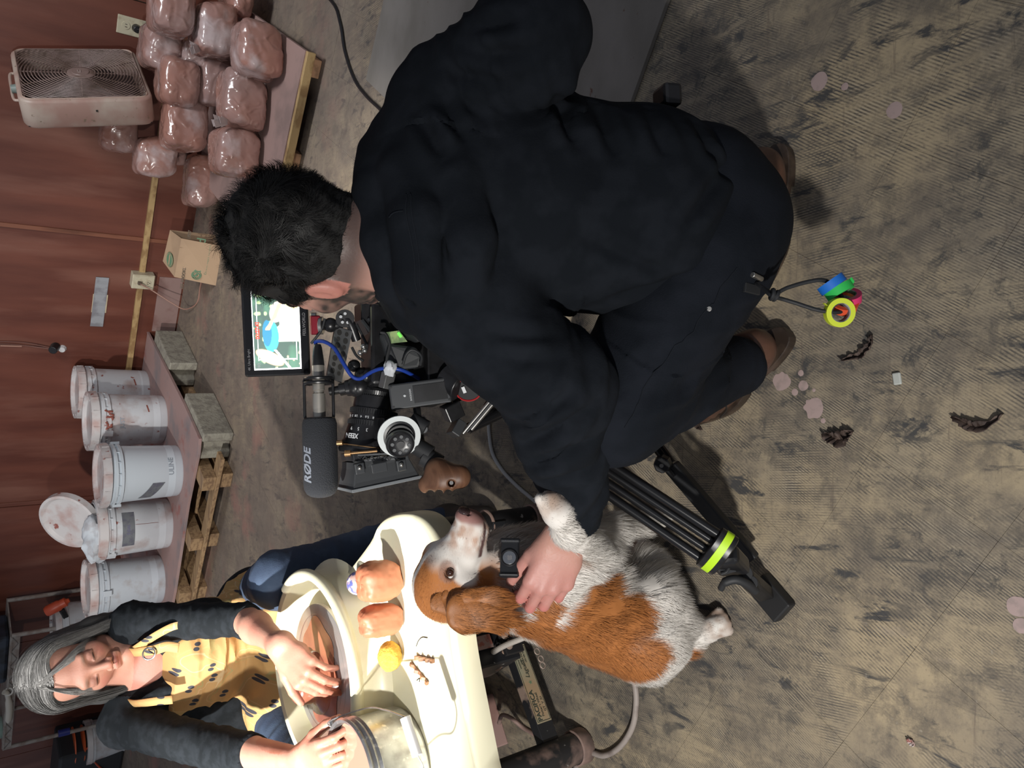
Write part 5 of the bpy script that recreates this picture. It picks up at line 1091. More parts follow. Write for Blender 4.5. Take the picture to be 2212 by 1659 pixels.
lay = rs.uniform(0, 1, n) ** 1.5; end = rs.uniform(.70, 1., n); wav = rs.uniform(0, 6.28, n); px = .006 * rs.normal(size=n)
for k_ in range(K):
    t = k_ / (K - 1) * end; a = np.clip(t / .42, 0, 1) * math.radians(88); dn = np.clip((t - .42) / .58, 0, 1)
    yc = -.020; ry = .100 + .006 * lay; rx = .080 + .010 * lay; rz = .083 + .008 * lay
    yy = y0 * (1 - .25 * np.sin(a)) ; kk_ = np.sqrt(np.clip(1 - ((y0 - yc) / ry) ** 2, .04, 1))
    rzj = 1 + .03 * vnoise(np.stack([y0 * 30, side * 2 + t * 3, ph * 0 + 1], 1), 1, 9)
    x = side * (rzj * rx * kk_ * np.sin(a)) + px * (1 - t); z = .038 + rzj * rz * kk_ * np.cos(a) * .98
    fr_ = np.clip((y0 - .02) / .06, 0, 1)
    x = x + side * (dn * (.016 + .035 * (1 - kk_)) + fr_ * np.sin(a) * .022); z = z - dn * .215; y_ = yy - fr_ * np.sin(a) * .030 + dn * (.045 - .01 * fr_)
    wv = .004 * np.sin(t * 14 + wav) * dn + .0025 * np.sin(t * 30 + wav * 2) * dn + .010 * vnoise(np.stack([y0 * 25 + t * 2, side * 5 + t * 5, px * 0], 1), 1, 12) * (.3 + dn) + .012 * dn * dn * (wav - 3) / 3
    pth[:, k_, 0] = x + wv; pth[:, k_, 1] = y_ + wv; pth[:, k_, 2] = z
pth[:, :, 0] *= -1
W3 = (pth * KH) @ np.array(RH).T + np.array(HC)
base = rs.rand(n); sideL = side > 0
clump = vnoise(np.stack([y0 * 60, side * 3, wav * .1], 1), 1, 4)
g_ = np.clip(.06 + .14 * base + .22 * np.clip(clump, 0, 1) + .28 * (rs.rand(n) < .12), 0, .6); g_ = g_ * np.where(pth[:, -1, 0] < 0, 1.5, .75)  # strands lighter on one side: side light put into the hair colour
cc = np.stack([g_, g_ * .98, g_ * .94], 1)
ctr_ = np.array(HLc(0, -.02, .02)); ax_ = np.array(RH @ Vector((0, 0, 1))); dv_ = W3 - ctr_; tt_ = np.clip(dv_ @ ax_, -.3, 0); dv_ = dv_ - tt_[..., None] * ax_; NN = dv_ / np.linalg.norm(dv_, axis=2, keepdims=True)
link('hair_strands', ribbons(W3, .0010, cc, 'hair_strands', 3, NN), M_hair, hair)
n = 900; rs = np.random.RandomState(9); sd_ = np.where(rs.rand(n) < .5, 1., -1.); K = 12; pth = np.zeros((n, K, 3)); a0 = rs.uniform(0, 1, n); ln_ = rs.uniform(.45, 1, n); w0 = rs.uniform(0, 6.28, n)
for k_ in range(K):
    t = k_ / (K - 1) * ln_; x = sd_ * (.004 + (.050 + .026 * a0) * np.sin(np.clip(t * 1.5, 0, 1.57))); z = .112 - .010 * a0 - .20 * t ** 1.35; rr_ = np.sqrt(np.clip(1 - (x / .085) ** 2, .05, 1)); y_ = -.020 + (.100 + .004 * a0) * rr_ * np.sqrt(np.clip(1 - ((z - .03) / .098) ** 2, .12, 1)) + .006 + .004 * np.sin(t * 9 + w0)
    pth[:, k_, 0] = x + .004 * np.sin(t * 7 + w0); pth[:, k_, 1] = y_; pth[:, k_, 2] = z
W4 = (pth * KH) @ np.array(RH).T + np.array(HC); N4 = W4 - np.array(HC); N4 /= np.linalg.norm(N4, axis=2, keepdims=True); g_ = rs.uniform(.10, .42, n); link('loose_strands', ribbons(W4, .0006, np.stack([g_, g_ * .97, g_ * .92], 1), 'loose_strands', 3, N4), M_hair, hair)
q = B(); q.torus(HLc(-.083, .01, -.060), (1, .4, 0), .016, .0012, 20, 6); q.done('earring', mat('silver', (.7, .7, .7), .2, 1), woman, smooth=True)
# stool
st = thing('stool', Vector((-.71, 2.26, 0)), 'low round stool the woman sits on', 'stool')
q = B(); q.cyl((-.71, 2.26, .31), (-.71, 2.26, .35), .17, n=32); q.done('seat', M_pine, st, bev=.006)
for i in range(4):
    a = i * math.pi / 2 + .6; q = B(); q.cyl((-.71 + .12 * math.cos(a), 2.26 + .12 * math.sin(a), .31), (-.71 + .18 * math.cos(a), 2.26 + .18 * math.sin(a), 0), .015, n=12); q.done('leg', M_pine, st)
# ================= the kneeling man =================
M_hood = mat('black_fleece', (.0068, .0085, .0115), .95, c2=(.010, .012, .016), scale=18, spec=.12, bump=.12, bscale=350)
M_trou = mat('black_denim', (.0060, .0078, .0115), .9, c2=(.009, .011, .016), scale=12, spec=.15, bump=.2, bscale=420)
MC = P(684, 545, 1.11)
f_ = Vector((-.48, .86, -.22)); u_ = Vector((.10, .25, 1)); RM = frame(f_, u_); KM = 1.0
def ML(x, y, z): return MC + RM @ (Vector((x, y, z)) * KM)
c7 = P(850, 520, 1.10); ub = P(1010, 455, 1.15); mb = P(1260, 452, 1.175); lb_ = P(1505, 448, 1.19)
sL = P(1002, 650, 1.09); eL = P(1200, 838, 1.12); wL = P(1243, 1112, 1.235)
sR = P(960, 235, 1.12); eR = P(1148, 82, 1.03); wR_ = P(1150, 190, 1.33)
hL, hR = P(1525, 560, 1.20), P(1525, 400, 1.20); kL = P(1318, 890, 1.20); aL = P(1590, 790, 1.37)
s = S(.0027)
head_ops(s, MC, RM, KM)
s.cap(ML(0, -.035, -.03), c7, .062, .068, .03); s.cap(c7, ub, .07, .09, .03); s.cap(ub, mb, .09, .09, .03); s.cap(mb, lb_ + Vector((0, .03, .08)), .09, .06, .03)
s.cap(ub, sL, .06, .045, .03); s.cap(sL, eL, .045, .038, .02); s.cap(eL, eL + (wL - eL) * .4, .036, .040, .02); s.cap(eL + (wL - eL) * .4, wL, .040, .028, .02)
s.cap(ub, sR, .06, .045, .03); s.cap(sR, eR, .045, .038, .02); s.cap(eR, wR_, .036, .03, .02)
dH = (P(1186, 1262, 1.255) - wL).normalized(); nH = Vector((.22, -.88, .42)); RHd = frame(dH, nH)
w1 = P(1228, 1150, 1.25); s.cap(wL, w1, .027, .026, .012)
hand_ops(s, w1, RHd, side=1, k=1.12, curls=[(.45, .85, .45), (.42, .85, .5), (.42, .8, .5), (.45, .85, .45)], thumb=(.42, .35), spread=.005, kk=.005)
V, F = s.mesh(); loc = (V - np.array(MC)) @ np.array(RM) / KM
C = np.tile(np.array((.50, .275, .215)), (len(V), 1)); C = mixc(C, (.42, .19, .145), np.clip(.35 * vnoise(V, 16, 2) + .1, 0, .6))
hd = np.linalg.norm(loc, axis=1) < .17
ear = (np.abs(np.abs(loc[:, 0]) - .082) < .012) & (np.abs(loc[:, 1] + .010) < .026) & (np.abs(loc[:, 2] + .006) < .036)
C = mixc(C, (.46, .15, .12), ear * .6)
bd = hd * smoothstep(loc[:, 1], -.026, -.010) * smoothstep(loc[:, 2], .004, -.020) * (~ear) * (loc[:, 2] > -.13); C = mixc(C, (.030, .024, .022), bd * np.clip(.9 + .4 * vnoise(V, 120, 6), 0, 1))
hl = hd * smoothstep(loc[:, 2], -.075 - .0 * loc[:, 1], -.035) * (loc[:, 1] < .03); C = mixc(C, (.035, .03, .028), hl * .85 * (~ear))
near = (np.linalg.norm(V - np.array(w1), axis=1) < .24); th = (V - np.array(w1)) @ np.array(dH)
C = mixc(C, (.50, .225, .195), near * smoothstep(th, .0, .10) * .8)
RHn = np.array(RHd); hl_ = (V - np.array(w1)) @ RHn / 1.12
for kx, ky in ((.030, .128), (.0095, .136), (-.0095, .131), (-.028, .112)):
    d = np.hypot(hl_[:, 0] - kx, (hl_[:, 1] - ky)); C = mixc(C, (.50, .13, .12), near * .65 * np.clip(1 - d / .014, 0, 1))
man = link('person', npmesh('person', V, F, C), M_skin, None, smooth=True); tag(man, 'person with dark curly hair crouching in a black hoodie, one hand on the dog', 'person')
# hoodie
s = S(.0042)
s.cap(c7 + Vector((0, .02, -.02)), ub, .085, .12, .06)
s.ell(ub, (.170, .125, .155), k=.05); s.ell(mb, (.158, .125, .19), k=.07); s.ell(lb_ + Vector((0, .03, .06)), (.150, .115, .130), k=.06)
s.cap(ub + Vector((-.05, 0, .03)), sL, .085, .074, .06); s.cap(sL, eL, .076, .072, .03); s.cap(eL, eL + (wL - eL) * .45, .072, .056, .02); s.cap(eL + (wL - eL) * .45, wL + (wL - eL) * .02, .056, .041, .01)
s.cap(ub + Vector((.05, 0, .05)), sR, .090, .075, .06); s.cap(sR, eR, .074, .070, .03); s.cap(eR, wR_, .070, .05, .02)
s.cut(wL + (wL - eL) * .03, wL - eL, .002, (wL, .10))
# waistband at the back and the hood's rolls
hem = lb_ + Vector((0, .05, -.115)); s.cut(P(1645, 450, 1.10), (-.05, -.62, -.80), .01)
s.ell(P(985, 455, 1.055), (.125, .050, .085), k=.03)
s.chain([P(815, 330, 1.13), P(815, 420, 1.06), P(832, 520, 1.04), P(862, 605, 1.06), P(895, 665, 1.10), P(895, 680, 1.17)], [.030, .034, .034, .034, .032, .028], .02)
s.chain([P(850, 290, 1.12), P(880, 380, 1.04), P(905, 480, 1.005), P(920, 600, 1.015), P(930, 655, 1.06)], [.034, .040, .040, .042, .036], .012)
s.chain([P(940, 300, 1.08), P(985, 400, 1.02), P(1010, 520, 1.005), P(1000, 640, 1.03)], [.026, .034, .036, .03], .012)
s.chain([P(880, 670, 1.16), P(850, 630, 1.19)], [.026, .024], .02)
s.cap(ML(0, -.03, -.03), ML(0, -.02, -.13), .068, .066, .008, sub=True)
# creases
s.cap(P(868, 330, 1.05), P(890, 650, 1.00), .006, .006, .008, sub=True); s.cap(P(950, 330, 1.01), P(968, 660, .975), .005, .005, .010, sub=True)
V, F = s.mesh(); N = vnorm(V, F)
V = folds(V, N, eL + (sL - eL) * .45, wL - (wL - eL) * .14, .011, 19, 21, .9, rad=.12); V = folds(V, N, sR, eR + (eR - sR) * .2, .0075, 20, 24, .6, rad=.12); V = folds(V, N, ub, lb_, .007, 6, 27, 1.6)
N = vnorm(V, F); big = vnoise(V * np.array([1, 1, .6]), 7, 31); V = V + N * (.004 * big)[:, None]
bvh_ = BVHTree.FromPolygons([Vector(v) for v in V], [tuple(int(i) for i in f) for f in F]); eye_ = Vector((0, 0, CH)); N = vnorm(V, F); dsp = np.zeros(len(V))
for x0, y0_, x1, y1_, dp in ((1195, 190, 1245, 310, .010), (1290, 222, 1335, 340, .009), (1400, 235, 1445, 340, .008), (1590, 320, 1480, 490, .008), (1500, 265, 1605, 420, .007), (1240, 500, 1470, 600, .005), (1330, 640, 1590, 560, .008), (1470, 640, 1600, 590, .008), (905, 240, 960, 340, .009), (950, 205, 1015, 310, .008), (1118, 965, 1290, 872, .009), (1140, 1005, 1298, 940, .009), (1105, 915, 1235, 850, .007), (1168, 1042, 1295, 1005, .007), (1012, 62, 1125, 35, .008), (1000, 105, 1150, 112, .008), (960, 145, 1062, 172, .008), (1060, 720, 1190, 725, .006), (1045, 760, 1200, 775, .006)):
    pl = []
    for k_ in range(7):
        f = k_ / 6; h = bvh_.ray_cast(eye_, (P(x0 + (x1 - x0) * f, y0_ + (y1_ - y0_) * f + 6 * math.sin(f * 3.14), 1) - eye_).normalized())
        if h[0] is not None: pl.append(np.array(h[0]))
    if len(pl) < 3: continue
    dm = np.full(len(V), 9.); tm = np.zeros(len(V))
    for k_ in range(len(pl) - 1):
        d, t = seglen(V, pl[k_], pl[k_ + 1]); b_ = d < dm; dm = np.where(b_, d, dm); tm = np.where(b_, (k_ + t) / (len(pl) - 1), tm)
    e = np.sin(np.pi * np.clip(tm, .03, .97)) ** .6; dsp += e * (-dp * np.exp(-(dm / .009) ** 2) + dp * .65 * np.exp(-((dm - .021) / .011) ** 2))
V = V + N * dsp[:, None]
hoodie = link('hoodie', npmesh('hoodie', V, F), M_hood, man, smooth=True)
M_seam = mat('seam_thread', (.011, .013, .017), .9, spec=.1)
for pts in ([(868, 400), (876, 470), (890, 560), (890, 640)], [(882, 400), (890, 470), (903, 560), (903, 640)], [(778, 456), (820, 452), (866, 452)]):
    drape(hoodie, [P(x, y, .96) for x, y in pts], .0009, M_seam)
# ribbed cuff
q = B(); ax = (wL - eL).normalized(); n = 72; vs = []; x_ = ax.orthogonal().normalized(); y_ = ax.cross(x_); rows = [(-.052, .0415), (-.045, .0425), (-.02, .0400), (.006, .0385), (.010, .0365)]
for t_, r_ in rows:
    for i in range(n): a = 2 * math.pi * i / n; r2 = r_ + (.0011 if i % 2 else -.0003); vs.append(wL + ax * (t_ + .010) + x_ * (r2 * math.cos(a)) + y_ * (r2 * math.sin(a)))
q.add(vs, [(j * n + i, j * n + (i + 1) % n, (j + 1) * n + (i + 1) % n, (j + 1) * n + i) for j in range(len(rows) - 1) for i in range(n)]); q.done('ribbed_cuff', M_hood, hoodie, smooth=True)
# seams, small eyelet, drawcord end
# trousers
s = S(.0046)
pel = (hL + hR) / 2 + Vector((0, .03, -.0)); s.ell(pel, (.130, .085, .085), k=.05); s.cap(hL, P(1600, 510, 1.22), .07, .055, .05); s.cap(hR, P(1605, 430, 1.22), .075, .060, .05); s.cap(P(1555, 495, 1.2), P(1600, 490, 1.20), .08, .068, .05)
s.cap(hL, kL, .100, .082, .04); s.cap(kL, aL, .076, .052, .03)
kR = P(1400, 330, 1.32); s.cap(hR, kR, .085, .07, .04); s.cap(kR, PZ(1560, 350, .08), .065, .045, .03)
s.cut(aL + (aL - kL).normalized() * .03, (aL - kL), .004, (aL, .10))
V, F = s.mesh(); N = vnorm(V, F); V = folds(V, N, hL, kL, .006, 16, 33, .9, rad=.16); V = folds(V, N, kL, aL, .005, 18, 35, .6, rad=.12)
V[:, 2] = np.maximum(V[:, 2], .012)
trou = link('trousers', npmesh('trousers', V, F), M_trou, man, smooth=True)
drape(trou, [P(1640, 575, 1.05), P(1575, 670, 1.05), P(1500, 765, 1.05), P(1410, 850, 1.08), P(1350, 930, 1.1)], .0010, M_seam); drape(trou, [P(1320, 700, 1.05), P(1360, 690, 1.05), P(1430, 720, 1.05)], .0010, M_seam)
q = B(); q.beam(P(1440, 188, 1.17), P(1442, 235, 1.17), .03, .045, (0, -1, .4)); q.done('belt_pouch', M_black, man, bev=.006)
# leather shoes
M_leath = mat('brown_leather', (.115, .055, .035), .42, c2=(.065, .035, .025), scale=14, thr=(.4, .65), bump=.25, bscale=40, detail=8); M_sole = mat('dark_sole', (.035, .024, .018), .4, c2=(.075, .05, .035), scale=20)
def shoe(heel, toe, label, roll=0):
    heel = Vector((heel.x, heel.y, 0)); toe = Vector((toe.x, toe.y, 0)); f = (toe - heel); Ls = f.length; f.normalize(); r = Vector((f.y, -f.x, 0)); up = Vector((0, 0, 1))
    def G(x, y, z): return heel + r * x + f * y + up * z
    s = S(.0028)
    s.cap(G(0, .045, .060), G(0, .075, .058), .034, .036, .02); s.cap(G(0, .075, .058), G(.004, .17, .045), .036, .034, .03); s.cap(G(.004, .17, .045), G(.006, Ls - .045, .040), .038, .033, .03)
    s.cap(G(0, .045, .070), G(0, .06, .105), .030, .034, .02); s.ell(G(.008, Ls - .06, .045), (.042, .046, .026), np.array(Matrix((r, f, up)).transposed()), .02)
    s.cap(G(0, .04, .125), G(0, .095, .14), .028, .028, .01, sub=True); s.cut(G(0, 0, .024), (0, 0, -1), .004)
    V, F = s.mesh(); N = vnorm(V, F); V = folds(V, N, G(0, .10, .05), G(0, .21, .05), .0018, 55, 41, 0, rad=.08); up_o = link('shoe', npmesh('shoe', V, F), M_leath, man, smooth=True); up_o['label'] = label
    def outline(k=0):
        pts = []
        for i in range(40):
            a = 2 * math.pi * i / 40; y = Ls / 2 - math.cos(a) * (Ls / 2 + .004 + k); t = (y / Ls); wd = .036 + .012 * math.exp(-((t - .68) / .20) ** 2) - .004 * math.exp(-((t - .42) / .12) ** 2)
            pts.append((math.sin(a) * abs(math.sin(a)) ** -.35 * (wd + k) + .004 * t if abs(math.sin(a)) > 1e-6 else 0, y))
        return pts
    q = B(); q.prism([G(x, y, .012) for x, y in outline(.002)], (0, 0, .014)); so = q.done('welt', M_sole, up_o, bev=.002)
    q = B(); q.prism([G(x, y, .0005) for x, y in outline(0) if y < .075], (0, 0, .012)); q.prism([G(x, y, .0005) for x, y in outline(0) if y > .12], (0, 0, .012)); q.done('sole', M_sole, up_o, bev=.002)
    return G, up_o
GL, shl = shoe(PZ(1712, 722), PZ(1508, 905), 'brown leather lace-up shoe planted flat')
q = B()
for i, y in enumerate((.125, .148, .17)): q.tube(bez([GL(-.018, y, .080 - i * .004), GL(0, y + .006, .088 - i * .005), GL(.02, y + .012, .082 - i * .005)], 4), .0018, 6)
q.tube(bez([GL(.0, .15, .088), GL(-.03, .155, .082), GL(-.045, .17, .05), GL(-.046, .20, .04)], 5), .0016, 6); q.tube(bez([GL(-.018, .13, .082), GL(-.030, .12, .075), GL(-.030, .14, .070)], 5), .0016, 6); tag(q.done('laces', mat('dark_lace', (.02, .015, .012), .7), shl, smooth=True), kind='stuff')
q = B()
for y in (.132, .150, .168): q.torus(GL(-.026, y, .074 - (y - .13) * .2), (-1, 0, 1), .0030, .0010, 12, 5)
tag(q.done('eyelets', mat('brass_eyelet', (.5, .45, .35), .3, .9), shl, smooth=True), kind='stuff')
hx, tx_ = PZ(1698, 322), PZ(1672, 480); shoe(hx, hx + (tx_ - hx).normalized() * .26, 'brown leather shoe of the folded leg')
# hair: base and curls
M_mhair = mat('black_hair', (0, 0, 0), .5, attr=True, spec=.25); M_mbase = mat('black_hair_base', (.010, .0095, .009), .8)
s = S(.004); Rn = np.array(RM)
s.ell(ML(0, -.020, .042), np.array((.079, .101, .089)) * KM, Rn, .01); s.cap(ML(0, -.05, .0), ML(0, -.058, -.035), .060 * KM, .045 * KM, .03)
s.ell(ML(0, .13, .0), np.array((.10, .075, .12)), Rn, .015, True); s.cut(ML(0, -.02, -.030), RM @ Vector((0, .55, -1)), .012)
V, F = s.mesh(); N = vnorm(V, F); V = V + N * (.0035 * vnoise(V, 70, 2) + .003 * vnoise(V, 35, 3))[:, None]; mh_ = link('hair', npmesh('hair', V, F), M_mbase, man, smooth=True)
n = 26000; Pp, Nr, _ = sample(V, F, n, 4); rs = np.random.RandomState(8); lp = (Pp - np.array(MC)) @ Rn / KM; K = 6
top = smoothstep(lp[:, 2], -.01, .07); ln = .006 + .024 * top; g1 = rs.normal(size=(n, 3)); cl = np.stack([vnoise(Pp, 55, 20 + i) for i in range(3)], 1)
dn = np.array(RM @ Vector((0, -.55, -.75))); dirn = Nr * .55 + dn * (.9 - .3 * top)[:, None] + cl * .8 + g1 * .12; dirn /= np.linalg.norm(dirn, axis=1, keepdims=True); pth = np.zeros((n, K, 3)); p_ = Pp - Nr * .002; d_ = dirn.copy(); crl = np.cross(Nr, cl); crl /= np.linalg.norm(crl, axis=1, keepdims=True) + 1e-9
for k_ in range(K):
    pth[:, k_] = p_; p_ = p_ + d_ * (ln / (K - 1))[:, None]; d_ = d_ + crl * (.55 * top)[:, None] - Nr * .12 * top[:, None]; d_ /= np.linalg.norm(d_, axis=1, keepdims=True)
g_ = .004 + .010 * rs.rand(n) + .02 * (rs.rand(n) < .05); link('curls', ribbons(pth, .0007, np.stack([g_, g_ * .93, g_ * .88], 1), 'curls', 3, Nr), M_mhair, mh_)
# ================= the dog =================
dE = lambda x, y, d: P(x, y, d)
hc_ = P(962, 1248, 1.325); noseT = P(990, 1112, 1.29); fD = (noseT - hc_).normalized(); RD = frame(fD, Vector((0, .42, 1)))
def DL(x, y, z): return hc_ + RD @ Vector((1.22 * x, 1.0 * y, 1.25 * z))
Rn = np.array(RD); s = S(.0030); G2 = np.array((1.22, 1.0, 1.25))
def he(c, r, k, sub=False): s.ell(DL(*c), np.array(r) * G2, Rn, k, sub)
def hcap(a, b, ra, rb, k, sub=False): s.cap(DL(*a), DL(*b), ra * 1.2, rb * 1.2, k, sub=sub)
he((0, -.010, .004), (.043, .058, .040), .02); he((0, .030, .002), (.035, .040, .030), .02)
hcap((0, .045, -.008), (0, .110, -.016), .0235, .0185, .018); hcap((0, .045, -.030), (0, .098, -.034), .019, .0135, .014)
for q_ in (-1, 1):
    hcap((q_ * .012, .060, -.022), (q_ * .010, .106, -.024), .0165, .0125, .012); he((q_ * .030, -.002, -.022), (.021, .034, .027), .02); he((q_ * .021, .032, .020), (.013, .017, .010), .012)
he((0, .121, -.009), (.0135, .011, .0115), .006)
for q_ in (-1, 1): he((q_ * .0065, .1295, -.011), (.0035, .005, .003), .002, True); he((q_ * .0335, .036, .004), (.007, .0105, .0075), .005, True)
for q_ in (-1, 1): hcap((q_ * .025, .056, -.036), (q_ * .016, .106, -.0315), .0014, .0014, .004, True)
ch1 = P(1100, 1245, 1.40); ch2 = P(1195, 1270, 1.44); bl = P(1300, 1325, 1.50); rp = P(1392, 1362, 1.535)
s.cap(DL(0, -.030, -.015), ch1, .046, .066, .03); s.cap(DL(0, -.015, -.035), ch1 + Vector((.012, -.01, .01)), .034, .048, .03); s.cap(ch1, ch2, .074, .092, .05); s.cap(ch2, bl, .092, .088, .05); s.cap(bl, rp, .088, .080, .05)
s.cap(P(1165, 1205, 1.42), P(1260, 1218, 1.46), .052, .066, .04)
# raised front leg
s.chain([P(1215, 1245, 1.36), P(1283, 1188, 1.345), P(1228, 1148, 1.205), P(1203, 1105, 1.165), P(1188, 1083, 1.160)], [.046, .031, .0225, .021, .017], .025)
for o_ in (-.016, -.005, .006, .016): s.cap(P(1196, 1098, 1.162) + Vector((0, 0, o_)), P(1184, 1078, 1.158) + Vector((.003, -.004, o_ * 1.25)), .0095, .0078, .006)
# other front leg, hanging to the right
s.chain([P(1240, 1165, 1.44), P(1320, 1140, 1.50), P(1385, 1132, 1.58), P(1430, 1120, 1.62)], [.040, .024, .019, .019], .03)
# hind legs
s.ell(P(1395, 1378, 1.50), (.085, .080, .080), k=.04); s.cap(P(1400, 1370, 1.49), P(1418, 1288, 1.475), .066, .044, .03); s.chain([P(1418, 1288, 1.475), P(1470, 1345, 1.50), PZ(1490, 1385, .045), PZ(1530, 1360, .030), PZ(1556, 1346, .024)], [.042, .030, .022, .021, .017], .02)
pz = PZ(1548, 1350, .018); fw = (PZ(1570, 1338, .018) - PZ(1500, 1378, .018)).normalized(); sw_ = Vector((-fw.y, fw.x, 0))
for o_ in (-.019, -.0065, .0065, .019): s.cap(pz + sw_ * o_ * .7, pz + fw * (.026 - abs(o_) * .4) + sw_ * o_ + Vector((0, 0, -.003)), .0115, .0098, .005)
s.chain([P(1370, 1300, 1.54), P(1400, 1230, 1.56), PZ(1400, 1200, .04), PZ(1382, 1168, .022)], [.06, .04, .022, .019], .03)
pz = PZ(1384, 1175, .018); fw = Vector((.2, .95, 0)).normalized()
for o_ in (-.017, -.006, .006, .017): s.cap(pz + Vector((o_, 0, 0)), pz + Vector((o_ * 1.3, .03, -.002)) + Vector((.01, 0, 0)), .011, .0095, .005)
# tail stub
s.cap(P(1420, 1405, 1.56), P(1462, 1412, 1.555), .030, .018, .02)
V, F = s.mesh(); V[:, 2] = np.maximum(V[:, 2], .004); N = vnorm(V, F); loc = (V - np.array(hc_)) @ Rn / G2
V = V + N * (.0018 * vnoise(V, 45, 3))[:, None]
WH = np.array((.74, .70, .65)); OR = np.array((.40, .145, .035)); C = np.tile(WH, (len(V), 1))
wob = .25 * vnoise(V, 22, 7) + .12 * vnoise(V, 60, 8)
def patch(x, y, d, r, col=OR, a=1., soft=.12):
    global C
    q_ = np.linalg.norm((V - np.array(P(x, y, d))) / np.array(r), axis=1) + wob * .5; C = mixc(C, col, a * smoothstep(q_, 1 + soft, 1 - soft))
hm = np.linalg.norm(loc, axis=1) < .20
for a_ in ((1262, 1400, 1.40, (.085, .10, .085)), (1290, 1335, 1.38, (.075, .08, .065)), (1302, 1295, 1.37, (.045, .06, .045)), (1340, 1410, 1.46, (.06, .09, .07)), (1205, 1375, 1.38, (.04, .06, .035)), (1150, 1345, 1.36, (.040, .06, .028)), (1168, 1318, 1.34, (.026, .05, .026)), (1360, 1330, 1.42, (.045, .06, .035)), (1385, 1395, 1.46, (.035, .06, .035)), (1455, 1412, 1.55, (.05, .05, .042))): patch(*a_)
for x, y, d, r in ((1186, 1084, 1.16, .030), (1556, 1345, 1.53, .045), (1384, 1172, 1.66, .05)):
    q_ = np.linalg.norm(V - np.array(P(x, y, d)), axis=1); C = mixc(C, (.30, .17, .10), smoothstep(q_, r * 1.2, r * .4) * np.clip(.75 + .9 * vnoise(V, 90, 15), 0, .9))
patch(1090, 1300, 1.33, (.035, .05, .04), WH)
# head colours
x_, y_, z_ = loc.T; w2 = .3 * vnoise(V, 40, 9)
onh = smoothstep(y_ + .012 * w2, .062, .030) * hm * smoothstep(z_ + .6 * 0, -.085, -.055); C = mixc(C, OR, onh)
C = mixc(C, WH, hm * smoothstep(np.abs(x_ + .001) + .002 * w2, .008, .005) * (z_ > 0) * smoothstep(y_, -.055, -.045))          # blaze
C = mixc(C, WH * .93, hm * smoothstep(np.hypot((y_ - .052) / .034, (z_ + .018) / .024) + w2 * .4, 1.1, .8) * (np.abs(x_) > .015))
C = mixc(C, (.42, .22, .13), hm * smoothstep(y_, .055, .085) * np.clip(.45 + .8 * vnoise(V, 110, 12), 0, .75))
C = mixc(C, (.27, .15, .11), hm * smoothstep(np.hypot((y_ - .038) / .020, (z_ - .009) / .014), 1.0, .7) * (np.abs(x_) > .018) * .7)
C = mixc(C, (.33, .17, .15), hm * smoothstep(y_, .112, .122)); C = mixc(C, (.04, .025, .025), hm * smoothstep(y_, .1315, .134) * .9)
C = mixc(C, (.10, .05, .045), hm * smoothstep(np.abs(z_ + .0365), .004, .002) * (y_ > .058) * (np.abs(x_) > .010))
dog = link('dog', npmesh('dog', V, F, C), mat('dog_skin', (0, 0, 0), .8, attr=True), None, smooth=True); tag(dog, 'orange and white spaniel-like dog sitting up on the floor, held by the crouching man', 'dog')
# fur
M_fur = mat('dog_fur', (0, 0, 0), .55, attr=True, sheen=.1)
n = 95000; Pp, Nr, ti = sample(V, F, n, 11); rs = np.random.RandomState(12); lp = (Pp - np.array(hc_)) @ Rn / G2
onhead = (np.linalg.norm(lp, axis=1) < .165) & (lp[:, 2] > -.06)
bodyax = np.array(rp - ch1); bodyax /= np.linalg.norm(bodyax)
comb = np.where(onhead[:, None], np.array(RD @ Vector((0, -1, -.2)))[None], bodyax[None] + np.array([0, 0, -.35])[None])
fr = np.zeros(n)
for x, y, d, r, v in ((1300, 1195, 1.42, .13, 1.), (1100, 1190, 1.36, .09, .7), (1390, 1230, 1.5, .12, 1.), (1440, 1310, 1.5, .09, .8), (1460, 1415, 1.55, .06, .7), (1140, 1310, 1.36, .06, .5), (1270, 1170, 1.3, .07, .6)):
    fr = np.maximum(fr, v * np.clip(1.3 - np.linalg.norm(Pp - np.array(P(x, y, d)), axis=1) / r, 0, 1))
nose_ = onhead & (lp[:, 1] > .112)
ln = np.where(onhead, .0050 + .003 * smoothstep(lp[:, 1], .05, -.03), .012 + .026 * fr) * rs.uniform(.7, 1.25, n); ln[nose_] *= .25
for x, y, d, r in ((1186, 1084, 1.16, .034), (1556, 1345, 1.53, .05), (1384, 1172, 1.66, .05)): ln *= 1 - .68 * smoothstep(np.linalg.norm(Pp - np.array(P(x, y, d)), axis=1), r * 1.3, r * .8)
comb = comb - Nr * (comb * Nr).sum(1, keepdims=True); comb /= np.linalg.norm(comb, axis=1, keepdims=True) + 1e-6
cl = np.stack([vnoise(Pp, 28, 40 + i) for i in range(3)], 1); d0 = Nr * (.42 - .10 * fr)[:, None] + comb * .9 + cl * (.35 + .5 * fr)[:, None] + rs.normal(size=(n, 3)) * .10; d0 /= np.linalg.norm(d0, axis=1, keepdims=True)
K = 4; pth = np.zeros((n, K, 3)); p_ = Pp - Nr * .001; d_ = d0
for k_ in range(K):
    pth[:, k_] = p_; p_ = p_ + d_ * (ln / (K - 1))[:, None]; d_ = d_ + np.array([0, 0, -.30]) * fr[:, None] - Nr * .12; d_ = d_ / np.linalg.norm(d_, axis=1, keepdims=True)
pth[:, :, 2] = np.maximum(pth[:, :, 2], .004)
cc = C[ti] * rs.uniform(.82, 1.12, (n, 1)); cc = np.clip(cc, 0, .8)
link('fur', ribbons(pth, np.where(onhead, .00085, .0010), cc, 'fur', 3, Nr), M_fur, dog)
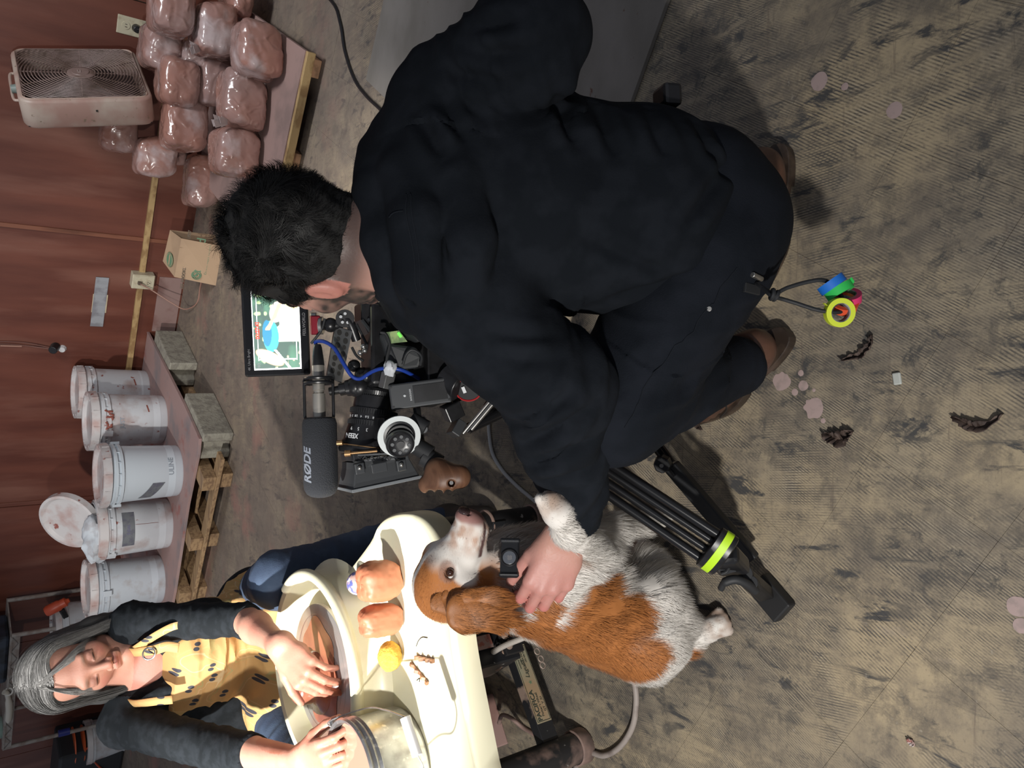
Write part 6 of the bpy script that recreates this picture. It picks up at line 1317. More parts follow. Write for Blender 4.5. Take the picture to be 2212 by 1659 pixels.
# ears: shaped flaps with long wavy hair
def earflap(sgn, pts, rr, nm='ear'):
    s = S(.003)
    for i in range(len(pts) - 1): s.cap(pts[i], pts[i + 1], rr[i], rr[i + 1], .012, flat=(Vector((.1, -1, .2)), 3.2))
    V, F = s.mesh(); N = vnorm(V, F); V = V + N * (.0015 * vnoise(V, 50, 6))[:, None]; c_ = np.tile(OR * .75, (len(V), 1)); o = link(nm, npmesh(nm, V, F, c_), M_fur, dog, smooth=True)
    n = 17000; Pp, Nr, _ = sample(V, F, n, 20 + sgn); rs = np.random.RandomState(3); ax = np.array(pts[-1] - pts[0]); ax /= np.linalg.norm(ax); t = ((Pp - np.array(pts[0])) @ ax) / np.linalg.norm(np.array(pts[-1] - pts[0]))
    cl = np.stack([vnoise(Pp * np.array([1, 1, 1]), 45, 60 + i) for i in range(3)], 1); d_ = ax[None] * 1.0 + Nr * .25 + cl * .8 + np.array([0, 0, -.25]); d_ /= np.linalg.norm(d_, axis=1, keepdims=True); ln = .012 + .034 * np.clip(t, 0, 1) * rs.rand(n); K = 6; pth = np.zeros((n, K, 3)); p_ = Pp
    for k_ in range(K): pth[:, k_] = p_; p_ = p_ + d_ * (ln / (K - 1))[:, None]; d_ = d_ + cl[:, [1, 2, 0]] * .35 * (-1) ** (k_ // 2) + np.array([0, 0, -.12]); d_ = d_ / np.linalg.norm(d_, axis=1, keepdims=True)
    sh = rs.uniform(.45, 1.25, (n, 1)); link('ear_fur', ribbons(pth, .0011, np.clip(OR * sh, 0, .8), 'ear_fur', 3, Nr), M_fur, o)
earflap(1, [P(972, 1290, 1.275), P(1000, 1318, 1.26), P(1040, 1322, 1.265), P(1095, 1336, 1.29)], [.016, .030, .026, .007])
earflap(2, [P(985, 1285, 1.27), P(1010, 1292, 1.26), P(1045, 1290, 1.265), P(1075, 1298, 1.28)], [.010, .015, .015, .008], 'ear_fold')
earflap(0, [DL(-.040 if False else .046, -.012, .015) + Vector((0, .0, 0)), DL(.055, -.015, -.015), DL(.054, -.01, -.05)], [.016, .020, .012], 'far_ear')
# eye
ey = DL(.0350, .036, .004); ey2 = DL(-.0350, .036, .004); camd = (Vector((0, 0, CH)) - hc_).normalized()
M_eye = mat('brown_eye', (.035, .012, .006), .08, coat=1); M_scl = mat('eye_white', (.6, .58, .55), .3)
for e_ in (ey, ey2):
    sd_ = (e_ - hc_); q = B(); q.ball(e_ - (e_ - DL(0, .03, .006)).normalized() * .0035, .0072, 18, 12); q.done('eye', M_eye, dog, smooth=True)
near_e = ey if (ey - Vector((0, 0, CH))).length < (ey2 - Vector((0, 0, CH))).length else ey2
q = B(); q.ball(near_e + RD @ Vector((0, -.0058, -.0015)) - (near_e - DL(0, .03, .006)).normalized() * .0022, (.0045, .0045, .0045), 12, 8); q.done('eye_white', M_scl, dog, smooth=True)
q = B(); q.ball(DL(0, .1305, -.007), (.0125, .006, .0105), 18, 12, RD.to_4x4()); q.done('nose', mat('wet_nose', (.045, .026, .026), .25, bump=.3, bscale=400), dog, smooth=True)
# collar with tracker case
M_col = mat('black_collar', (.014, .015, .018), .45)
ccn = DL(0, -.025, -.035) * .30 + ch1 * .70; cax = (ch1 - DL(0, -.03, -.015)).normalized(); q = B(); x_ = cax.orthogonal().normalized(); y_ = cax.cross(x_); n = 48; vs = []
for t_, r_ in ((-.013, .0735), (-.013, .0765), (.013, .0785), (.013, .0755)):
    for i in range(n): a = 2 * math.pi * i / n; vs.append(ccn + cax * t_ + x_ * (r_ * math.cos(a)) + y_ * (r_ * math.sin(a)))
q.add(vs, [(j * n + i, j * n + (i + 1) % n, ((j + 1) % 4) * n + (i + 1) % n, ((j + 1) % 4) * n + i) for j in range(4) for i in range(n)]); colr = q.done('collar', M_col, dog, smooth=1)
tc = P(1101, 1205, 1.292); tn = (Vector((0, 0, CH)) - tc).normalized(); tn = (tn + Vector((.35, 0, .1))).normalized(); tx = (P(1101, 1165, 1.292) - tc); tx = (tx - tn * tx.dot(tn)).normalized(); ty = tn.cross(tx); TT_ = Matrix((tx, ty, tn)).transposed().to_4x4()
q = B(); q.box(tc, (.066, .031, .012), TT_); q.box(tc + tx * .028 + tn * .004, (.008, .034, .012), TT_); q.box(tc - tx * .030 + tn * .004, (.006, .034, .010), TT_); cs_ = q.done('tracker_case', M_col, dog, bev=.004)
q = B(); q.lathe([(0, 1), (.011, 1), (.0125, .7), (.0125, 0)], tc + tn * .004 - tx * .002, tc + tn * .0085 - tx * .002, 28, False); q.done('steel_disc', mat('polished_steel', (.55, .55, .55), .25, 1), cs_, smooth=1)
q = B(); q.torus(tc + tn * .0075 - tx * .002, tn, .0132, .0018, 30, 8); q.done('case_ring', M_black, cs_, smooth=True)
lgc = tc + tn * .0088 - tx * .002   # fruit emblem on the disc
q = B(); out_ = [(0, .30), (.18, .42), (.36, .40), (.48, .25), (.38, .10), (.36, -.06), (.46, -.20), (.40, -.36), (.28, -.50), (.14, -.56), (0, -.50), (-.14, -.56), (-.28, -.50), (-.42, -.30), (-.50, -.05), (-.46, .22), (-.34, .38), (-.16, .40)]
q.prism([lgc + tx * (-a * .009) * -1 + ty * (b_ * .009) for a, b_ in out_], tn * .0002); q.prism([lgc + tx * (a * .009) + ty * (b_ * .009) for a, b_ in ((0, .48), (.08, .68), (.22, .76), (.2, .58))], tn * .0002); q.done('emblem', mat('emblem_grey', (.16, .16, .17), .4), cs_)
q = B()
for i in range(3): q.cyl(tc + tx * .026 + ty * (.007 * (i - 1)) + tn * .010, tc + tx * .026 + ty * (.007 * (i - 1)) + tn * .0108, .0012, n=8)
tag(q.done('studs', mat('steel_stud', (.6, .6, .6), .3, 1), cs_), kind='stuff')
# ================= cinema camera on its tripod =================
M_bm = mat('satin_black', (.010, .010, .011), .33, c2=(.016, .016, .018), scale=30); M_bk3 = mat('matt_black', (.016, .017, .019), .6); M_gry = mat('gunmetal', (.055, .058, .062), .38, .3)
M_slv = mat('brushed_silver', (.40, .39, .37), .3, .9); M_cage = mat('cage_grey', (.13, .13, .13), .4, .4, c2=(.09, .09, .09), scale=20); M_gold = mat('gold_anodised', (.55, .33, .16), .3, .9)
M_foam = mat('foam_windshield', (.022, .024, .029), .95, bump=.6, bscale=500); M_wht = mat('mark_white', (.62, .64, .66), .5)
rig = thing('video_camera', P(850, 800, 1.45), 'black cinema camera rig with lens, matte box, microphone and lit monitor on a tripod', 'camera')
def frm(x, y, n=None):
    x = Vector(x).normalized(); y = Vector(y); y = (y - x * y.dot(x)).normalized(); return Matrix((x, y, x.cross(y))).transposed().to_4x4()
def bx3(nm, c, d, T, m, par=rig, bev=.002, **k):
    q = B(); q.box(c, d, T); return q.done(nm, m, par, bev=bev, **k)
# monitor
mc = P(597, 712, 1.46); mx = (P(600, 640, 1.452) - P(606, 780, 1.468)).normalized(); TMo = frm(mx, (0, .34, .94)); TMo4 = TMo.copy(); my = Vector((TMo[0][1], TMo[1][1], TMo[2][1])); mz = Vector((TMo[0][2], TMo[1][2], TMo[2][2]))
if mz.y > 0: mz = -mz
mon = bx3('monitor', mc, (.176, .120, .022), TMo, M_bm, bev=.005)
mf = mc + mz * .0115
q = B(); q.box(mf, (.168, .112, .001), TMo); q.done('monitor_glass', mat('monitor_glass', (.006, .006, .007), .12), mon)
nx, ny = 150, 90; xs = np.linspace(-.5, .5, nx); ys = np.linspace(-.5, .5, ny); XX, YY = np.meshgrid(xs, ys); n_ = XX.size
X_, Y_ = XX.ravel() + .5, YY.ravel() + .5; SWd, SHt = .150, .086
pc = np.array(mf + mz * .0012); sv = pc + (X_ - .5)[:, None] * SWd * np.array(mx) + (Y_ - .5)[:, None] * SHt * np.array(my)
# picture on the screen: a sleeved arm, a bright bowl, dark machinery, a face at the edge
c_ = np.tile((.035, .06, .05), (n_, 1)).astype(float); nn = vnoise(np.stack([X_ * 8, Y_ * 6, X_ * 0], 1), 1, 3); n2 = vnoise(np.stack([X_ * 22, Y_ * 16, X_ * 0], 1), 1, 5)
c_ = mixc(c_, (.05, .12, .08), np.clip(nn, 0, 1)); c_ = mixc(c_, (.28, .40, .18), smoothstep(n2, .25, .5) * (Y_ > .5)); c_ = mixc(c_, (.45, .30, .2), smoothstep(n2, .45, .6) * (Y_ < .5)); c_ = mixc(c_, (.75, .85, .68), smoothstep(.52 + .12 * np.sin(X_ * 5 + .8) + .05 * n2 - Y_, .0, .03) * (X_ > .35)); c_ = mixc(c_, (.80, .86, .45), ((Y_ < .22 + .1 * X_) & (X_ > .55)) * 1.)
c_ = mixc(c_, (.04, .28, .42), smoothstep(1.0 - np.hypot((X_ - .42) / .20, (Y_ - .62) / .17), 0, .05)); c_ = mixc(c_, (.02, .12, .2), smoothstep(1.0 - np.hypot((X_ - .46) / .17, (Y_ - .70) / .10), 0, .05))
c_ = mixc(c_, (.85, .70, .62), smoothstep(1.0 - np.hypot((X_ - .72 + .2 * (Y_ - .5)) / .13, (Y_ - .48) / .16) + .1 * n2, 0, .1)); c_ = mixc(c_, (.50, .27, .17), smoothstep(.055 - np.abs((X_ - .66) * .9 + (Y_ - .55)) + .03 * n2, 0, .02) * (X_ > .5) * (X_ < .85))
c_ = mixc(c_, (.70, .38, .20), smoothstep(1.0 - np.hypot((X_ - .04 - .25 * Y_ + .05) / .085, (Y_ - .66) / .30), 0, .08)); c_ = mixc(c_, (.85, .92, .95), (np.abs(Y_ - .22 - X_ * 1.3) < .03) * (X_ < .25) * 1.)
c_ = mixc(c_, (.9, .95, .95), ((np.abs(X_ - .13) < .005) & (Y_ > .08) & (Y_ < .9)) * 1. ); c_ = mixc(c_, (.9, .95, .95), (((np.abs(Y_ - .09) < .006) | (np.abs(Y_ - .90) < .006)) & (X_ > .12)) * 1.); c_ = mixc(c_, (1, 1, 1), ((X_ < .02) | (Y_ < .025) | (Y_ > .98)) * .8)
ii = np.arange(n_).reshape(ny, nx); Fq = np.stack([ii[:-1, :-1], ii[:-1, 1:], ii[1:, 1:], ii[1:, :-1]], 2).reshape(-1, 4)
me = npmesh('screen', sv, Fq, c_); scr = link('screen', me, mat('lit_screen', (0, 0, 0), .4, attr=True, emit=2.6), mon)
M_rd = mat('red_readout', (.8, .03, .02), .5, emit=2.)
def mtx(s_, u, v, sz, m=M_wht, **k): return text('lettering', s_, sz, m, mon, mf + mx * u + my * v + mz * .0016, mx if mz.dot(mx.cross(my)) > 0 else -mx, my, .0002, **k)
mtx('FEELWORLD', .010, -.0505, .0078, mat('grey_print2', (.20, .20, .21), .5)); mtx('4K Ultra Bright', -.055, .0515, .0065, mat('grey_print3', (.17, .17, .18), .5))
mtx('00:27:41', .0, .034, .0095, M_rd, bold=.0004); mtx('ISO', -.066, .034, .006); mtx('1/48', .045, -.034, .006, M_rd)
# mount, handle, arms
q = B(); q.box(P(681, 702, 1.45), (.036, .018, .022), TMo); q.done('red_clamp', mat('red_anodised', (.20, .008, .02), .3, .6), rig, bev=.002)
q = B(); q.cyl(P(690, 703, 1.45), P(698, 703, 1.45), .017, n=24); q.cyl(P(672, 682, 1.45), P(684, 682, 1.45), .006, n=12); q.done('clamp_collar', M_slv, rig, smooth=1, bev=.001)
q = B(); q.tube(bez([P(698, 703, 1.45), P(715, 703, 1.45), P(735, 700, 1.45), P(745, 688, 1.44), P(757, 700, 1.44), P(770, 735, 1.45)], 5), .009, 12); q.ball(P(714, 702, 1.45), .014); q.cyl(P(745, 688, 1.43), P(746, 688, 1.455), .017, n=20); q.done('monitor_arm', M_bm, rig, smooth=1)
q = B()
for k_ in range(5): a = k_ * 1.257; q.cyl(P(745, 688, 1.43) + Vector((.009 * math.cos(a), 0, .009 * math.sin(a))), P(745, 688, 1.428) + Vector((.009 * math.cos(a), -.001, .009 * math.sin(a))), .0028, n=10)
tag(q.done('knob_holes', M_wht, rig), kind='stuff')
ca_, cb_, cc_, cd_ = P(724, 704, 1.45), P(762, 714, 1.43), P(738, 828, 1.45), P(706, 812, 1.47)
q = B(); q.prism([ca_, cb_, cc_, cd_], (0, .014, -.004)); cg = q.done('cage_plate', M_cage, rig, bev=.002)
nrm = (cb_ - ca_).cross(cd_ - ca_).normalized(); nrm = nrm if nrm.y < 0 else -nrm
for i in range(7):
    for j in (0, 1):
        f = .10 + i * .125; e = .30 + j * .42; p_ = (ca_ * (1 - f) + cd_ * f) * (1 - e) + (cb_ * (1 - f) + cc_ * f) * e; q = B(); q.cyl(p_ - nrm * .002, p_ + nrm * .0006, .0042 if (i + j) % 2 else .0055, n=14); q.done('hole', M_dark, cg)
# microphone, shock mount
ma, mb_ = P(686, 744, 1.44), P(694, 1075, 1.42); md = (mb_ - ma).normalized(); Lm = (mb_ - ma).length
def mp(t): return ma + md * (t * Lm)
q = B(); q.lathe([(0, 0), (.006, .0), (.008, .02), (.0105, .09), (.0115, .13), (.0115, .14)], ma, mb_, 28, False); q.done('microphone_plug', M_bm, rig, smooth=1)
q = B(); q.lathe([(.0095, .13), (.0112, .135), (.0112, .30), (.0095, .305), (.0095, .32), (.0118, .325), (.0118, .50)], ma, mb_, 32, False); mic = q.done('microphone', mat('nickel_tube', (.48, .45, .40), .35, .7), rig, smooth=1)
R_m = .0315; q = B(); prof = [(.0, .48), (.024, .482), (.029, .49), (R_m, .52), (R_m, .90), (.0300, .945), (.0255, .975), (.018, .992), (.008, 1.0), (0, 1.0)]; q.lathe(prof, ma, mb_, 48, False); q.done('foam_cover', M_foam, mic, smooth=1)
cm = (Vector((0, 0, CH)) - mp(.72)); cm = (cm - md * cm.dot(md)).normalized(); tang = md.cross(cm); tang = tang if tang.z > 0 else -tang; a_ = math.radians(46); nd = cm * math.cos(a_) + tang * math.sin(a_); txd = nd.cross(-md) if nd.cross(-md).z > 0 else -nd.cross(-md)
text('lettering', 'RØDE', .0245, mat('foam_print', (.20, .22, .26), .9), mic, mp(.79) + nd * (R_m + .0005), -md, txd, .0003, bend=('y', R_m), shear=.30, bold=.0007, xs=.98)
for t_, r_ in ((.225, .0245), (.49, .0245), (.255, .026)): q = B(); q.torus(mp(t_), md, r_, .0033, 28, 8); q.done('shock_mount_ring', M_bm, rig, smooth=True)
for k_ in range(2):
    o_ = (nd if k_ else -tang).normalized(); o_ = tang * (1 if k_ == 0 else -1); q = B(); q.tube([mp(.225) + o_ * .0245, mp(.24) + o_ * .026, mp(.47) + o_ * .026, mp(.49) + o_ * .0245], .003, 8); q.done('shock_mount_bar', M_bm, rig, smooth=True)
for t_ in (.225, .49):
    for k_ in range(4):
        a = k_ * math.pi / 2 + .7; o1 = cm * math.cos(a) + tang * math.sin(a); q = B(); q.tube([mp(t_) + o1 * .0115, mp(t_) + o1 * .0245], .0016, 6); q.done('shock_band', M_bm, rig)
q = B(); q.lathe([(.008, 0), (.008, .3), (.012, .32), (.012, .5), (.015, .52), (.017, .75), (.013, .78), (.013, 1)], P(712, 846, 1.45), P(782, 832, 1.45), 24); q.done('mic_arm', M_bm, rig, smooth=1, ang=40)
q = B(); q.tube(bez([P(684, 748, 1.44), P(682, 738, 1.44), P(700, 738, 1.43), P(722, 752, 1.42), P(742, 785, 1.41), P(760, 812, 1.41), P(778, 818, 1.41), P(800, 805, 1.40), P(820, 797, 1.39), P(842, 796, 1.385), P(870, 800, 1.39), P(905, 818, 1.42)], 8), .0036, 10); q.done('blue_cable', mat('blue_rubber', (.012, .045, .30), .4), rig, smooth=True)
# camera body
TB_ = frm((1, .12, -.05), (0, .30, .95))
bx3('camera_body', P(866, 756, 1.48), (.150, .135, .12), TB_, M_bm, bev=.006)
q = B(); q.prism([P(780, 652, 1.43), P(802, 648, 1.43), P(834, 656, 1.43), P(872, 722, 1.42), P(862, 742, 1.42), P(800, 728, 1.43), P(781, 690, 1.43)], (0, .07, -.02)); q.done('side_module', M_bm, rig, bev=.004)
q = B(); q.beam(P(782, 692, 1.425), P(815, 735, 1.42), .004, .006, (0, -1, 0)); q.beam(P(795, 690, 1.424), P(812, 700, 1.42), .004, .005, (0, -1, 0)); q.done('module_ridge', M_gry, rig)
q = B(); q.prism([P(822, 652, 1.40), P(834, 640, 1.40), P(905, 655, 1.38), P(940, 730, 1.38), P(900, 740, 1.38), P(866, 722, 1.40)], (0, .03, -.01)); bp_ = q.done('battery_plate', M_bk3, rig, bev=.003)
M_blu = mat('blue_stripe', (.03, .17, .42), .5)
for dx_ in (0, 11):
    q = B(); q.beam(P(829 + dx_, 652 + dx_ * .2, 1.397), P(840 + dx_, 680 + dx_ * .9, 1.395), .0009, .0055, (0, -1, .4)); q.done('blue_stripe', M_blu, bp_)
q = B(); q.prism([P(832, 718, 1.385), P(862, 714, 1.385), P(880, 738, 1.383), P(845, 742, 1.385)], (0, .003, -.001)); q.done('side_display', mat('green_display', (.07, .10, .05), .2, emit=.8, c2=(.25, .3, .12), scale=60), rig)
q = B(); q.beam(P(860, 719, 1.382), P(866, 728, 1.382), .0035, .008, (0, -1, .4)); q.done('green_tag', mat('glowing_green_tag', (.10, .75, .06), .4, emit=1.2), rig)  # green tag on the display, with a glow added to its colour
q = B(); q.prism([P(820, 722, 1.39), P(834, 716, 1.39), P(850, 742, 1.385), P(900, 748, 1.385), P(914, 772, 1.385), P(905, 795, 1.385), P(860, 800, 1.39), P(835, 770, 1.39)], (0, .03, -.01)); q.done('fabric_cover', mat('black_neoprene', (.020, .022, .024), .55), rig, bev=.006)
for pts in ([(822, 718), (834, 722), (842, 745), (836, 775), (836, 800)], [(870, 788), (878, 765), (892, 756), (910, 768), (908, 790)], [(702, 688), (693, 715), (672, 742)], [(760, 750), (770, 768), (785, 780)], [(770, 700), (790, 740), (800, 770)]):
    q = B(); q.tube(bez([P(x, y, 1.372) if x > 800 else P(x, y, 1.44) for x, y in pts], 6), .0026, 8); q.done('black_cable', M_bk3, rig, smooth=True)
q = B(); c0 = P(925, 735, 1.36); 
q.tube([P(920 + 10 * math.sin(i * .9) + i * .35, 726 + i * .62, 1.36 + .008 * math.cos(i * .9)) for i in range(46)], .0022, 6); q.done('coiled_lead', M_bk3, rig, smooth=True)
for x, y in ((778, 762), (788, 757), (785, 748)): q = B(); q.ball(P(x, y, 1.405), .0052, 14, 10); q.done('silver_stud', M_slv, rig, smooth=True)
q = B(); V0 = crumple(P(842, 796, 1.375), (.012, .011, .010), 8, 18, 12); V0.done('white_tape', mat('white_gaffer', (.60, .62, .65), .6), rig, smooth=True)
bx3('grey_connector', P(836, 822, 1.385), (.030, .020, .02), frm((P(830, 845, 1.385) - P(840, 800, 1.385)), (0, 0, 1)), M_cage)
# lens
la, lb2 = P(815, 842, 1.47), P(794, 982, 1.455); KL = 1.2; q = B(); prof = [(0, 0), (.030, 0), (.032, .04), (.030, .10), (.033, .12), (.034, .30), (.036, .31), (.0365, .40), (.035, .41), (.0352, .48), (.037, .49), (.037, .58), (.0375, .60), (.041, .80), (.046, .86), (.047, .96), (.045, 1), (.038, 1), (.036, .97), (0, .95)]; q.lathe([(r_ * KL, t_) for r_, t_ in prof], la, lb2, 56, False); lens = q.done('lens', M_bm, rig, smooth=1, ang=35)
ld = (lb2 - la).normalized(); Ll = (lb2 - la).length; cl = (Vector((0, 0, CH)) - la); cl = (cl - ld * cl.dot(ld)).normalized(); cu = ld.cross(cl); cu = cu if cu.z > 0 else -cu
for t_, r_ in ((.355, .037), (.535, .0378), (.08, .0325)):
    r_ *= KL
    q = B()
    for i in range(60): a = i * math.pi / 30; o1 = cl * math.cos(a) + cu * math.sin(a); q.beam(la + ld * (Ll * (t_ - .035)) + o1 * r_, la + ld * (Ll * (t_ + .035)) + o1 * r_, .0014, .0016, o1)
    tag(q.done('gear_teeth', M_bk3, lens), kind='stuff')
for t_, txt, sz, st in ((.45, ('16', '11', '8', '5.6', '4', '2.8', '2', '1.5'), .0062, .27), (.64, ('1.5', '2', '3', '5', '9'), .0085, .36)):
    for i, s_ in enumerate(txt):
        a = -.55 + i * st; o1 = cl * math.cos(a) + cu * math.sin(a); text('scale_mark', s_, sz, M_wht, lens, la + ld * (Ll * t_) + o1 * (.0362 if t_ < .5 else .0388) * KL, cu * math.cos(a) - cl * math.sin(a), ld, .0002)
a = .75; o1 = cl * math.cos(a) + cu * math.sin(a); text('lettering', 'XEEN', .0125, M_wht, lens, la + ld * (Ll * .75) + o1 * .0490, cu * math.cos(a) - cl * math.sin(a), ld, .0002, bold=.0003)
q = B(); q.torus(la + ld * Ll * .89, ld, .0565, .0012, 48, 6); q.done('gold_ring', M_gold, lens, smooth=True)
# matte box
mb0, mb1 = P(808, 988, 1.45), P(817, 1042, 1.45); TX = frm((mb1 - mb0), (0, .22, .97)); up_ = Vector((TX[0][1], TX[1][1], TX[2][1])); sd_ = Vector((TX[0][2], TX[1][2], TX[2][2]))
def mbq(c, w_, h_): return [c + up_ * h_ + sd_ * w_, c + up_ * h_ - sd_ * w_, c - up_ * h_ - sd_ * w_, c - up_ * h_ + sd_ * w_]
q = B(); L4 = [mbq(mb0, .050, .050), mbq(mb0 + (mb1 - mb0) * .25, .052, .052), mbq(mb1 * .96 + mb0 * .04, .062, .0625), mbq(mb1, .064, .0645), mbq(mb1, .060, .0605), mbq(mb0 + (mb1 - mb0) * .25, .046, .046)]
vs = sum(L4, []); q.add(vs, [(j * 4 + i, j * 4 + (i + 1) % 4, (j + 1) * 4 + (i + 1) % 4, (j + 1) * 4 + i) for j in range(5) for i in range(4)]); mbx = q.done('matte_box', mat('matte_box_grey', (.045, .048, .052), .55), rig, bev=.003)
q = B(); vs = sum([mbq(mb1 + (mb1 - mb0).normalized() * e, .0655 - g2, .066 - g2) for e, g2 in ((-.003, 0), (.003, 0), (.003, .006), (-.003, .006))], []); q.add(vs, [(j * 4 + i, j * 4 + (i + 1) % 4, ((j + 1) % 4) * 4 + (i + 1) % 4, ((j + 1) % 4) * 4 + i) for j in range(4) for i in range(4)]); q.done('hood_rim', mat('rim_grey', (.13, .14, .15), .5), mbx, bev=.001)
bx3('filter_stage', P(812, 976, 1.45), (.014, .112, .10), TX, M_bm, mbx)
for x, y in ((776, 1012), (866, 1005)):
    q = B(); q.box(P(x, y, 1.375), (.020, .018, .012), TX); q.done('flag_clamp', M_gry, mbx, bev=.002); q = B(); q.ball(P(x + 1, y - 1, 1.366), .0042, 12, 8); q.done('thumb_screw', M_slv, mbx, smooth=True)
q = B(); q.box(P(818, 1010, 1.375), (.018, .030, .012), TX, taper=.6); q.done('centre_lug', M_gry, mbx, bev=.002)
q = B()
for i in range(14): q.beam(P(765 + i * 7.6, 985 if i % 2 else 995, 1.385), P(772.6 + i * 7.6, 995 if i % 2 else 985, 1.385), .0016, .002, (0, -1, 0))
q.beam(P(762, 984, 1.386), P(875, 978, 1.386), .003, .003, (0, -1, 0)); q.beam(P(763, 996, 1.386), P(876, 990, 1.386), .003, .003, (0, -1, 0)); tag(q.done('lattice_bracket', M_gry, mbx), kind='stuff')
q = B(); q.cyl(P(757, 979, 1.375), P(815, 974, 1.375), .0026, n=12); q.cyl(P(745, 980, 1.375), P(758, 979, 1.375), .0058, n=14); q.done('gold_screw', M_gold, mbx, smooth=1); q = B(); q.cyl(P(728, 957, 1.41), P(740, 956, 1.41), .005, n=14); q.done('gold_screw', M_gold, mbx, smooth=1)
# follow focus
fc_ = P(862, 942, 1.36); fn_ = (Vector((0, 0, CH)) - fc_).normalized(); fn_ = (fn_ + Vector((-.32, 0, -.15))).normalized(); fx_ = fn_.orthogonal().normalized(); fy_ = fn_.cross(fx_)
q = B(); n = 60; vs = []
for i in range(n + 1):
    a = 2 * math.pi * (.0 + i / n)
    for r_, h_ in ((.026, 0), (.026, .003), (.038, .003), (.038, 0)): vs.append(fc_ + (fx_ * math.cos(a) + fy_ * math.sin(a)) * r_ + fn_ * h_)
q.add(vs, [(4 * i + j, 4 * i + (j + 1) % 4, 4 * i + 4 + (j + 1) % 4, 4 * i + 4 + j) for i in range(n) for j in range(4)]); ff = q.done('marking_ring', mat('marking_white', (.60, .64, .64), .4), rig)
q = B(); q.lathe([(0, -.5), (.026, -.5), (.028, 0), (.028, .55), (.024, .6), (.024, 1), (.0, 1)], fc_ - fn_ * .004, fc_ + fn_ * .014, 40, False); q.done('focus_hub', M_bm, rig, smooth=1, ang=40)
kc = P(864, 957, 1.345); q = B(); q.lathe([(0, -1), (.020, -1), (.0245, -.6), (.0255, .3), (.0235, .9), (.021, 1), (.019, .85), (.007, .80), (.007, 1.0), (0, 1.0)], kc, kc + fn_ * .011, 40, False); kn_ = q.done('focus_knob', M_bm, rig, smooth=1, ang=40)
for k_ in range(8): a = k_ * math.pi / 4; c0 = kc + (fx_ * math.cos(a) + fy_ * math.sin(a)) * .0145; q = B(); q.cyl(c0 + fn_ * .006, c0 + fn_ * .0102, .0036, n=12); q.done('knob_dimple', M_gry, kn_, bev=.0005)
bx3('focus_gearbox', P(850, 925, 1.405), (.06, .04, .04), frm((0, 0, 1), (1, 0, 0)), M_bm)
# transmitter box with its mark
ta, tb_ = P(848, 858, 1.385), P(966, 842, 1.40); TT2 = frm(tb_ - ta, (1, 0, 0)); tc2 = (ta + tb_) / 2; n3 = Vector((TT2[0][2], TT2[1][2], TT2[2][2])); n3 = n3 if n3.y < 0 else -n3
tr = bx3('transmitter', tc2, ((tb_ - ta).length + .010, .046, .026), TT2, M_gry, bev=.003)
y3 = Vector((TT2[0][1], TT2[1][1], TT2[2][1])); x3 = Vector((TT2[0][0], TT2[1][0], TT2[2][0]))
q = B(); q.box(tc2 + n3 * .0132 + x3 * .018, (.060, .032, .0012), TT2); q.done('dark_panel', M_bm, tr, bev=.001)
for sx in (-1, 1):
    for sy in (-1, 1): q = B(); q.cyl(tc2 + n3 * .013 + x3 * sx * .050 + y3 * sy * .018, tc2 + n3 * .0142 + x3 * sx * .050 + y3 * sy * .018, .0020, n=10); q.done('screw', M_bk3, tr)
q = B(); q.ball(tc2 + n3 * .0135 - x3 * .028, .0026, 12, 8); q.done('logo', M_wht, tr); text('lettering', 'accsoon', .0065, M_wht, tr, tc2 + n3 * .0136 - x3 * .018, -y3 if (-y3).x > 0 else y3, -x3, .0002); 
# side grip arm and wooden handle
q = B(); q.tube(bez([P(896, 905, 1.42), P(905, 950, 1.40), P(915, 975, 1.39), P(935, 1000, 1.38), P(952, 1022, 1.37)], 6), .010, 14); q.done('grip_arm', M_bm, rig, smooth=True)
for x, y, r_ in ((914, 972, .016), (932, 995, .019), (942, 1008, .018), (905, 915, .014)): q = B(); p_ = P(x, y, 1.385); q.cyl(p_ + Vector((.008, .01, .01)), p_ - Vector((.008, .01, .01)), r_, n=22); q.done('rosette', M_bk3, rig, smooth=1, bev=.001)
s = S(.0022); wa, wb, wc = P(924, 1046, 1.37), P(958, 1034, 1.36), P(990, 1030, 1.355)
s.cap(wa, wb, .017, .025, .015); s.cap(wb, wc, .026, .022, .015); s.cap(P(945, 1015, 1.365), wb, .022, .024, .012)
for i in range(4): s.cap(P(930 + i * 19, 1066 + (i == 0) * 2 - i * .5, 1.34), P(930 + i * 19, 1062, 1.40), .006, .006, .006, sub=True)
s.cap(P(975, 1044, 1.30), P(975, 1044, 1.350), .006, .006, .002, sub=True)
V, F = s.mesh(); link('wooden_handle', npmesh('wooden_handle', V, F), mat('walnut', (.17, .082, .045), .5, c2=(.11, .05, .027), scale=16, stretch=(1, 1, 6), detail=6), rig, smooth=True)
q = B(); q.cyl(P(975, 1043, 1.334), P(975, 1043, 1.337), .0035, n=12); q.done('handle_bolt', M_slv, rig)
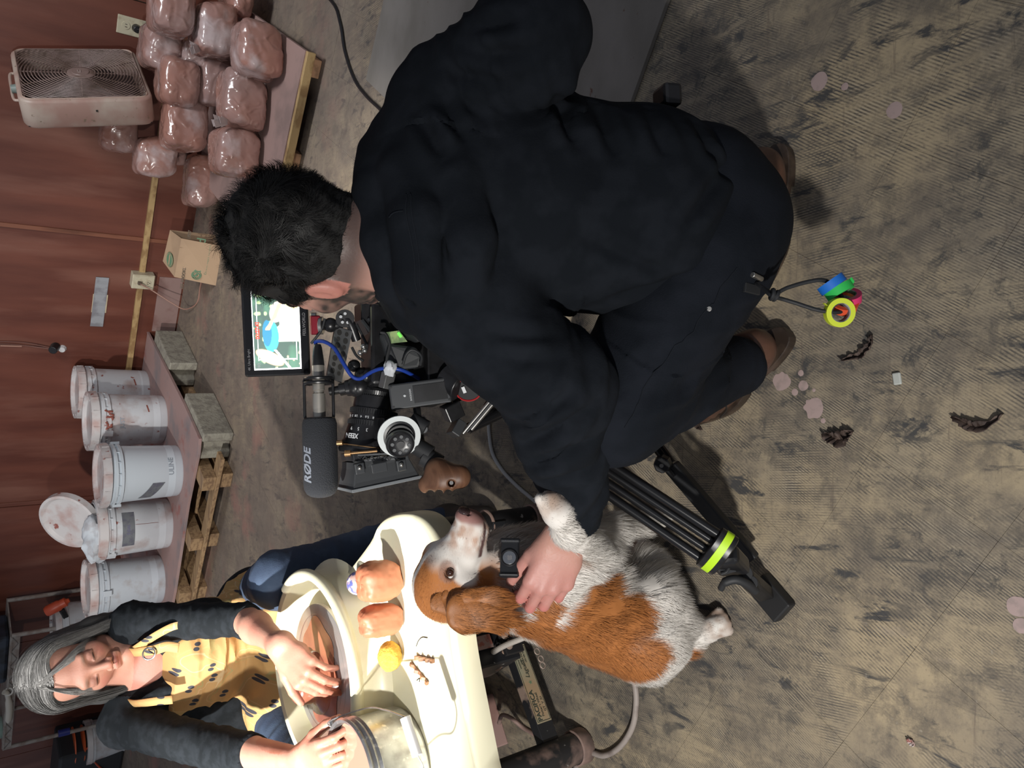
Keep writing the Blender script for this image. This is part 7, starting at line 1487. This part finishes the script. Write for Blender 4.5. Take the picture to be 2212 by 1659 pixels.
# rods and clamps under the camera
for i in range(3):
    q = B(); q.cyl(P(1000 + i * 9, 936 - i * 4, 1.40), P(1062 + i * 9, 862 - i * 4, 1.40), .0040, n=14); q.done('rod', M_slv if i != 1 else M_bm, rig, smooth=1)
bx3('rod_clamp', P(977, 888, 1.40), (.030, .032, .03), frm((1, 0, .5), (0, .2, 1)), M_bm); bx3('rod_clamp', P(986, 925, 1.40), (.030, .018, .03), frm((1, 0, -.7), (0, .2, 1)), M_gry)
q = B(); q.beam(P(868, 912, 1.43), P(918, 905, 1.43), .008, .008); q.beam(P(900, 880, 1.43), P(910, 960, 1.43), .010, .012, (0, -1, 0)); q.done('base_rail', M_gry, rig, bev=.001)
q = B(); q.cyl(P(915, 925, 1.40), P(915, 927, 1.38), .008, n=20); q.done('side_knob', M_gry, rig, smooth=1, bev=.001)
q = B(); q.box(P(930, 800, 1.46), (.13, .04, .11), TB_); q.done('base_plate', M_bm, rig, bev=.004)
q = B()
for i in range(8): q.ball(P(765 + (i * 37) % 60, 790 + (i * 23) % 70, 1.45), .012 + .004 * (i % 3), 14, 10)
tag(q.done('fittings', M_bm, rig, smooth=True), kind='stuff')
# ---- tripod
tp = thing('tripod', P(1040, 850, 1.42), 'black tripod under the camera with a lime green band on its near leg', 'tripod')
hd_ = P(1012, 838, 1.40); q = B(); q.cyl(P(965, 815, 1.42), P(1000, 838, 1.40), .030, n=32); q.cyl(P(985, 815, 1.44), P(1060, 800, 1.44), .045, .04, n=32); q.done('fluid_head', M_bm, tp, smooth=1, bev=.002)
an_ = (Vector((0, 0, CH)) - hd_).normalized() + Vector((-.6, 0, 0)); an_.normalize(); q = B(); q.cyl(hd_ - an_ * .02, hd_ + an_ * .006, .027, .025, n=32); q.done('drag_knob', M_bk3, tp, smooth=1, bev=.002)
q = B(); q.torus(hd_ + an_ * .0065, an_, .0235, .0018, 36, 6); q.done('red_ring', mat('red_mark', (.35, .012, .015), .4), tp, smooth=True); q = B(); q.box(hd_ + an_ * .0068 + Vector((0, 0, .010)), (.012, .0015, .006), frm((1, 0, .5), an_)); q.done('white_mark', M_wht, tp)
F0 = PZ(1668, 1300, 0); T0 = P(1120, 905, 1.38); ldr = (F0 - T0).normalized(); bnd = P(1537, 1183, 1.305)
up1 = T0; lo1 = bnd; ldr = (lo1 - up1).normalized(); pr = P(1520, 1170, 1.3) - P(1554, 1214, 1.3); pr = (pr - ldr * pr.dot(ldr)).normalized(); qd = ldr.cross(pr); qd = qd if qd.y < 0 else -qd
M_tube = mat('carbon_tube', (.008, .008, .009), .22)
for o1, o2, r_ in ((-.029, 0, .0085), (.029, 0, .0085), (-.0095, -.004, .0072), (.0105, -.004, .0072), (-.037, -.010, .003)):
    q = B(); q.cyl(up1 + pr * o1 * .9 + qd * o2, lo1 + pr * o1 + qd * o2, r_, n=18); q.done('leg_tube', M_tube, tp, smooth=1)
def oval(q, c, a, w_, h_, L_, n=40):
    vs = []
    for e, g2 in ((0, .9), (.06, 1), (.94, 1), (1, .9)):
        for i in range(n): t = 2 * math.pi * i / n; vs.append(c + a * (L_ * e) + pr * (w_ * g2 * math.cos(t)) + qd * (h_ * g2 * math.sin(t)))
    fs = [(j * n + i, j * n + (i + 1) % n, (j + 1) * n + (i + 1) % n, (j + 1) * n + i) for j in range(3) for i in range(n)] + [tuple(range(n))[::-1], tuple(range(3 * n, 4 * n))]; q.add(vs, fs)
q = B(); oval(q, bnd - ldr * .006, ldr, .043, .024, .034); col_ = q.done('leg_collar', M_bm, tp, smooth=1, ang=50)
q = B(); oval(q, bnd + ldr * .004, ldr, .0440, .0250, .015); q.done('lime_band', mat('lime_band', (.50, .80, .02), .5), col_, smooth=1, ang=50)
FE = PZ(1655, 1285, .035); d2 = (FE - bnd).normalized()
q = B(); q.beam(bnd + ldr * .02, bnd + d2 * .085, .055, .032, qd); q.done('leg_housing', M_bm, tp, bev=.008)
q = B(); q.beam(bnd + d2 * .035 + qd * .018, bnd + d2 * .075 + qd * .02, .030, .010, qd); q.done('lock_lever', M_gry, tp, bev=.004)
q = B(); q.tube(bez([bnd + d2 * .040 + qd * .026 + pr * .012, bnd + d2 * .058 + qd * .027 + pr * .012, bnd + d2 * .064 + qd * .027, bnd + d2 * .056 + qd * .027 - pr * .012], 5), .003, 8); q.done('lever_ridge', M_bk3, tp, smooth=True)
q = B(); q.beam(bnd + d2 * .08, FE, .030, .024, qd); q.done('lower_leg', M_bm, tp, bev=.004)
q = B(); q.cyl(P(1608, 1238, 1.34), P(1612, 1240, 1.38), .014, n=20); q.cyl(P(1622, 1258, 1.335), P(1628, 1262, 1.38), .012, n=20); q.done('pivot', M_bk3, tp, smooth=1, bev=.001)
q = B(); q.tube(bez([P(1557, 1272, 1.34), P(1566, 1258, 1.33), P(1590, 1252, 1.325), P(1615, 1262, 1.33), P(1632, 1276, 1.34)], 6), [.006] * 6 + [.008] * 19, 12); q.done('spiked_foot_lever', M_bk3, tp, smooth=True)
ft = PZ(1668, 1292, 0); tdir = (PZ(1692, 1290, 0) - PZ(1640, 1262, 0)); tdir = Vector((ldr.x, ldr.y, 0)).normalized(); sd3 = Vector((-tdir.y, tdir.x, 0))
TF2 = Matrix((tdir, sd3, Vector((0, 0, 1)))).transposed().to_4x4(); q = B(); q.box(PZ(1668, 1290, .012) + Vector((0, 0, 0.002)), (.075, .052, .024), TF2); q.done('rubber_foot', mat('rubber', (.014, .014, .015), .6), tp, bev=.004)
# ground-level strut running to the foot, and the far legs
s1_, s2_ = PZ(1365, 895, .15), PZ(1625, 1210, .045); sdr = (s2_ - s1_).normalized(); kx = PZ(1440, 1000, .125)
q = B(); q.cyl(s1_, kx + sdr * .03, .009, n=16); q.cyl(s1_ + Vector((.022, .012, 0)), kx + sdr * .03 + Vector((.022, .012, 0)), .009, n=16); q.done('spreader_tube', M_tube, tp, smooth=1)
q = B(); q.beam(kx + sdr * .02 + Vector((.01, .005, 0)), s2_, .032, .020); q.done('spreader_bar', M_bk3, tp, bev=.004)
q = B(); q.cyl(kx + Vector((0, -.002, .012)), kx + Vector((-.002, -.012, .028)), .019, .016, n=8); q.done('spreader_knob', M_bm, tp, bev=.002); q = B(); q.cyl(kx + Vector((-.002, -.012, .028)), kx + Vector((-.0025, -.0135, .0305)), .004, n=10); q.done('knob_bolt', M_slv, tp)
for e in (PZ(1190, 800, .03), Vector((.32, 1.30, .03))):
    for o_ in (-.016, .016): q = B(); q.cyl(P(1035, 870, 1.43) + Vector((o_, o_, 0)), e + Vector((o_, o_, 0)), .009, n=14); q.done('leg_tube', M_tube, tp, smooth=1)
q = B(); q.cyl(P(1010, 926, 1.43), P(1105, 880, 1.46), .011, n=16); q.done('leg_tube', M_tube, tp, smooth=1)
# ================= tape rolls on their cord =================
cd = thing('cord_loop', P(1650, 620, 1.12), 'black cord loop hanging from the man\'s belt through the tape rolls', 'cord')
HT = [trou, hoodie]; h0 = hit(HT, 1634, 612, .004); q = B(); k1 = [h0, h0 * .5 + P(1660, 630, 1.09) * .5, P(1672, 634, 1.09), P(1700, 622, 1.09), P(1740, 610, 1.09), P(1775, 605, 1.09), P(1797, 614, 1.10), P(1815, 635, 1.10), P(1822, 655, 1.095), P(1818, 672, 1.09), P(1795, 674, 1.085), P(1760, 668, 1.085), P(1720, 655, 1.09), P(1690, 646, 1.09), P(1668, 640, 1.085), h0 * .4 + P(1660, 632, 1.09) * .6]; q.tube(bez(k1, 7), .0030, 10); q.done('cord', M_bk3, cd, smooth=True)
q = B(); q.torus(P(1668, 636, 1.086), (P(1700, 640, 1.1) - P(1660, 632, 1.1)), .0065, .0032, 16, 8); q.torus(P(1676, 639, 1.086), (P(1700, 650, 1.1) - P(1660, 630, 1.1)), .0062, .0032, 16, 8); q.done('knot', M_bk3, cd, smooth=True)
q = B(); q.beam(hit(HT, 1608, 620, .002), hit(HT, 1640, 628, .006), .014, .005, (0, -1, 0)); q.done('webbing_tab', M_bk3, cd, bev=.001)
q = B(); q.cyl(hit(HT, 1625, 593, .004), hit(HT, 1645, 603, .004), .0042, n=16); tag(q.done('metal_clip', M_slv, trou, smooth=1, bev=.001), None)
q = B(); hp_ = hit([trou], 1532, 667); q.cyl(hp_, hp_ + (Vector((0, 0, CH)) - hp_).normalized() * .0025, .0038, n=20); q.done('rivet', M_slv, trou, bev=.0008)
M_core = mat('roll_core', (.22, .22, .23), .5, c2=(.04, .04, .05), scale=60)
def roll(x, y, d, axis, R, wd, col, lab, tail=None):
    c = P(x, y, d); ax = Vector(axis).normalized(); t = thing('tape_roll', c, lab, 'tape', 'coloured tape rolls on the cord'); m = mat('tape_' + lab.split()[0], col, .5); q = B()
    q.lathe([(R * .66, -.5), (R, -.5), (R, .5), (R * .66, .5), (R * .66, -.5)], c, c + ax * wd, 40, False); o = q.done('tape', m, t, smooth=1, ang=40); q = B(); q.lathe([(R * .58, -.47), (R * .66, -.5), (R * .66, .5), (R * .58, .47), (R * .58, -.47)], c, c + ax * wd, 36, False); q.done('core', M_core, t, smooth=1, ang=40)
    if tail:
        q = B(); a, b_ = Vector(tail[0]), Vector(tail[1]); q.add([a - ax * wd * .45, a + ax * wd * .45, b_ + ax * wd * .3, b_ - ax * wd * .3], [(0, 1, 2, 3)]); o = q.done('loose_end', m, t); o.modifiers.new('thick', 'SOLIDIFY').thickness = .0006
vx = lambda p_, r_: P(p_[0], p_[1], 1.1) - P(r_[0], r_[1], 1.1)
roll(1797, 614, 1.10, vx((1785, 603), (1800, 630)) + Vector((0, .004, 0)), .0200, .012, (.012, .16, .62), 'blue tape roll at the top of the bundle')
roll(1813, 628, 1.10, vx((1806, 610), (1817, 640)) + Vector((0, .006, .0)), .0200, .012, (.035, .55, .10), 'green tape roll beside the blue one, its end sticking out', (P(1836, 612, 1.095), P(1843, 603, 1.09)))
roll(1829, 643, 1.105, vx((1822, 622), (1832, 660)) + Vector((0, -.012, .010)), .0200, .012, (.70, .04, .16), 'hot pink tape roll in the middle of the bundle')
roll(1823, 657, 1.10, vx((1818, 640), (1824, 672)) + Vector((0, -.020, .014)), .0190, .012, (.75, .09, .03), 'orange-red tape roll between the pink and the yellow')
roll(1813, 675, 1.085, Vector((-.15, -.80, .62)), .0205, .012, (.62, .72, .04), 'yellow tape roll facing the camera at the end of the bundle', (P(1792, 668, 1.088), P(1779, 655, 1.085)))
# ================= scraps and splashes on the floor =================
M_scrap = mat('dark_dry_clay', (.045, .028, .022), .7, c2=(.11, .075, .06), scale=60, bump=.5, bscale=120)
def scrap(pts, w_, lab, m=M_scrap, seed=1, hgt=.012):
    rs_ = random.Random(seed); pts = bez([PZ(x, y, .004) for x, y in pts], 5); vs = []; n = len(pts)
    for i, p in enumerate(pts):
        t = (pts[min(i + 1, n - 1)] - pts[max(i - 1, 0)]).normalized(); sd = Vector((-t.y, t.x, 0)); e = math.sin(math.pi * (i + .4) / (n)) ; ww = w_ * e * rs_.uniform(.6, 1.25)
        vs += [p - sd * ww * .6 + Vector((0, 0, hgt * rs_.uniform(.3, 1))), p - Vector((0, 0, .003)), p + sd * ww * .7 + Vector((0, 0, hgt * rs_.uniform(.0, .8)))]
    q = B(); q.add(vs, [(3 * i + j, 3 * i + j + 1, 3 * i + j + 4, 3 * i + j + 3) for i in range(n - 1) for j in (0, 1)]); o = q.done('clay_scrap', m, None, smooth=True); s_ = o.modifiers.new('thick', 'SOLIDIFY'); s_.thickness = .0014; s_.offset = 1; tag(o, lab, 'debris', 'dried scraps on the floor')
scrap([(1818, 780), (1840, 772), (1858, 768), (1872, 756), (1882, 742), (1883, 722)], .010, 'curled dark scrap with a thin tail, lying nearest the tape rolls', seed=2)
scrap([(1783, 936), (1796, 944), (1814, 950), (1832, 940), (1842, 932)], .020, 'cupped dark scrap with an upturned rim on the floor beyond the pink splashes', seed=3, hgt=.018)
scrap([(2056, 900), (2080, 912), (2104, 922), (2138, 916), (2166, 894)], .011, 'long curved dark scrap at the picture\'s right edge', seed=4)
scrap([(1962, 1596), (1968, 1604), (1974, 1610)], .007, 'tiny reddish scrap with a pale fleck, far from the other scraps', seed=5, m=mat('pink_scrap', (.30, .12, .10), .7, c2=(.5, .45, .42), scale=90), hgt=.005)
scrap([(1498, 914), (1506, 920), (1515, 928)], .007, 'small black crumb scrap by the toe of the man\'s shoe', seed=6, hgt=.005)
q = B(); q.box(PZ(1938, 818, .003), (.020, .013, .006), Matrix.Rotation(.15, 4, 'Z')); tag(q.done('white_chip', mat('white_chip', (.52, .54, .50), .5), None, bev=.002), 'small squarish white chip on the floor beyond the tape rolls', 'debris')
M_spl = mat('pink_slip_splash', (.43, .32, .30), .75, c2=(.33, .26, .24), scale=60, thr=(.5, .7))
sp_w = {0: 'round pink splash of dried slip at the top of the floor, the largest there', 2: 'faint round pink splash alone on the bare floor'}
for i, (x, y, r_, lab) in enumerate(((1770, 176, 19, 'round pink slip splash on the upper floor, largest of its group'), (1825, 187, 8, 'small pink slip splash beside the round one on the upper floor'), (1932, 238, 17, 'lone pale pink splash on the upper floor, off to the side'), (1690, 823, 22, 'pink slip splash partly under the heel of the planted shoe'), (1735, 833, 12, 'mid-sized pink splash between the shoe and the big ragged one'), (1717, 847, 8, 'small pink splash just below the mid-sized one'), (1730, 806, 7, 'small pink splash nearest the planted shoe\'s heel'), (1756, 880, 23, 'big ragged pink splash, the largest near the planted shoe'), (1778, 909, 6, 'tiny pink splash trailing off the big ragged one'), (1758, 843, 4, 'pinhead pink splash between the mid-sized and the ragged one'), (2198, 1310, 20, 'pink slip splash at the picture\'s right edge'), (2206, 1352, 15, 'pink splash at the right edge just below its larger neighbour'))):
    c = PZ(x, y, .0004); n = 40; vs = [c + Vector((0, 0, .0006))]; rr = r_ * c.y * .0 + r_ * (P(x, y, 1) - PZ(x, y, 0)).length * 0 + r_ * (PZ(x, y, 0) - Vector((0, 0, CH))).length / FPX / 1.12; vv = vnoise(np.array([[math.cos(2 * math.pi * k / n) * 2.2 + i * 7, math.sin(2 * math.pi * k / n) * 2.2, i] for k in range(n)]), 1, i)
    for k in range(n): a = 2 * math.pi * k / n; r2 = rr * (1 + (.22 if r_ > 21 else .08) * vv[k]); vs.append(c + Vector((r2 * math.cos(a), r2 * math.sin(a), 0)))
    q = B(); q.add(vs, [(0, 1 + k, 1 + (k + 1) % n) for k in range(n)]); tag(q.done('slip_splash', M_spl, None, smooth=True), lab, 'stain', 'pink slip splashes on the floor')
